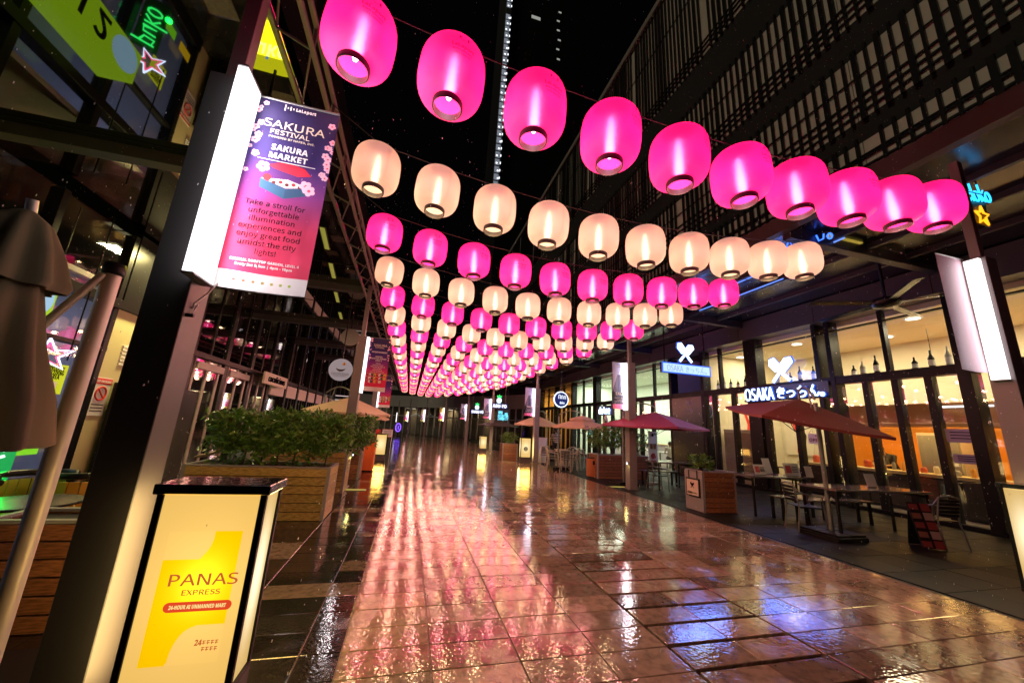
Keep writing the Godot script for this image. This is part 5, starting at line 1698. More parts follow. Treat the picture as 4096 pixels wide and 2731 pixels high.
# ---------------------------------------------------------------- the street end and the tower
func far_end() -> void:
	var t := thing("end_building", "dark glass building closing the far end of the street", "building")
	var fr: Material = mats["dark_frame"]
	var pane := glass("dark_glass", 0.35)
	var a := Vector3(12.0, 0, -38)
	var pts := [Vector3(12.0, 0, -37.2), Vector3(9.2, 0, -43.0), Vector3(5.4, 0, -48.5), Vector3(1.0, 0, -53.0), Vector3(-4.0, 0, -56.0), Vector3(-9.0, 0, -57.0)]
	for k in pts.size() - 1:
		var p: Vector3 = pts[k]
		var q: Vector3 = pts[k + 1]
		var d := (q - p)
		var len := d.length()
		var ang := atan2(-d.z, d.x)
		var mid := (p + q) * 0.5
		box("fascia", Vector3(len, 1.5, 0.3), mat("end_fascia", Color(0.34, 0.32, 0.30), 0.5), t, mid + Vector3(0, 4.35, 0), Vector3(0, ang, 0))
		box("upper_wall", Vector3(len, 5.0, 0.6), mats["upper_dark"], t, mid + Vector3(0, 7.6, 0) - Vector3(0, 0, 0.3), Vector3(0, ang, 0))
		box("inner_wall", Vector3(len, 3.6, 0.1), mat("end_inner", Color(0.16, 0.15, 0.14), 0.7), t, mid + Vector3(0, 1.8, -2.2), Vector3(0, ang, 0))
		var n := 6
		for i in n + 1:
			var at := p.lerp(q, i / float(n))
			if i == 0 and k > 0:
				continue
			box("mullion", Vector3(0.12, 3.6, 0.18), mat("mullion_grey", Color(0.4, 0.38, 0.38), 0.4), t, at + Vector3(0, 1.8, 0), Vector3(0, ang, 0))
			if i < n:
				box("glass_pane", Vector3(len / n - 0.12, 3.56, 0.012), pane, t, p.lerp(q, (i + 0.5) / n) + Vector3(0, 1.79, 0), Vector3(0, ang, 0))
		box("transom", Vector3(len - 0.1, 0.1, 0.14), mats["mullion_grey"], t, mid + Vector3(0, 2.4, 0.02), Vector3(0, ang, 0))
	for q in [[9.0, -44.5, 5.0], [5.0, -50.0, 4.0], [0.0, -54.5, 2.0], [-4.5, -57.0, 1.5]]:  # added area lights with glowing panels, put in to brighten the far end
		area(t, Vector3(q[0], 3.4, q[1]), Vector2(1.5, 0.6), Vector3(-PI / 2, 0, 0), Color(1.0, 0.86, 0.6), q[2])
		box("added_ceiling_panel", Vector3(1.5, 0.03, 0.6), lit("added_end_glow", Color(1.0, 0.86, 0.6), 1.2), t, Vector3(q[0], 3.43, q[1]))
	# dim lit fragments inside
	var glow := lit("dim_window_glow", Color(0.5, 0.55, 0.5), 0.5)
	for k in 4:
		var l := thing("inside_light", "pale zigzag of light behind the end glass, %s from the left" % ordinal(k), "light strip", Vector3(0.6 + 0.9 * k, 2.55 - 0.12 * (k % 2), -51.5), 0.0, "light strips behind the end glass")
		box("light_line", Vector3(0.9, 0.06, 0.04), glow, l, Vector3.ZERO, Vector3(0, 0, 0.35 if k % 2 == 0 else -0.35))
		box("mount", Vector3(0.5, 0.03, 0.03), fr, l, Vector3(0, 0.05, 0))
	# violet ring neon
	t = thing("violet_neon", "violet oval neon ring at the far left end of the street", "neon sign", Vector3(-1.05, 0.95, -43.0))
	var s := Shape.new()
	var r := []
	for p in arc(0, 0, 0.26, 0.42, 0, 360, 20):
		r.append(Vector3(p.x, p.y, 0))
	s.tube(r, 0.05, 6, false)
	s.tube([Vector3(0.02, -0.2, 0), Vector3(0.0, 0.1, 0), Vector3(0.08, 0.16, 0)], 0.045, 6)
	part("neon_tube", s.done(), lit("neon_violet", Color(0.2, 0.08, 1.0), 3.0), t)
	box("stand", Vector3(0.08, 0.6, 0.08), mats["black_metal"], t, Vector3(0, -0.65, -0.05))
	# tower with a vertical light band
	t = thing("tower", "black high-rise behind the street with a vertical band of white lights on its corner", "tower")
	var tz := -70.0
	span("body", Vector3(13.2, 0, tz - 22), Vector3(34, 150, tz - 1.0), mat("tower_dark", Color(0.006, 0.006, 0.008), 0.5), t)
	span("corner_fin", Vector3(11.9, 50, tz - 0.9), Vector3(13.3, 150, tz - 0.3), mat("tower_grey", Color(0.08, 0.08, 0.085), 0.5), t)
	var cell := lit("tower_glow", Color(0.55, 0.6, 0.72), 0.32)
	var spot := lit("tower_spot", Color(0.9, 0.95, 1.0), 2.0)
	for k in 44:
		var y := 52.5 + 1.9 * k
		if k == 26:
			continue
		span("lit_cell", Vector3(11.98, y, tz - 0.3), Vector3(13.0, y + 1.5, tz - 0.22), cell, t)
		span("spot_light", Vector3(12.4 + 0.3 * sin(k * 1.3), y + 0.25, tz - 0.22), Vector3(12.75 + 0.3 * sin(k * 1.3), y + 0.6, tz - 0.15), spot, t)
		span("spot_light", Vector3(13.1, y + 0.4, tz - 0.3), Vector3(13.28, y + 0.9, tz - 0.2), spot, t)
	var rr := RandomNumberGenerator.new()
	rr.seed = 31
	var win := lit("tower_window_glow", Color(0.6, 0.62, 0.55), 0.5)
	for k in 9:
		var x := 18.0 + rr.randf() * 3.0
		if k > 2:
			x = 25.4 + rr.randf() * 0.8
		var y := 84.0 + k * 3.1 if k > 2 else 104.0 + k * 8
		span("lit_window", Vector3(x, y, tz - 1.0), Vector3(x + (2.4 if k < 3 else 0.8), y + (1.0 if k < 2 else 0.5), tz - 0.95), win, t)

# ---------------------------------------------------------------- plants, umbrellas, furniture
func leaf_mass(n: int, lo: Vector3, hi: Vector3, size: float, sd: int, holes := 0.35) -> ArrayMesh:
	var b := Shape.new()
	b.colored = true
	var r := RandomNumberGenerator.new()
	r.seed = sd
	var nz := FastNoiseLite.new()
	nz.seed = sd
	nz.frequency = 2.2
	var made := 0
	var tries := 0
	while made < n and tries < n * 6:
		tries += 1
		var p := Vector3(r.randf(), r.randf(), r.randf())
		# leaves crowd at the outside of the clump
		var ax := r.randi() % 3
		if r.randf() < 0.7:
			p[ax] = 1.0 if r.randf() < 0.5 else 0.0
			p[ax] += r.randf_range(-0.12, 0.12)
		var q := lo + (hi - lo) * p
		if nz.get_noise_3dv(q * 1.3) < -holes * 0.5:
			continue
		q += Vector3(nz.get_noise_3dv(q + Vector3(9, 0, 0)), nz.get_noise_3dv(q + Vector3(0, 9, 0)), nz.get_noise_3dv(q + Vector3(0, 0, 9))) * 0.16
		var d := Vector3(r.randf_range(-1, 1), r.randf_range(-0.7, 0.9), r.randf_range(-1, 1)).normalized()
		var side := d.cross(Vector3(r.randf_range(-1, 1), r.randf_range(-1, 1), r.randf_range(-1, 1))).normalized()
		var l := size * r.randf_range(0.7, 1.4)
		var w := l * 0.2
		var k := r.randf_range(0.5, 1.5)
		b.tint = Color(0.085 * k, 0.2 * k, 0.03 * k)
		if r.randf() < 0.02:
			b.tint = Color(0.16, 0.10, 0.02)
		var up := side.cross(d) * w * 0.4
		var m := q + d * l * 0.5
		b.tri(q, m + side * w + up, m)
		b.tri(q, m, m - side * w + up)
		b.tri(m, m + side * w + up, q + d * l)
		b.tri(m, q + d * l, m - side * w + up)
		made += 1
	return b.done()

func leaf_mat() -> StandardMaterial3D:
	if mats.has("leaf"):
		return mats["leaf"]
	var m := mat("leaf", Color(1, 1, 1), 0.4)
	m.vertex_color_use_as_albedo = true
	m.backlight_enabled = true
	m.backlight = Color(0.3, 0.35, 0.2)
	return m

# wooden planter: front boards on the +z side, metal edges
func planter(label: String, at: Vector3, w: float, h: float, d: float, boards: int, wood: Array, turn := 0.0) -> Node3D:
	var t := thing("planter", label, "planter", at, turn, "wooden planters")
	var gp: Material = mats["grey_paint"]
	box("core", Vector3(w - 0.06, h - 0.06, d - 0.06), mats["black_metal"], t, Vector3(0, h * 0.5 - 0.02, 0))
	var bh := h / boards
	for k in boards:
		for s in [-1, 1]:
			box("plank", Vector3(w - 0.1, bh - 0.012, 0.025), wood[rng.randi() % wood.size()], t, Vector3(0, bh * (k + 0.5), s * (d * 0.5 - 0.013)))
			box("plank", Vector3(0.025, bh - 0.012, d - 0.1), wood[rng.randi() % wood.size()], t, Vector3(s * (w * 0.5 - 0.013), bh * (k + 0.5), 0))
	for sx in [-1, 1]:
		for sz in [-1, 1]:
			box("corner_strip", Vector3(0.055, h, 0.055), gp, t, Vector3(sx * (w * 0.5 - 0.027), h * 0.5, sz * (d * 0.5 - 0.027)))
		box("rim", Vector3(0.05, 0.025, d), gp, t, Vector3(sx * (w * 0.5 - 0.025), h + 0.012, 0))
		box("rim", Vector3(w - 0.1, 0.025, 0.05), gp, t, Vector3(0, h + 0.012, sx * (d * 0.5 - 0.025)))
	box("soil", Vector3(w - 0.1, 0.03, d - 0.1), mats["soil"], t, Vector3(0, h - 0.03, 0))
	return t

func woods(key: String, c: Color) -> Array:
	var out := []
	for k in 4:
		var f := [1.0, 0.8, 1.18, 0.92][k] as float
		var m := mat("%s_%d" % [key, k], Color(c.r * f, c.g * f, c.b * f), 0.45)
		if not mats.has("grain"):
			mats["grain"] = noise_tex(0.05, 256, 14, false, 1.0, ramp([[0.0, Color(0.5, 0.48, 0.45)], [0.5, Color(0.85, 0.83, 0.8)], [1.0, Color(1, 1, 1)]]), 5)
		m.albedo_texture = mats["grain"]
		m.uv1_triplanar = true
		m.uv1_scale = Vector3(0.6, 5.0, 0.6)
		m.uv1_offset = Vector3(k * 0.23, k * 0.31, 0)
		out.append(m)
	return out

func canopy_mesh(r: float, drop: float, sides: int, valance: float, square := false) -> Array:
	# returns [cloth, ribs]: a tent of flat panels with sagging edges
	var b := Shape.new()
	var ribs := Shape.new()
	var tip := []
	for k in sides:
		var a := TAU * (k + 0.5) / sides
		tip.append(Vector3(cos(a) * r, -drop, sin(a) * r))
	for k in sides:
		var p: Vector3 = tip[k]
		var q: Vector3 = tip[(k + 1) % sides]
		var n := 4
		for i in n:
			var f0 := i / float(n)
			var f1 := (i + 1) / float(n)
			var sag0 := 0.03 * sin(f0 * PI)
			var sag1 := 0.03 * sin(f1 * PI)
			for mm in 2:
				var m0 := 0.03 if mm == 0 else 0.5
				var m1 := 0.5 if mm == 0 else 1.0
				var dip := func(e: Vector3, m: float, sg: float) -> Vector3:
					return Vector3(e.x * m, e.y * pow(m, 1.12) - sg * m, e.z * m)
				var e0 := p.lerp(q, f0)
				var e1 := p.lerp(q, f1)
				var u0: Vector3 = dip.call(e0, m0, sag0)
				var u1: Vector3 = dip.call(e1, m0, sag1)
				var v0: Vector3 = dip.call(e0, m1, sag0)
				var v1: Vector3 = dip.call(e1, m1, sag1)
				b.tri(u0, u1, v1)
				b.tri(u0, v1, v0)
				if mm == 1 and valance > 0:
					var d := Vector3(0, -valance, 0)
					b.tri(v0, v1, v1 + d)
					b.tri(v0, v1 + d, v0 + d)
		ribs.tube([Vector3(0, -0.02, 0), Vector3(p.x * 0.5, p.y * 0.46 - 0.03, p.z * 0.5), p + Vector3(0, -0.02, 0)], 0.012, 5)
		ribs.tube([Vector3(0, -drop - 0.25, 0), Vector3(p.x * 0.5, p.y * 0.46 - 0.04, p.z * 0.5)], 0.009, 5)
	return [b.done(), ribs.done()]

# hung from a curved arm on a mast at `mast`; canopy centre at `at`
func umbrella(label: String, at: Vector3, r: float, drop: float, sides: int, c: Material, mast: Vector3, vent: bool, turn := 0.0, tilt := 0.0) -> Node3D:
	var t := thing("umbrella", label, "umbrella", Vector3(mast.x, 0, mast.z), 0.0, "umbrellas on the terraces")
	var off := at - Vector3(mast.x, 0, mast.z)
	var m := canopy_mesh(r, drop, sides, 0.05)
	part("canopy", m[0], c, t, off, Vector3(0, turn, tilt))
	part("ribs", m[1], mats["black_metal"], t, off, Vector3(0, turn, tilt))
	if vent:
		var v := canopy_mesh(r * 0.42, drop * 0.4, sides, 0.05)
		part("vent_cap", v[0], c, t, off + Vector3(0, 0.10, 0), Vector3(0, turn, 0))
	var s := Shape.new()
	s.tube([Vector3(0, 0.05, 0), Vector3(0, mast.y - 0.35, 0)], 0.038, 10)
	part("mast", s.done(), mats["steel"], t)
	if Vector2(off.x, off.z).length() > 0.2:
		s = Shape.new()
		var arm := []
		for k in 9:
			var f := k / 8.0
			var p := Vector3(0, mast.y - 0.4, 0).lerp(Vector3(off.x, off.y + 0.16, off.z), f)
			p.y += 0.16 * sin(f * PI) + (0.12 * (1.0 - f))
			arm.append(p)
		arm.append(Vector3(off.x, off.y, off.z))
		s.tube(arm, 0.022, 8)
		part("arm", s.done(), mats["steel"], t)
		s = Shape.new()
		s.tube([Vector3(0, mast.y * 0.55, 0), Vector3(off.x * 0.35, mast.y - 0.12, off.z * 0.35)], 0.016, 6)
		part("brace", s.done(), mats["steel"], t)
	box("base", Vector3(0.7, 0.07, 0.7), mats["black_metal"], t, Vector3(0, 0.035, 0))
	for k in 4:
		box("ballast_slab", Vector3(0.32, 0.04, 0.32), mats["dark_frame"], t, Vector3([-0.17, 0.17][k % 2], 0.091, [-0.17, 0.17][k / 2]))
	return t

func left_terrace() -> void:
	var olive := woods("olive_wood", Color(0.52, 0.38, 0.12))
	var rust := woods("rust_wood", Color(0.34, 0.14, 0.06))
	planter("wooden planter by the left edge, half hidden behind the front lamp post", Vector3(-2.45, 0, -3.98), 0.9, 0.72, 0.45, 6, rust)
	planter("long olive wood planter with a hedge, behind the yellow light box", Vector3(-2.165, 0, -7.25), 2.05, 0.78, 0.74, 6, olive)
	planter("second olive wood planter with hedge, just past the first hedge planter", Vector3(-2.1, 0, -9.55), 1.75, 0.86, 0.62, 7, olive)
	planter("third wooden planter beside the second left lamp post", Vector3(-1.75, 0, -11.6), 1.2, 0.78, 0.6, 6, rust)
	# hedges: stems and leaves
	for q in [[Vector3(-2.95, 1.06, -7.6), Vector3(-1.2, 1.58, -7.1), 5200, "dense clipped hedge with drooping shoots growing in the front hedge planter"], [Vector3(-2.9, 1.05, -9.85), Vector3(-0.95, 1.62, -9.3), 3200, "darker hedge growing in the second hedge planter behind the lamp post"], [Vector3(-2.3, 0.85, -11.8), Vector3(-1.15, 1.5, -11.35), 1700, "loose hedge growing in the third planter by the lamp post"]]:
		var t := thing("hedge", q[3], "hedge", Vector3((q[0].x + q[1].x) * 0.5, 0.76, (q[0].z + q[1].z) * 0.5), 0.0, "hedges in the left planters")
		stuff(part("leaves", leaf_mass(q[2], q[0] - t.position, q[1] - t.position, 0.10, int(q[2])), leaf_mat(), t))
		for k in 7:
			var s := Shape.new()
			var x: float = lerpf(q[0].x, q[1].x, (k + 0.5) / 7.0) - t.position.x
			s.tube([Vector3(x, 0, 0), Vector3(x + rng.randf_range(-0.06, 0.06), 0.25, rng.randf_range(-0.05, 0.05)), Vector3(x + rng.randf_range(-0.1, 0.1), 0.6, rng.randf_range(-0.1, 0.1))], [0.016, 0.012, 0.006], 6)
			part("stem", s.done(), mat("bark", Color(0.06, 0.045, 0.03), 0.8), t)
		var dr := leaf_mass(420, q[0] - t.position + Vector3(0.1, -0.28, 0.1), Vector3(q[1].x, q[0].y, q[1].z) - t.position + Vector3(-0.2, 0.1, -0.05), 0.11, 12 + int(q[2]), 0.7)
		stuff(part("drooping_leaves", dr, leaf_mat(), t))
	# round table, chairs
	var t := thing("round_table", "small round black table with mint edge beside the left neon board", "table", Vector3(-3.15, 0, -4.45))
	var s := Shape.new()
	s.lathe([Vector2(0.001, 0.74), Vector2(0.36, 0.74), Vector2(0.37, 0.72), Vector2(0.001, 0.71)], 24)
	part("table_top", s.done(), mat("table_slate", Color(0.05, 0.06, 0.055), 0.25), t)
	s = Shape.new()
	s.tube([Vector3(0, 0.02, 0), Vector3(0, 0.72, 0)], 0.03, 8)
	part("leg", s.done(), mats["black_metal"], t)
	box("foot", Vector3(0.5, 0.03, 0.5), mats["black_metal"], t, Vector3(0, 0.015, 0))
	armchair("lime green chair with curved back in front of the left neon board", Vector3(-3.75, 0, -5.35), 0.6, mat("lime_fabric", Color(0.30, 0.42, 0.02), 0.7))
	armchair("black round backed chair with amber cushion, left of the front lamp post", Vector3(-3.45, 0, -5.55), -2.2, mat("amber_fabric", Color(0.55, 0.33, 0.02), 0.7))
	# closed umbrella on its big mast
	t = thing("closed_umbrella", "folded brown umbrella hanging from a thick aluminium mast at the left edge", "umbrella", Vector3(-1.99, 0, -2.9))
	s = Shape.new()
	s.tube([Vector3(0, 0.1, 0), Vector3(0, 2.47, 0)], 0.046, 16)
	part("mast", s.done(), mats["aluminium"], t)
	s = Shape.new()
	s.lathe([Vector2(0.001, 2.52), Vector2(0.052, 2.51), Vector2(0.058, 2.46), Vector2(0.056, 2.43), Vector2(0.046, 2.43)], 14)
	part("mast_cap", s.done(), mats["black_metal"], t)
	s = Shape.new()
	s.tube([Vector3(-0.02, 2.42, 0.04), Vector3(-0.20, 1.92, 0.16)], 0.022, 8)
	part("brace", s.done(), mats["aluminium"], t)
	box("clamp", Vector3(0.12, 0.12, 0.1), mats["black_metal"], t, Vector3(-0.22, 1.9, 0.17))
	s = Shape.new()
	s.tube([Vector3(-0.22, 1.9, 0.17), Vector3(-0.28, 2.6, 0.26), Vector3(-0.27, 2.74, 0.30)], 0.025, 8)
	part("arm", s.done(), mats["aluminium"], t)
	box("base", Vector3(0.9, 0.1, 0.9), mats["black_metal"], t, Vector3(0, 0.05, 0))
	for layer in 2:
		s = Shape.new()
		var prof := []
		if layer == 0:
			prof = [[0.04, 2.66], [0.11, 2.60], [0.17, 2.44], [0.22, 2.26], [0.21, 2.22]]
		else:
			prof = [[0.14, 2.4], [0.16, 2.2], [0.21, 1.9], [0.29, 1.6], [0.33, 1.36], [0.31, 1.34]]
		var seg := 64
		for k in prof.size() - 1:
			for q in seg:
				var c := []
				var cn := []
				for w in [[k, q], [k, q + 1], [k + 1, q + 1], [k + 1, q]]:
					var a: float = TAU * w[1] / seg
					var depth := clampf(w[0] * 0.5, 0, 1)
					var f := 1.0 + 0.13 * sin(a * 8.0 + layer) * depth + 0.05 * sin(a * 3.0 + w[0])
					var tw := -1.04 * cos(a * 8.0 + layer) * depth * 0.7
					c.append(Vector3(cos(a) * prof[w[0]][0] * f, prof[w[0]][1], sin(a) * prof[w[0]][0] * f))
					cn.append((Vector3(cos(a), 0.15, sin(a)) + Vector3(-sin(a), 0, cos(a)) * tw).normalized())
				s._smooth(c[0], c[1], c[2], c[3], cn[0], cn[1], cn[2], cn[3], Vector2.ZERO, Vector2.ZERO, Vector2.ZERO, Vector2.ZERO)
		part("folded_cloth", s.done(), mat("brown_canvas", Color(0.17, 0.14, 0.08), 0.9), t, Vector3(-0.27, 0, 0.30))
	# beige umbrellas behind the hedge
	var beige := mat("beige_canvas", Color(0.55, 0.40, 0.28), 0.8)
	beige.backlight_enabled = true
	beige.backlight = Color(0.5, 0.42, 0.32)
	umbrella("open beige umbrella behind the second left lamp post, above the hedge", Vector3(-1.70, 2.2, -11.7), 1.22, 0.42, 8, beige, Vector3(-2.5, 2.6, -12.3), false)
	umbrella("smaller beige umbrella edge peeking out beyond the first, left of the street", Vector3(-1.55, 1.95, -14.6), 0.85, 0.28, 8, beige, Vector3(-2.2, 2.3, -15.0), false, 0.4)
	# orange planter box, framed board, red flag
	t = thing("orange_box", "bright orange box screen standing by the left light box", "planter box", Vector3(-1.30, 0, -13.4))
	box("side_panel", Vector3(0.62, 0.9, 0.05), mat("orange_paint", Color(0.72, 0.16, 0.03), 0.5), t, Vector3(0, 0.48, 0.3))
	box("side_panel", Vector3(0.05, 0.9, 0.6), mats["orange_paint"], t, Vector3(0.31, 0.48, 0))
	box("side_panel", Vector3(0.05, 0.9, 0.6), mats["orange_paint"], t, Vector3(-0.31, 0.48, 0))
	box("base", Vector3(0.6, 0.05, 0.6), mats["black_metal"], t, Vector3(0, 0.025, 0))
	lamp(t, Vector3(0, 0.75, 0.7), Color(1.0, 0.6, 0.3), 0.03)
	t = thing("notice_board", "white framed notice board on two legs, beyond the left light box", "notice board", Vector3(-0.98, 0, -20.3))
	box("board", Vector3(0.5, 0.36, 0.03), mats["white_paint"], t, Vector3(0, 0.98, 0))
	box("frame", Vector3(0.54, 0.03, 0.04), mat("frame_red", Color(0.4, 0.1, 0.06), 0.5), t, Vector3(0, 1.17, 0))
	box("frame", Vector3(0.54, 0.03, 0.04), mats["frame_red"], t, Vector3(0, 0.79, 0))
	for k in 4:
		box("text_line", Vector3(0.36, 0.015, 0.004), mats["black_print"], t, Vector3(0, 1.08 - 0.06 * k, 0.018))
	for k in [-0.22, 0.22]:
		box("leg", Vector3(0.03, 0.8, 0.03), mats["white_paint"], t, Vector3(k, 0.4, 0))
	t = thing("red_flag", "narrow red flag hanging behind the left light box", "flag", Vector3(-1.36, 0, -17.9))
	part("cloth", cloth(0.2, 0.75, 0.02), mat("flag_red", Color(0.6, 0.03, 0.03), 0.7), t, Vector3(0, 1.2, 0))
	s = Shape.new()
	s.tube([Vector3(-0.01, 0, 0), Vector3(-0.01, 1.3, 0)], 0.012, 6)
	part("pole", s.done(), mats["steel"], t)

func armchair(label: String, at: Vector3, turn: float, c: Material) -> void:
	var t := thing("armchair", label, "chair", at, turn, "chairs on the left terrace")
	box("seat", Vector3(0.46, 0.06, 0.46), c, t, Vector3(0, 0.45, 0))
	var s := Shape.new()
	var pts := []
	for p in arc(0, 0, 0.27, 0.27, 150, 390, 14):
		pts.append(Vector3(p.x, 0.78 + (0.05 if p.y < 0 else 0.0), p.y))
	s.tube(pts, 0.035, 8)
	part("back_rail", s.done(), mats["black_metal"], t)
	s = Shape.new()
	for k in 8:
		var a := deg_to_rad(190 + 20 * k)
		s.box(Vector3(cos(a) * 0.26, 0.62, sin(a) * 0.26), Vector3(0.08, 0.3, 0.025), Basis(Vector3.UP, -a + PI / 2))
	part("backrest", s.done(), c, t)
	for k in 4:
		s = Shape.new()
		var x: float = [-0.2, 0.2][k % 2]
		var z: float = [-0.2, 0.2][k / 2]
		s.tube([Vector3(x, 0.43, z), Vector3(x * 1.2, 0, z * 1.2)], 0.017, 6)
		part("leg", s.done(), mats["black_metal"], t)

func bar_table(label: String, at: Vector3, w: float, d: float, h: float, turn: float) -> Node3D:
	var t := thing("terrace_table", label, "table", at, turn, "tables on the right terrace")
	box("table_top", Vector3(w, 0.04, d), mat("table_grey", Color(0.14, 0.13, 0.13), 0.12), t, Vector3(0, h - 0.02, 0))
	for k in 4:
		box("leg", Vector3(0.04, h - 0.04, 0.04), mats["black_metal"], t, Vector3([-1, 1][k % 2] * (w * 0.5 - 0.06), (h - 0.04) * 0.5, [-1, 1][k / 2] * (d * 0.5 - 0.06)))
	for k in 2:
		box("rail", Vector3(0.03, 0.05, d - 0.16), mats["black_metal"], t, Vector3([-1, 1][k] * (w * 0.5 - 0.06), h - 0.09, 0))
	return t

func bench(label: String, at: Vector3, w: float, turn: float) -> void:
	var t := thing("bench", label, "bench", at, turn, "benches on the right terrace")
	for k in 3:
		box("slat", Vector3(w, 0.03, 0.10), mat("bench_grey", Color(0.10, 0.09, 0.09), 0.2), t, Vector3(0, 0.46, -0.115 + 0.115 * k))
	for k in 4:
		box("leg", Vector3(0.05, 0.45, 0.05), mats["black_metal"], t, Vector3([-1, 1][k % 2] * (w * 0.5 - 0.08), 0.225, [-0.12, 0.12][k / 2]))

func cafe_chair() -> Node3D:
	var t := Node3D.new()
	var al: Material = mats["aluminium"]
	for k in 7:
		box("seat_slat", Vector3(0.42, 0.012, 0.05), mat("chair_slat", Color(0.05, 0.05, 0.055), 0.4), t, Vector3(0, 0.45, -0.18 + 0.06 * k))
	var s := Shape.new()
	s.tube([Vector3(-0.21, 0.0, 0.24), Vector3(-0.22, 0.64, 0.2), Vector3(-0.22, 0.67, 0.0), Vector3(-0.22, 0.7, -0.2), Vector3(-0.17, 0.84, -0.27), Vector3(0, 0.87, -0.29), Vector3(0.17, 0.84, -0.27), Vector3(0.22, 0.7, -0.2), Vector3(0.22, 0.67, 0.0), Vector3(0.22, 0.64, 0.2), Vector3(0.21, 0.0, 0.24)], 0.014, 7)
	part("arm_frame", s.done(), al, t)
	for q in [-1, 1]:
		s = Shape.new()
		s.tube([Vector3(q * 0.18, 0.84, -0.27), Vector3(q * 0.19, 0.45, -0.2), Vector3(q * 0.21, 0, -0.27)], 0.014, 7)
		part("rear_leg", s.done(), al, t)
		s = Shape.new()
		s.tube([Vector3(q * 0.2, 0.44, 0.2), Vector3(q * 0.2, 0.44, -0.2)], 0.012, 6)
		part("seat_rail", s.done(), al, t)
	for k in 5:
		box("back_slat", Vector3(0.36, 0.045, 0.01), mats["chair_slat"], t, Vector3(0, 0.55 + 0.06 * k, -0.225 - 0.012 * k))
	return t

func cafe_table(label: String, at: Vector3) -> void:
	var t := thing("cafe_table", label, "table", at, 0.0, "round cafe tables")
	var s := Shape.new()
	s.lathe([Vector2(0.001, 0.74), Vector2(0.34, 0.74), Vector2(0.35, 0.725), Vector2(0.34, 0.71), Vector2(0.001, 0.71)], 24)
	part("table_top", s.done(), mats["aluminium"], t)
	s = Shape.new()
	s.tube([Vector3(0, 0.05, 0), Vector3(0, 0.71, 0)], 0.028, 8)
	part("column", s.done(), mats["aluminium"], t)
	for k in 4:
		s = Shape.new()
		var a := TAU * k / 4.0 + 0.4
		s.tube([Vector3(0, 0.1, 0), Vector3(cos(a) * 0.28, 0.02, sin(a) * 0.28)], 0.018, 6)
		part("foot", s.done(), mats["aluminium"], t)

func shrub(label: String, at: Vector3, h: float, spread: float, n: int, sd: int) -> void:
	var t := thing("potted_shrub", label, "shrub", at, 0.0, "shrubs in the right planters")
	var r := RandomNumberGenerator.new()
	r.seed = sd
	for k in 4:
		var s := Shape.new()
		var a := r.randf() * TAU
		s.tube([Vector3(cos(a) * 0.03, 0, sin(a) * 0.03), Vector3(cos(a) * spread * 0.3, h * 0.5, sin(a) * spread * 0.3), Vector3(cos(a) * spread * 0.6, h * 0.95, sin(a) * spread * 0.6)], [0.014, 0.009, 0.004], 5)
		part("stem", s.done(), mat("bark", Color(0.06, 0.045, 0.03), 0.8), t)
	stuff(part("leaves", leaf_mass(n, Vector3(-spread, h * 0.35, -spread), Vector3(spread, h, spread), 0.13, sd, 0.6), leaf_mat(), t))

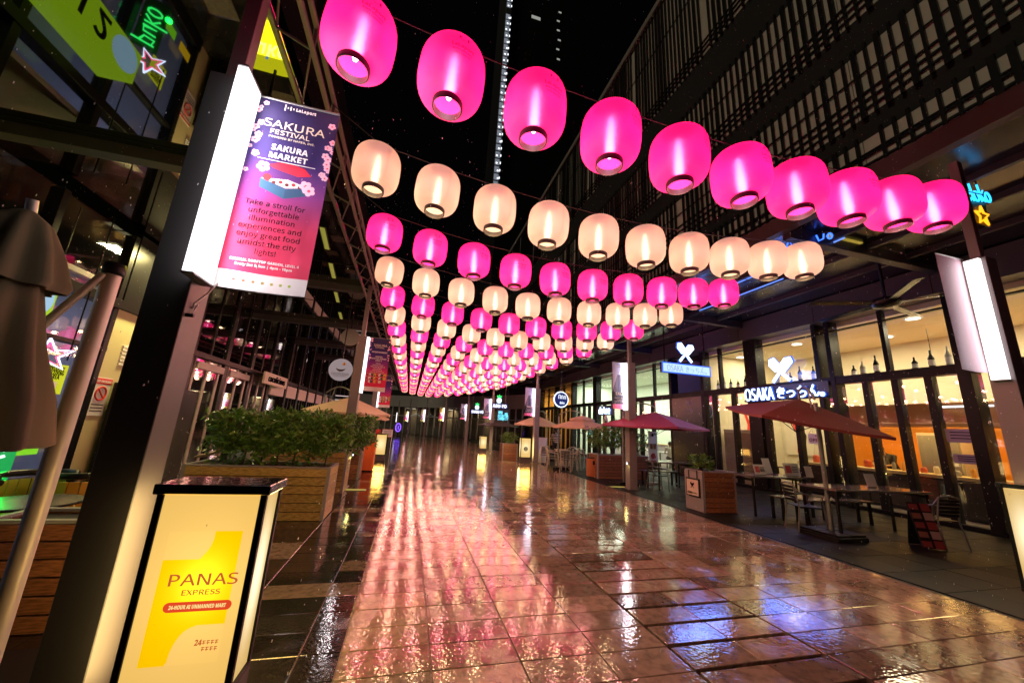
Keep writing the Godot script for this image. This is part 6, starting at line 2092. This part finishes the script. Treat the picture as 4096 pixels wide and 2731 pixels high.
func right_terrace() -> void:
	var rust := woods("rust_wood", Color(0.34, 0.14, 0.06))
	# planter with the cleaver plaque
	var p := planter("rust wood planter with a framed cleaver plaque on its grey side", Vector3(6.97, 0, -7.62), 0.92, 0.86, 0.56, 8, rust)
	box("side_sheet", Vector3(0.012, 0.84, 0.56), mats["grey_paint"], p, Vector3(-0.466, 0.43, 0))
	var q := thing("plaque", "framed white cleaver plaque hung on the grey side of the rust planter", "plaque", Vector3(6.485, 0.5, -7.62))
	box("frame", Vector3(0.03, 0.40, 0.42), mats["black_metal"], q)
	box("sheet", Vector3(0.006, 0.34, 0.36), mat("plaque_white", Color(0.62, 0.52, 0.42), 0.6), q, Vector3(-0.017, 0, 0))
	var face := Basis(Vector3(0, 0, 1), Vector3.UP, Vector3(-1, 0, 0))
	cleavers(q, mats["black_print"], 0.13, Transform3D(face, Vector3(-0.024, 0.04, 0)))
	text("OSAKA", 0.05, 0.14, mats["black_print"], q, Vector3(-0.024, -0.115, -0.08), face, serif)
	for k in 5:
		var o := part("lettering", strokes(kana()[k], 0.0025, 0.03, 0.0).done(), mats["black_print"], q)
		o.transform = Transform3D(face, Vector3(-0.024, -0.13, 0.0 + 0.032 * k))
	for k in [-0.13, 0.13]:
		box("strap", Vector3(0.008, 0.2, 0.03), mats["black_metal"], q, Vector3(0.006, 0.28, k))
	shrub("low bright green plant in the rust planter with the plaque", Vector3(6.75, 0.84, -7.65), 0.26, 0.13, 260, 41)
	# wide planter behind the right lamp post
	planter("wide low rust planter with leafy shrubs behind the wooden bin", Vector3(7.75, 0, -12.95), 2.1, 0.82, 0.7, 8, rust)
	for k in 4:
		shrub("leafy shrub in the wide planter, %s from the left" % ordinal(k), Vector3(6.95 + 0.52 * k, 0.8, -12.95), [0.9, 1.1, 1.25, 0.75][k], 0.3, [420, 520, 620, 280][k], 50 + k)
	planter("grey boxed planter with a shrub left of the round logo light box", Vector3(5.05, 0, -18.9), 0.8, 0.8, 0.6, 6, rust)
	shrub("yellowish shrub in the planter left of the round logo light box", Vector3(5.05, 0.78, -18.9), 0.5, 0.28, 380, 61)
	# wooden bin
	var t := thing("litter_bin", "round orange wooden slatted litter bin next to the wide planter", "bin", Vector3(6.74, 0, -13.05))
	for k in 20:
		var a := TAU * k / 20.0
		box("slat", Vector3(0.064, 0.62, 0.02), mat("bin_wood", Color(0.42, 0.13, 0.035), 0.5), t, Vector3(cos(a) * 0.215, 0.35, sin(a) * 0.215), Vector3(0, -a + PI / 2, 0))
	var s := Shape.new()
	s.lathe([Vector2(0.001, 0.69), Vector2(0.225, 0.69), Vector2(0.235, 0.66), Vector2(0.2, 0.655), Vector2(0.2, 0.03), Vector2(0.001, 0.03)], 24)
	part("liner", s.done(), mats["black_metal"], t)
	box("opening", Vector3(0.12, 0.14, 0.03), mats["black_metal"], t, Vector3(-0.05, 0.52, 0.222))
	# the two red umbrellas
	var red := mat("red_canvas", Color(0.21, 0.035, 0.03), 0.75)
	var u := umbrella("dark red umbrella on a curved mast in front of the glowing osaka letters", Vector3(7.75, 2.50, -5.9), 1.46, 0.42, 4, red, Vector3(7.62, 2.75, -5.5), false)
	var down := Vector3(0.30, 0, 0.954)
	for n in ["canopy", "ribs"]:
		(u.get_node(n) as Node3D).basis = Basis(down.cross(Vector3.UP).normalized(), -0.2) * Basis(Vector3.UP, -0.483)
	var purple := mat("sign_tinted_canvas", Color(0.30, 0.045, 0.10), 0.75)  # red canvas copy with the tint of the blue sign put into its colour
	umbrella("dark red umbrella with purple sign light painted in its canvas, behind the right lamp post", Vector3(7.55, 2.34, -10.4), 1.7, 0.46, 4, purple, Vector3(6.95, 2.7, -11.3), false, 0.5)
	# beige umbrellas of the cafe
	var beige := mat("beige_canvas", Color(0.55, 0.40, 0.28), 0.8)
	umbrella("beige double topped umbrella beside the wooden bin", Vector3(6.9, 2.15, -14.3), 1.25, 0.38, 8, beige, Vector3(6.28, 2.55, -15.3), true)
	umbrella("beige umbrella behind the lamp post with the lilac banner", Vector3(6.45, 2.28, -18.7), 1.2, 0.46, 8, beige, Vector3(7.3, 2.6, -19.4), false)
	umbrella("dark umbrella at the far right, under the cyan hot pot letters", Vector3(5.9, 2.05, -25.2), 1.4, 0.35, 8, mat("dark_canvas", Color(0.05, 0.045, 0.045), 0.8), Vector3(6.7, 2.4, -25.8), false)
	t = thing("closed_umbrella", "folded white umbrella standing between the leafy shrubs and the right lamp post", "umbrella", Vector3(7.75, 0, -13.9))
	s = Shape.new()
	s.lathe([Vector2(0.002, 2.35), Vector2(0.06, 2.25), Vector2(0.10, 2.1), Vector2(0.13, 1.9), Vector2(0.12, 1.5), Vector2(0.17, 1.1), Vector2(0.15, 1.05)], 9)
	part("folded_cloth", s.done(), mat("white_canvas", Color(0.5, 0.45, 0.42), 0.8), t)
	s = Shape.new()
	s.tube([Vector3(0, 0.03, 0), Vector3(0, 1.3, 0)], 0.025, 8)
	part("pole", s.done(), mats["steel"], t)
	box("base", Vector3(0.5, 0.06, 0.5), mats["black_metal"], t, Vector3(0, 0.03, 0))
	# tables and benches of the restaurant
	bar_table("long grey terrace table with a white menu card, nearest the right edge", Vector3(8.65, 0, -5.55), 2.2, 0.75, 0.85, -0.08)
	bar_table("grey terrace table with menu stands behind the rust planter", Vector3(8.35, 0, -7.35), 1.6, 0.7, 0.85, 0.0)
	bar_table("grey terrace table under the purple umbrella", Vector3(8.15, 0, -10.6), 1.3, 0.7, 0.83, 0.0)
	bench("low dark bench beyond the long terrace table", Vector3(9.0, 0, -6.4), 1.8, -0.05)
	bench("low dark bench on the near side of the menu table", Vector3(8.5, 0, -6.78), 1.3, 0.0)
	bench("low dark bench under the purple umbrella beside its table", Vector3(8.3, 0, -11.3), 1.3, 0.0)
	for m in [[8.95, 0.85, -5.6, 0.2, 0.24, -0.25, "plain white menu card standing on the long terrace table"], [8.1, 0.85, -7.3, 0.34, 0.22, 0.0, "white menu stand with a red drink picture, left on the menu table"], [8.5, 0.85, -7.45, 0.26, 0.36, 0.1, "tall pale menu sheet in the middle of the menu table"], [8.95, 0.85, -7.2, 0.42, 0.28, -0.1, "framed red food photo menu on the menu table"], [9.15, 0.85, -6.95, 0.16, 0.24, -0.3, "small white card at the right end of the menu table"]]:
		t = thing("menu_stand", m[6], "menu", Vector3(m[0], m[1], m[2]), m[5], "menus on the terrace tables")
		box("sheet", Vector3(m[3], m[4], 0.008), mat("menu_white", Color(0.6, 0.58, 0.6), 0.5), t, Vector3(0, m[4] * 0.5 + 0.01, 0), Vector3(-0.22, 0, 0))
		box("foot", Vector3(m[3] * 0.8, 0.012, 0.1), mats["steel"], t, Vector3(0, 0.006, -0.03))
		if m[6].contains("red"):
			box("picture", Vector3(m[3] * 0.34, m[4] * 0.6, 0.004), mat("menu_red", Color(0.5, 0.03, 0.05), 0.5), t, Vector3(-m[3] * 0.22, m[4] * 0.5 + 0.012, 0.009), Vector3(-0.22, 0, 0))
			for k in 4:
				box("text_line", Vector3(m[3] * 0.38, 0.012, 0.003), mats["black_print"], t, Vector3(m[3] * 0.2, m[4] * (0.3 + 0.13 * k) + 0.012, 0.010 + 0.028 - 0.058 * (0.3 + 0.13 * k)), Vector3(-0.22, 0, 0))
	# slanted magazine board on the floor
	t = thing("menu_board", "slanted board of red and white menu photos standing on the dark terrace floor", "menu board", Vector3(8.78, 0, -4.78), -0.5)
	box("board", Vector3(0.32, 0.72, 0.03), mats["black_metal"], t, Vector3(0, 0.36, 0), Vector3(-0.3, 0, 0))
	for k in 10:
		var x: float = [-0.085, 0.085][k % 2]
		var y := 0.64 - 0.14 * (k / 2)
		box("picture", Vector3(0.13, 0.09 + 0.03 * (k % 2), 0.006), [mat("photo_red", Color(0.2, 0.03, 0.03), 0.5), mat("photo_pale", Color(0.3, 0.22, 0.2), 0.5), mat("photo_tan", Color(0.2, 0.08, 0.05), 0.5), mats["photo_red"]][(k * 3) % 4], t, Vector3(x, y, 0.112 - 0.31 * (y - 0.0) + 0.02), Vector3(-0.3, 0, 0))
	box("rear_leg", Vector3(0.3, 0.62, 0.02), mats["black_metal"], t, Vector3(0, 0.31, -0.16), Vector3(0.2, 0, 0))
	# roll-up banner of the cafe
	t = thing("roll_up_banner", "white standing banner with two drinks and a round emblem, by the cafe window", "banner stand", Vector3(8.1, 0, -11.55))
	part("cloth", cloth(0.36, 0.96, 0.012), mats["white_paint"], t, Vector3(-0.02, 1.74, 0))
	for k in 2:
		s = Shape.new()
		s.lathe([Vector2(0.001, -0.09), Vector2(0.045, -0.09), Vector2(0.06, 0.09), Vector2(0.001, 0.09)], 12)
		var c := part("picture", s.done(), mat("cup_brown", Color(0.2, 0.08, 0.04), 0.5), t, Vector3(0.09 + 0.14 * k, 1.24, 0.012))
		c.scale = Vector3(1, 1, 0.06)
	s = Shape.new()
	s.lathe([Vector2(0.001, 0.004), Vector2(0.05, 0.004), Vector2(0.05, 0)], 16)
	part("emblem", s.done(), mats["black_print"], t, Vector3(0.15, 1.62, 0.014), Vector3(PI / 2, 0, 0))
	s = Shape.new()
	s.lathe([Vector2(0.001, 0.004), Vector2(0.1, 0.004), Vector2(0.1, 0)], 16)
	part("picture", s.done(), mat("berry_red", Color(0.3, 0.02, 0.03), 0.5), t, Vector3(0.16, 0.92, 0.014), Vector3(PI / 2, 0, 0))
	s = Shape.new()
	s.tube([Vector3(0.15, 0.03, -0.02), Vector3(0.15, 1.85, -0.02)], 0.012, 6)
	part("pole", s.done(), mats["steel"], t)
	box("base", Vector3(0.42, 0.06, 0.3), mats["grey_paint"], t, Vector3(0.15, 0.03, 0))
	# white screen board next to the lamp post
	t = thing("screen_board", "plain white upright board standing to the right of the third right lamp post", "board", Vector3(6.52, 0, -17.95))
	box("panel", Vector3(0.43, 1.2, 0.05), mats["white_paint"], t, Vector3(0, 0.61, 0))
	for k in [-0.18, 0.18]:
		box("foot", Vector3(0.05, 0.03, 0.4), mats["steel"], t, Vector3(k, 0.015, 0))
	# cafe chairs and tables
	var proto := cafe_chair()
	var cs := [[6.35, -14.6, 2.6], [6.75, -15.0, -1.9], [6.05, -15.3, 1.3], [6.9, -16.2, -2.3], [7.35, -15.4, 0.4], [6.55, -16.7, 0.9], [7.5, -16.9, -1.2], [6.3, -17.0, 2.9], [7.9, -16.1, 1.9]]
	var words := ["nearest the umbrella foot", "facing away, left of the wooden bin", "closest to the promenade", "behind the nearest round table", "near the cafe glass", "left of the second round table", "right of the second round table", "closest to the white board", "against the shop front"]
	for k in cs.size():
		var o := proto.duplicate() as Node3D
		o.name = numbered(self, "cafe_chair")
		add_child(o, true)
		o.position = Vector3(cs[k][0], 0, cs[k][1])
		o.rotation.y = cs[k][2]
		tag(o, "silver armed cafe chair, %s" % words[k], "chair", "silver cafe chairs")
	for cc in [[7.55, -5.9, 1.2, "dark armed chair at the street end of the long terrace table"], [9.2, -4.85, 2.9, "dark armed chair on the near side of the long terrace table"], [7.5, -10.3, 1.4, "dark armed chair at the table under the purple umbrella"]]:
		var o := proto.duplicate() as Node3D
		o.name = numbered(self, "terrace_chair")
		add_child(o, true)
		o.position = Vector3(cc[0], 0, cc[1])
		o.rotation.y = cc[2]
		for c in o.get_children():
			(c as MeshInstance3D).material_override = mats["black_metal"] if c.name.begins_with("seat") or c.name.begins_with("back") else mats["steel"]
		tag(o, cc[3], "chair", "dark chairs on the right terrace")
	proto.free()
	cafe_table("round silver cafe table nearest the beige double topped umbrella", Vector3(6.65, 0, -15.6))
	cafe_table("round silver cafe table farther back, near the striped visitor", Vector3(7.05, 0, -16.8))
	# small lit foot lamps in the floor
	for z in [[6.45, -10.8, "yellowish floor lamp glowing at the foot of the lamp post behind the planter"], [-1.05, -9.7, "yellowish floor lamp glowing beside the second left lamp post"]]:
		t = thing("floor_lamp", z[2], "floor lamp", Vector3(z[0], 0, z[1]), 0.0, "floor lamps by the lamp posts")
		box("light_panel", Vector3(0.5, 0.012, 0.16), lit("floor_glow", Color(0.55, 0.45, 0.08), 0.7), t, Vector3(0, 0.008, 0))
		box("frame", Vector3(0.54, 0.008, 0.2), mats["steel"], t, Vector3(0, 0.005, 0))

# ---------------------------------------------------------------- people
# one continuous skin: smooth union of tapered capsules, meshed by surface nets; bones are [a, b, ra, rb, colour]
func body_mesh(bones: Array, cell: float, k := 0.03) -> ArrayMesh:
	var lo := Vector3.ONE * 1e9
	var hi := -lo
	for b in bones:
		var m := Vector3.ONE * (maxf(b[2], b[3]) + k + cell * 2)
		lo = lo.min(b[0] - m).min(b[1] - m)
		hi = hi.max(b[0] + m).max(b[1] + m)
	var n := Vector3i(((hi - lo) / cell).ceil()) + Vector3i.ONE
	var field := PackedFloat32Array()
	field.resize(n.x * n.y * n.z)
	field.fill(1.0)
	for b in bones:
		var m := Vector3.ONE * (maxf(b[2], b[3]) + k + cell * 2)
		var i0 := Vector3i(((b[0].min(b[1]) - m - lo) / cell).floor()).clamp(Vector3i.ZERO, n - Vector3i.ONE)
		var i1 := Vector3i(((b[0].max(b[1]) + m - lo) / cell).ceil()).clamp(Vector3i.ZERO, n - Vector3i.ONE)
		var ab: Vector3 = b[1] - b[0]
		var l2 := maxf(ab.length_squared(), 1e-8)
		for x in range(i0.x, i1.x + 1):
			for y in range(i0.y, i1.y + 1):
				for z in range(i0.z, i1.z + 1):
					var p := lo + Vector3(x, y, z) * cell
					var t := clampf((p - b[0]).dot(ab) / l2, 0.0, 1.0)
					var d: float = (p - b[0] - ab * t).length() - lerpf(b[2], b[3], t)
					var at := (x * n.y + y) * n.z + z
					var e := field[at]
					var h := maxf(k - absf(d - e), 0.0) / k
					field[at] = minf(d, e) - h * h * k * 0.25
	var out := Shape.new()
	out.colored = true
	var vert := {}
	var cols := {}
	for x in n.x - 1:
		for y in n.y - 1:
			for z in n.z - 1:
				var sum := Vector3.ZERO
				var cnt := 0
				var f := []
				for c in 8:
					f.append(field[((x + (c & 1)) * n.y + y + ((c >> 1) & 1)) * n.z + z + ((c >> 2) & 1)])
				var neg := 0
				for c in 8:
					neg += int(f[c] < 0)
				if neg == 0 or neg == 8:
					continue
				for c in 8:
					for ax in [1, 2, 4]:
						if c & ax:
							continue
						var e: int = c | ax
						if (f[c] < 0) != (f[e] < 0):
							var t: float = f[c] / (f[c] - f[e])
							var pa := Vector3(c & 1, (c >> 1) & 1, (c >> 2) & 1)
							var pb := Vector3(e & 1, (e >> 1) & 1, (e >> 2) & 1)
							sum += pa.lerp(pb, t)
							cnt += 1
				var pos := lo + (Vector3(x, y, z) + sum / cnt) * cell
				vert[Vector3i(x, y, z)] = pos
				var best := 1e9
				for b in bones:
					var ab: Vector3 = b[1] - b[0]
					var t := clampf((pos - b[0]).dot(ab) / maxf(ab.length_squared(), 1e-8), 0.0, 1.0)
					var d: float = (pos - b[0] - ab * t).length() - lerpf(b[2], b[3], t)
					if d < best:
						best = d
						var col: Color = b[4]
						if b.size() > 5 and fposmod(pos.y, 0.09) < 0.045:
							col = b[5]
						cols[Vector3i(x, y, z)] = col
	var norm := func(q: Vector3i) -> Vector3:
		var g := Vector3.ZERO
		for ax in 3:
			var a := q
			var b := q
			a[ax] = mini(q[ax] + 1, n[ax] - 1)
			b[ax] = maxi(q[ax] - 1, 0)
			g[ax] = field[(a.x * n.y + a.y) * n.z + a.z] - field[(b.x * n.y + b.y) * n.z + b.z]
		return g.normalized()
	for q in vert:
		for ax in 3:
			var i := (ax + 1) % 3
			var j := (ax + 2) % 3
			var di := Vector3i.ZERO
			di[i] = 1
			var dj := Vector3i.ZERO
			dj[j] = 1
			var da := Vector3i.ZERO
			da[ax] = 1
			var e: Vector3i = q + da
			var f0 := field[(q.x * n.y + q.y) * n.z + q.z]
			var f1 := field[(e.x * n.y + e.y) * n.z + e.z] if e[ax] < n[ax] else 1.0
			if (f0 < 0) == (f1 < 0):
				continue
			var c := [q, q - di, q - di - dj, q - dj]
			var ok := true
			for w in c:
				ok = ok and vert.has(w)
			if not ok:
				continue
			out.tint = cols[q]
			var nn := []
			for w in c:
				nn.append(norm.call(w))
			out._smooth(vert[c[0]], vert[c[1]], vert[c[2]], vert[c[3]], nn[0], nn[1], nn[2], nn[3], Vector2.ZERO, Vector2.ZERO, Vector2.ZERO, Vector2.ZERO)
	return out.done()

func person(label: String, at: Vector3, turn: float, bones: Array, head: Vector3, look: Vector3, hair: Color, skin: Color, cell := 0.02) -> void:
	var t := thing("person", label, "person", at, turn, "")
	var m := mat("person_skin", Color(1, 1, 1), 0.7)
	m.vertex_color_use_as_albedo = true
	part("body", body_mesh(bones, cell), m, t)
	# head with face: built finer
	var f := look.normalized()
	var r := f.cross(Vector3.UP).normalized()
	var u := r.cross(f)
	var hb := []
	hb.append([head + u * 0.03 - f * 0.012, head + u * 0.03 + f * 0.012, 0.082, 0.082, skin])
	hb.append([head - u * 0.03 + f * 0.02, head - u * 0.075 + f * 0.035, 0.062, 0.045, skin])
	hb.append([head + u * 0.0 + f * 0.09, head - u * 0.03 + f * 0.108, 0.010, 0.016, skin])
	hb.append([head - u * 0.062 + f * 0.088 - r * 0.02, head - u * 0.062 + f * 0.088 + r * 0.02, 0.008, 0.008, Color(skin.r * 0.7, skin.g * 0.4, skin.b * 0.4)])
	for s in [-1, 1]:
		hb.append([head + r * s * 0.082 + u * 0.01, head + r * s * 0.084 - u * 0.03, 0.016, 0.012, skin])
		hb.append([head + r * s * 0.032 + f * 0.083 + u * 0.008, head + r * s * 0.034 + f * 0.083 + u * 0.008, 0.011, 0.011, Color(0.02, 0.015, 0.012)])
	hb.append([head - u * 0.06 - f * 0.02, head - u * 0.14 - f * 0.02, 0.05, 0.055, skin])
	part("head", body_mesh(hb, 0.009, 0.014), m, t)
	var hm := mat("person_hair", Color(1, 1, 1), 0.6)
	hm.vertex_color_use_as_albedo = true
	part("hair", body_mesh([[head + u * 0.055 - f * 0.02, head + u * 0.05 + f * 0.02, 0.085, 0.078, hair], [head + u * 0.03 - f * 0.045, head - u * 0.05 - f * 0.06, 0.07, 0.045, hair]], 0.012, 0.02), hm, t)

func hand(bones: Array, wrist: Vector3, dir: Vector3, down: Vector3, skin: Color) -> void:
	var d := dir.normalized()
	var side := d.cross(down).normalized()
	bones.append([wrist, wrist + d * 0.06, 0.028, 0.034, skin])
	for k in 4:
		var o := side * (k - 1.5) * 0.02
		bones.append([wrist + d * 0.07 + o, wrist + d * (0.13 + 0.012 * [0, 1, 1.2, 0.4][k]) + o + down * 0.02, 0.011, 0.008, skin])
	bones.append([wrist + d * 0.02 + side * 0.03, wrist + d * 0.07 + side * 0.065 + down * 0.01, 0.012, 0.009, skin])

func standing(skin: Color, top: Color, top2: Color, legs: Color, lean: float, arm_l: Array, arm_r: Array) -> Array:
	var hip := Vector3(0, 0.92, 0)
	var chest := Vector3(0, 1.3, lean * 0.7)
	var neck := Vector3(0, 1.44, lean)
	var b := [[hip + Vector3(-0.07, 0, 0), hip + Vector3(0.07, 0, 0), 0.12, 0.12, legs], [hip + Vector3(0, 0.06, 0), chest, 0.13, 0.15, top, top2], [chest + Vector3(-0.13, 0.06, 0), chest + Vector3(0.13, 0.06, 0), 0.075, 0.075, top, top2], [chest, neck, 0.1, 0.055, top, top2]]
	for s in [-1, 1]:
		var kz: float = 0.03 * s
		b.append([hip + Vector3(s * 0.09, -0.02, 0), Vector3(s * 0.1, 0.49, 0.03 + kz), 0.09, 0.062, legs])
		b.append([Vector3(s * 0.1, 0.49, 0.03 + kz), Vector3(s * 0.1, 0.09, kz), 0.06, 0.042, legs])
		b.append([Vector3(s * 0.1, 0.045, kz - 0.04), Vector3(s * 0.11, 0.038, kz + 0.15), 0.045, 0.036, Color(0.04, 0.04, 0.04)])
		var a: Array = arm_l if s < 0 else arm_r
		var sh := chest + Vector3(s * 0.19, 0.07, 0)
		b.append([sh, a[0], 0.055, 0.042, top, top2])
		b.append([a[0], a[1], 0.04, 0.028, skin])
		hand(b, a[1], a[1] - a[0], Vector3(0, -1, 0) if absf((a[1] - a[0]).normalized().y) < 0.8 else Vector3(0, 0, 1), skin)
	return b

func people() -> void:
	var skin := Color(0.42, 0.24, 0.15)
	# visitor in a striped shirt, seen from behind
	var b := standing(skin, Color(0.02, 0.02, 0.025), Color(0.5, 0.48, 0.46), Color(0.03, 0.03, 0.035), 0.0, [Vector3(-0.25, 1.1, 0.02), Vector3(-0.2, 0.93, 0.16)], [Vector3(0.25, 1.1, 0.02), Vector3(0.2, 0.93, 0.16)])
	person("person in a striped shirt and dark cap seen from behind, standing by the cafe tables", Vector3(7.65, 0, -19.0), PI * 0.95, b, Vector3(0, 1.56, 0.02), Vector3(0, -0.05, 1), Color(0.02, 0.02, 0.03), skin)
	# cook bending over the counter
	var ck := Color(0.015, 0.015, 0.018)
	b = standing(skin, ck, ck, ck, 0.34, [Vector3(-0.27, 1.12, 0.42), Vector3(-0.16, 1.08, 0.66)], [Vector3(0.27, 1.12, 0.42), Vector3(0.16, 1.08, 0.66)])
	person("cook in black bending over the kitchen counter before the orange wall", Vector3(14.7, 0.02, -8.5), -PI / 2, b, Vector3(0, 1.52, 0.46), Vector3(0, -0.7, 1), Color(0.015, 0.012, 0.01), skin)
	# seated guests in the bright cafe
	for q in [[13.1, -16.9, 2.6, Color(0.5, 0.5, 0.48), "seated guest in a pale shirt nearest the cafe glass"], [14.1, -18.1, 0.4, Color(0.3, 0.32, 0.3), "seated guest in a grey shirt deeper inside the bright cafe"]]:
		person(q[4], Vector3(q[0], 0.02, q[1]), q[2], seated(skin, q[3], Color(0.04, 0.04, 0.05)), Vector3(0, 1.2, 0.02), Vector3(0, -0.1, 1), Color(0.02, 0.015, 0.012), skin)
		var st := thing("stool", "pale stool under the %s" % q[4], "stool", Vector3(q[0], 0.02, q[1]), q[2])
		box("seat", Vector3(0.38, 0.04, 0.38), mats["white_paint"], st, Vector3(0, 0.41, 0))
		for k in 4:
			box("leg", Vector3(0.03, 0.4, 0.03), mats["steel"], st, Vector3([-0.16, 0.16][k % 2], 0.2, [-0.16, 0.16][k / 2]))
	# guest half hidden behind the hedge, one hand on the planter rim
	b = seated(Color(0.36, 0.22, 0.14), Color(0.5, 0.52, 0.5), Color(0.03, 0.03, 0.04))
	b = b.slice(0, b.size())
	b.append([Vector3(-0.17, 1.0, 0.0), Vector3(-0.38, 0.92, 0.08), 0.05, 0.04, Color(0.5, 0.52, 0.5)])
	b.append([Vector3(-0.38, 0.92, 0.08), Vector3(-0.56, 0.84, 0.22), 0.036, 0.028, Color(0.36, 0.22, 0.14)])
	hand(b, Vector3(-0.56, 0.84, 0.22), Vector3(-1, -0.1, 0.4), Vector3(0, -1, 0), Color(0.36, 0.22, 0.14))
	person("guest in a pale shirt sitting behind the front hedge, hand on the planter rim", Vector3(-2.78, 0, -8.05), 0.0, b, Vector3(0.06, 1.22, 0.06), Vector3(0.3, -0.1, 1), Color(0.02, 0.015, 0.012), Color(0.36, 0.22, 0.14))
	var st := thing("stool", "dark stool behind the front hedge, under the hidden guest", "stool", Vector3(-2.78, 0, -8.05))
	box("seat", Vector3(0.4, 0.04, 0.4), mats["black_metal"], st, Vector3(0, 0.42, 0))
	for k in 4:
		box("leg", Vector3(0.03, 0.4, 0.03), mats["black_metal"], st, Vector3([-0.17, 0.17][k % 2], 0.2, [-0.17, 0.17][k / 2]))

func seated(skin: Color, top: Color, legs: Color) -> Array:
	var hip := Vector3(0, 0.53, 0)
	var chest := Vector3(0, 0.93, 0.02)
	var b := [[hip + Vector3(-0.08, 0, 0), hip + Vector3(0.08, 0, 0), 0.11, 0.11, legs], [hip + Vector3(0, 0.08, 0), chest, 0.13, 0.15, top], [chest + Vector3(-0.13, 0.07, 0), chest + Vector3(0.13, 0.07, 0), 0.075, 0.075, top], [chest, chest + Vector3(0, 0.16, 0), 0.1, 0.055, top]]
	for s in [-1, 1]:
		b.append([hip + Vector3(s * 0.1, -0.01, 0.03), Vector3(s * 0.11, 0.5, 0.43), 0.085, 0.062, legs])
		b.append([Vector3(s * 0.11, 0.5, 0.43), Vector3(s * 0.11, 0.08, 0.42), 0.058, 0.042, legs])
		b.append([Vector3(s * 0.11, 0.045, 0.38), Vector3(s * 0.12, 0.038, 0.56), 0.044, 0.036, Color(0.04, 0.04, 0.04)])
		b.append([chest + Vector3(s * 0.19, 0.08, 0), Vector3(s * 0.24, 0.74, 0.1), 0.055, 0.04, top])
		b.append([Vector3(s * 0.24, 0.74, 0.1), Vector3(s * 0.16, 0.74, 0.34), 0.038, 0.028, skin])
		hand(b, Vector3(s * 0.16, 0.74, 0.34), Vector3(-s * 0.2, 0, 1), Vector3(0, -1, 0), skin)
	return b

# thin falling drops that catch the lantern light
func rain() -> void:
	var b := Shape.new()
	for k in 3:
		var a := TAU * k / 3.0
		var c := TAU * (k + 1) / 3.0
		b.quad(Vector3(cos(a), 0.5, sin(a)), Vector3(cos(c), 0.5, sin(c)), Vector3(cos(c), -0.5, sin(c)), Vector3(cos(a), -0.5, sin(a)))
	var mm := MultiMesh.new()
	mm.transform_format = MultiMesh.TRANSFORM_3D
	mm.mesh = b.done()
	mm.instance_count = 12000
	var r := RandomNumberGenerator.new()
	r.seed = 404
	for k in 12000:
		var z := -2.2 - 13.0 * pow(r.randf(), 1.3)
		var reach := 1.6 - z * 1.2
		var p := Vector3(r.randf_range(-0.75, 1.45) * reach, r.randf_range(0.1, 10.0), z)
		var w := r.randf_range(0.0013, 0.0025)
		mm.set_instance_transform(k, Transform3D(Basis.from_euler(Vector3(0.05, r.randf() * TAU, 0.08)) * Basis.from_scale(Vector3(w, r.randf_range(0.006, 0.014), w)), p))
	var o := MultiMeshInstance3D.new()
	o.name = "rain"
	o.multimesh = mm
	o.material_override = mat("rain_drop", Color(0.75, 0.75, 0.78), 0.15)
	add_child(o)
	tag(o, "fine rain drops falling through the lantern light", "rain")
	stuff(o)
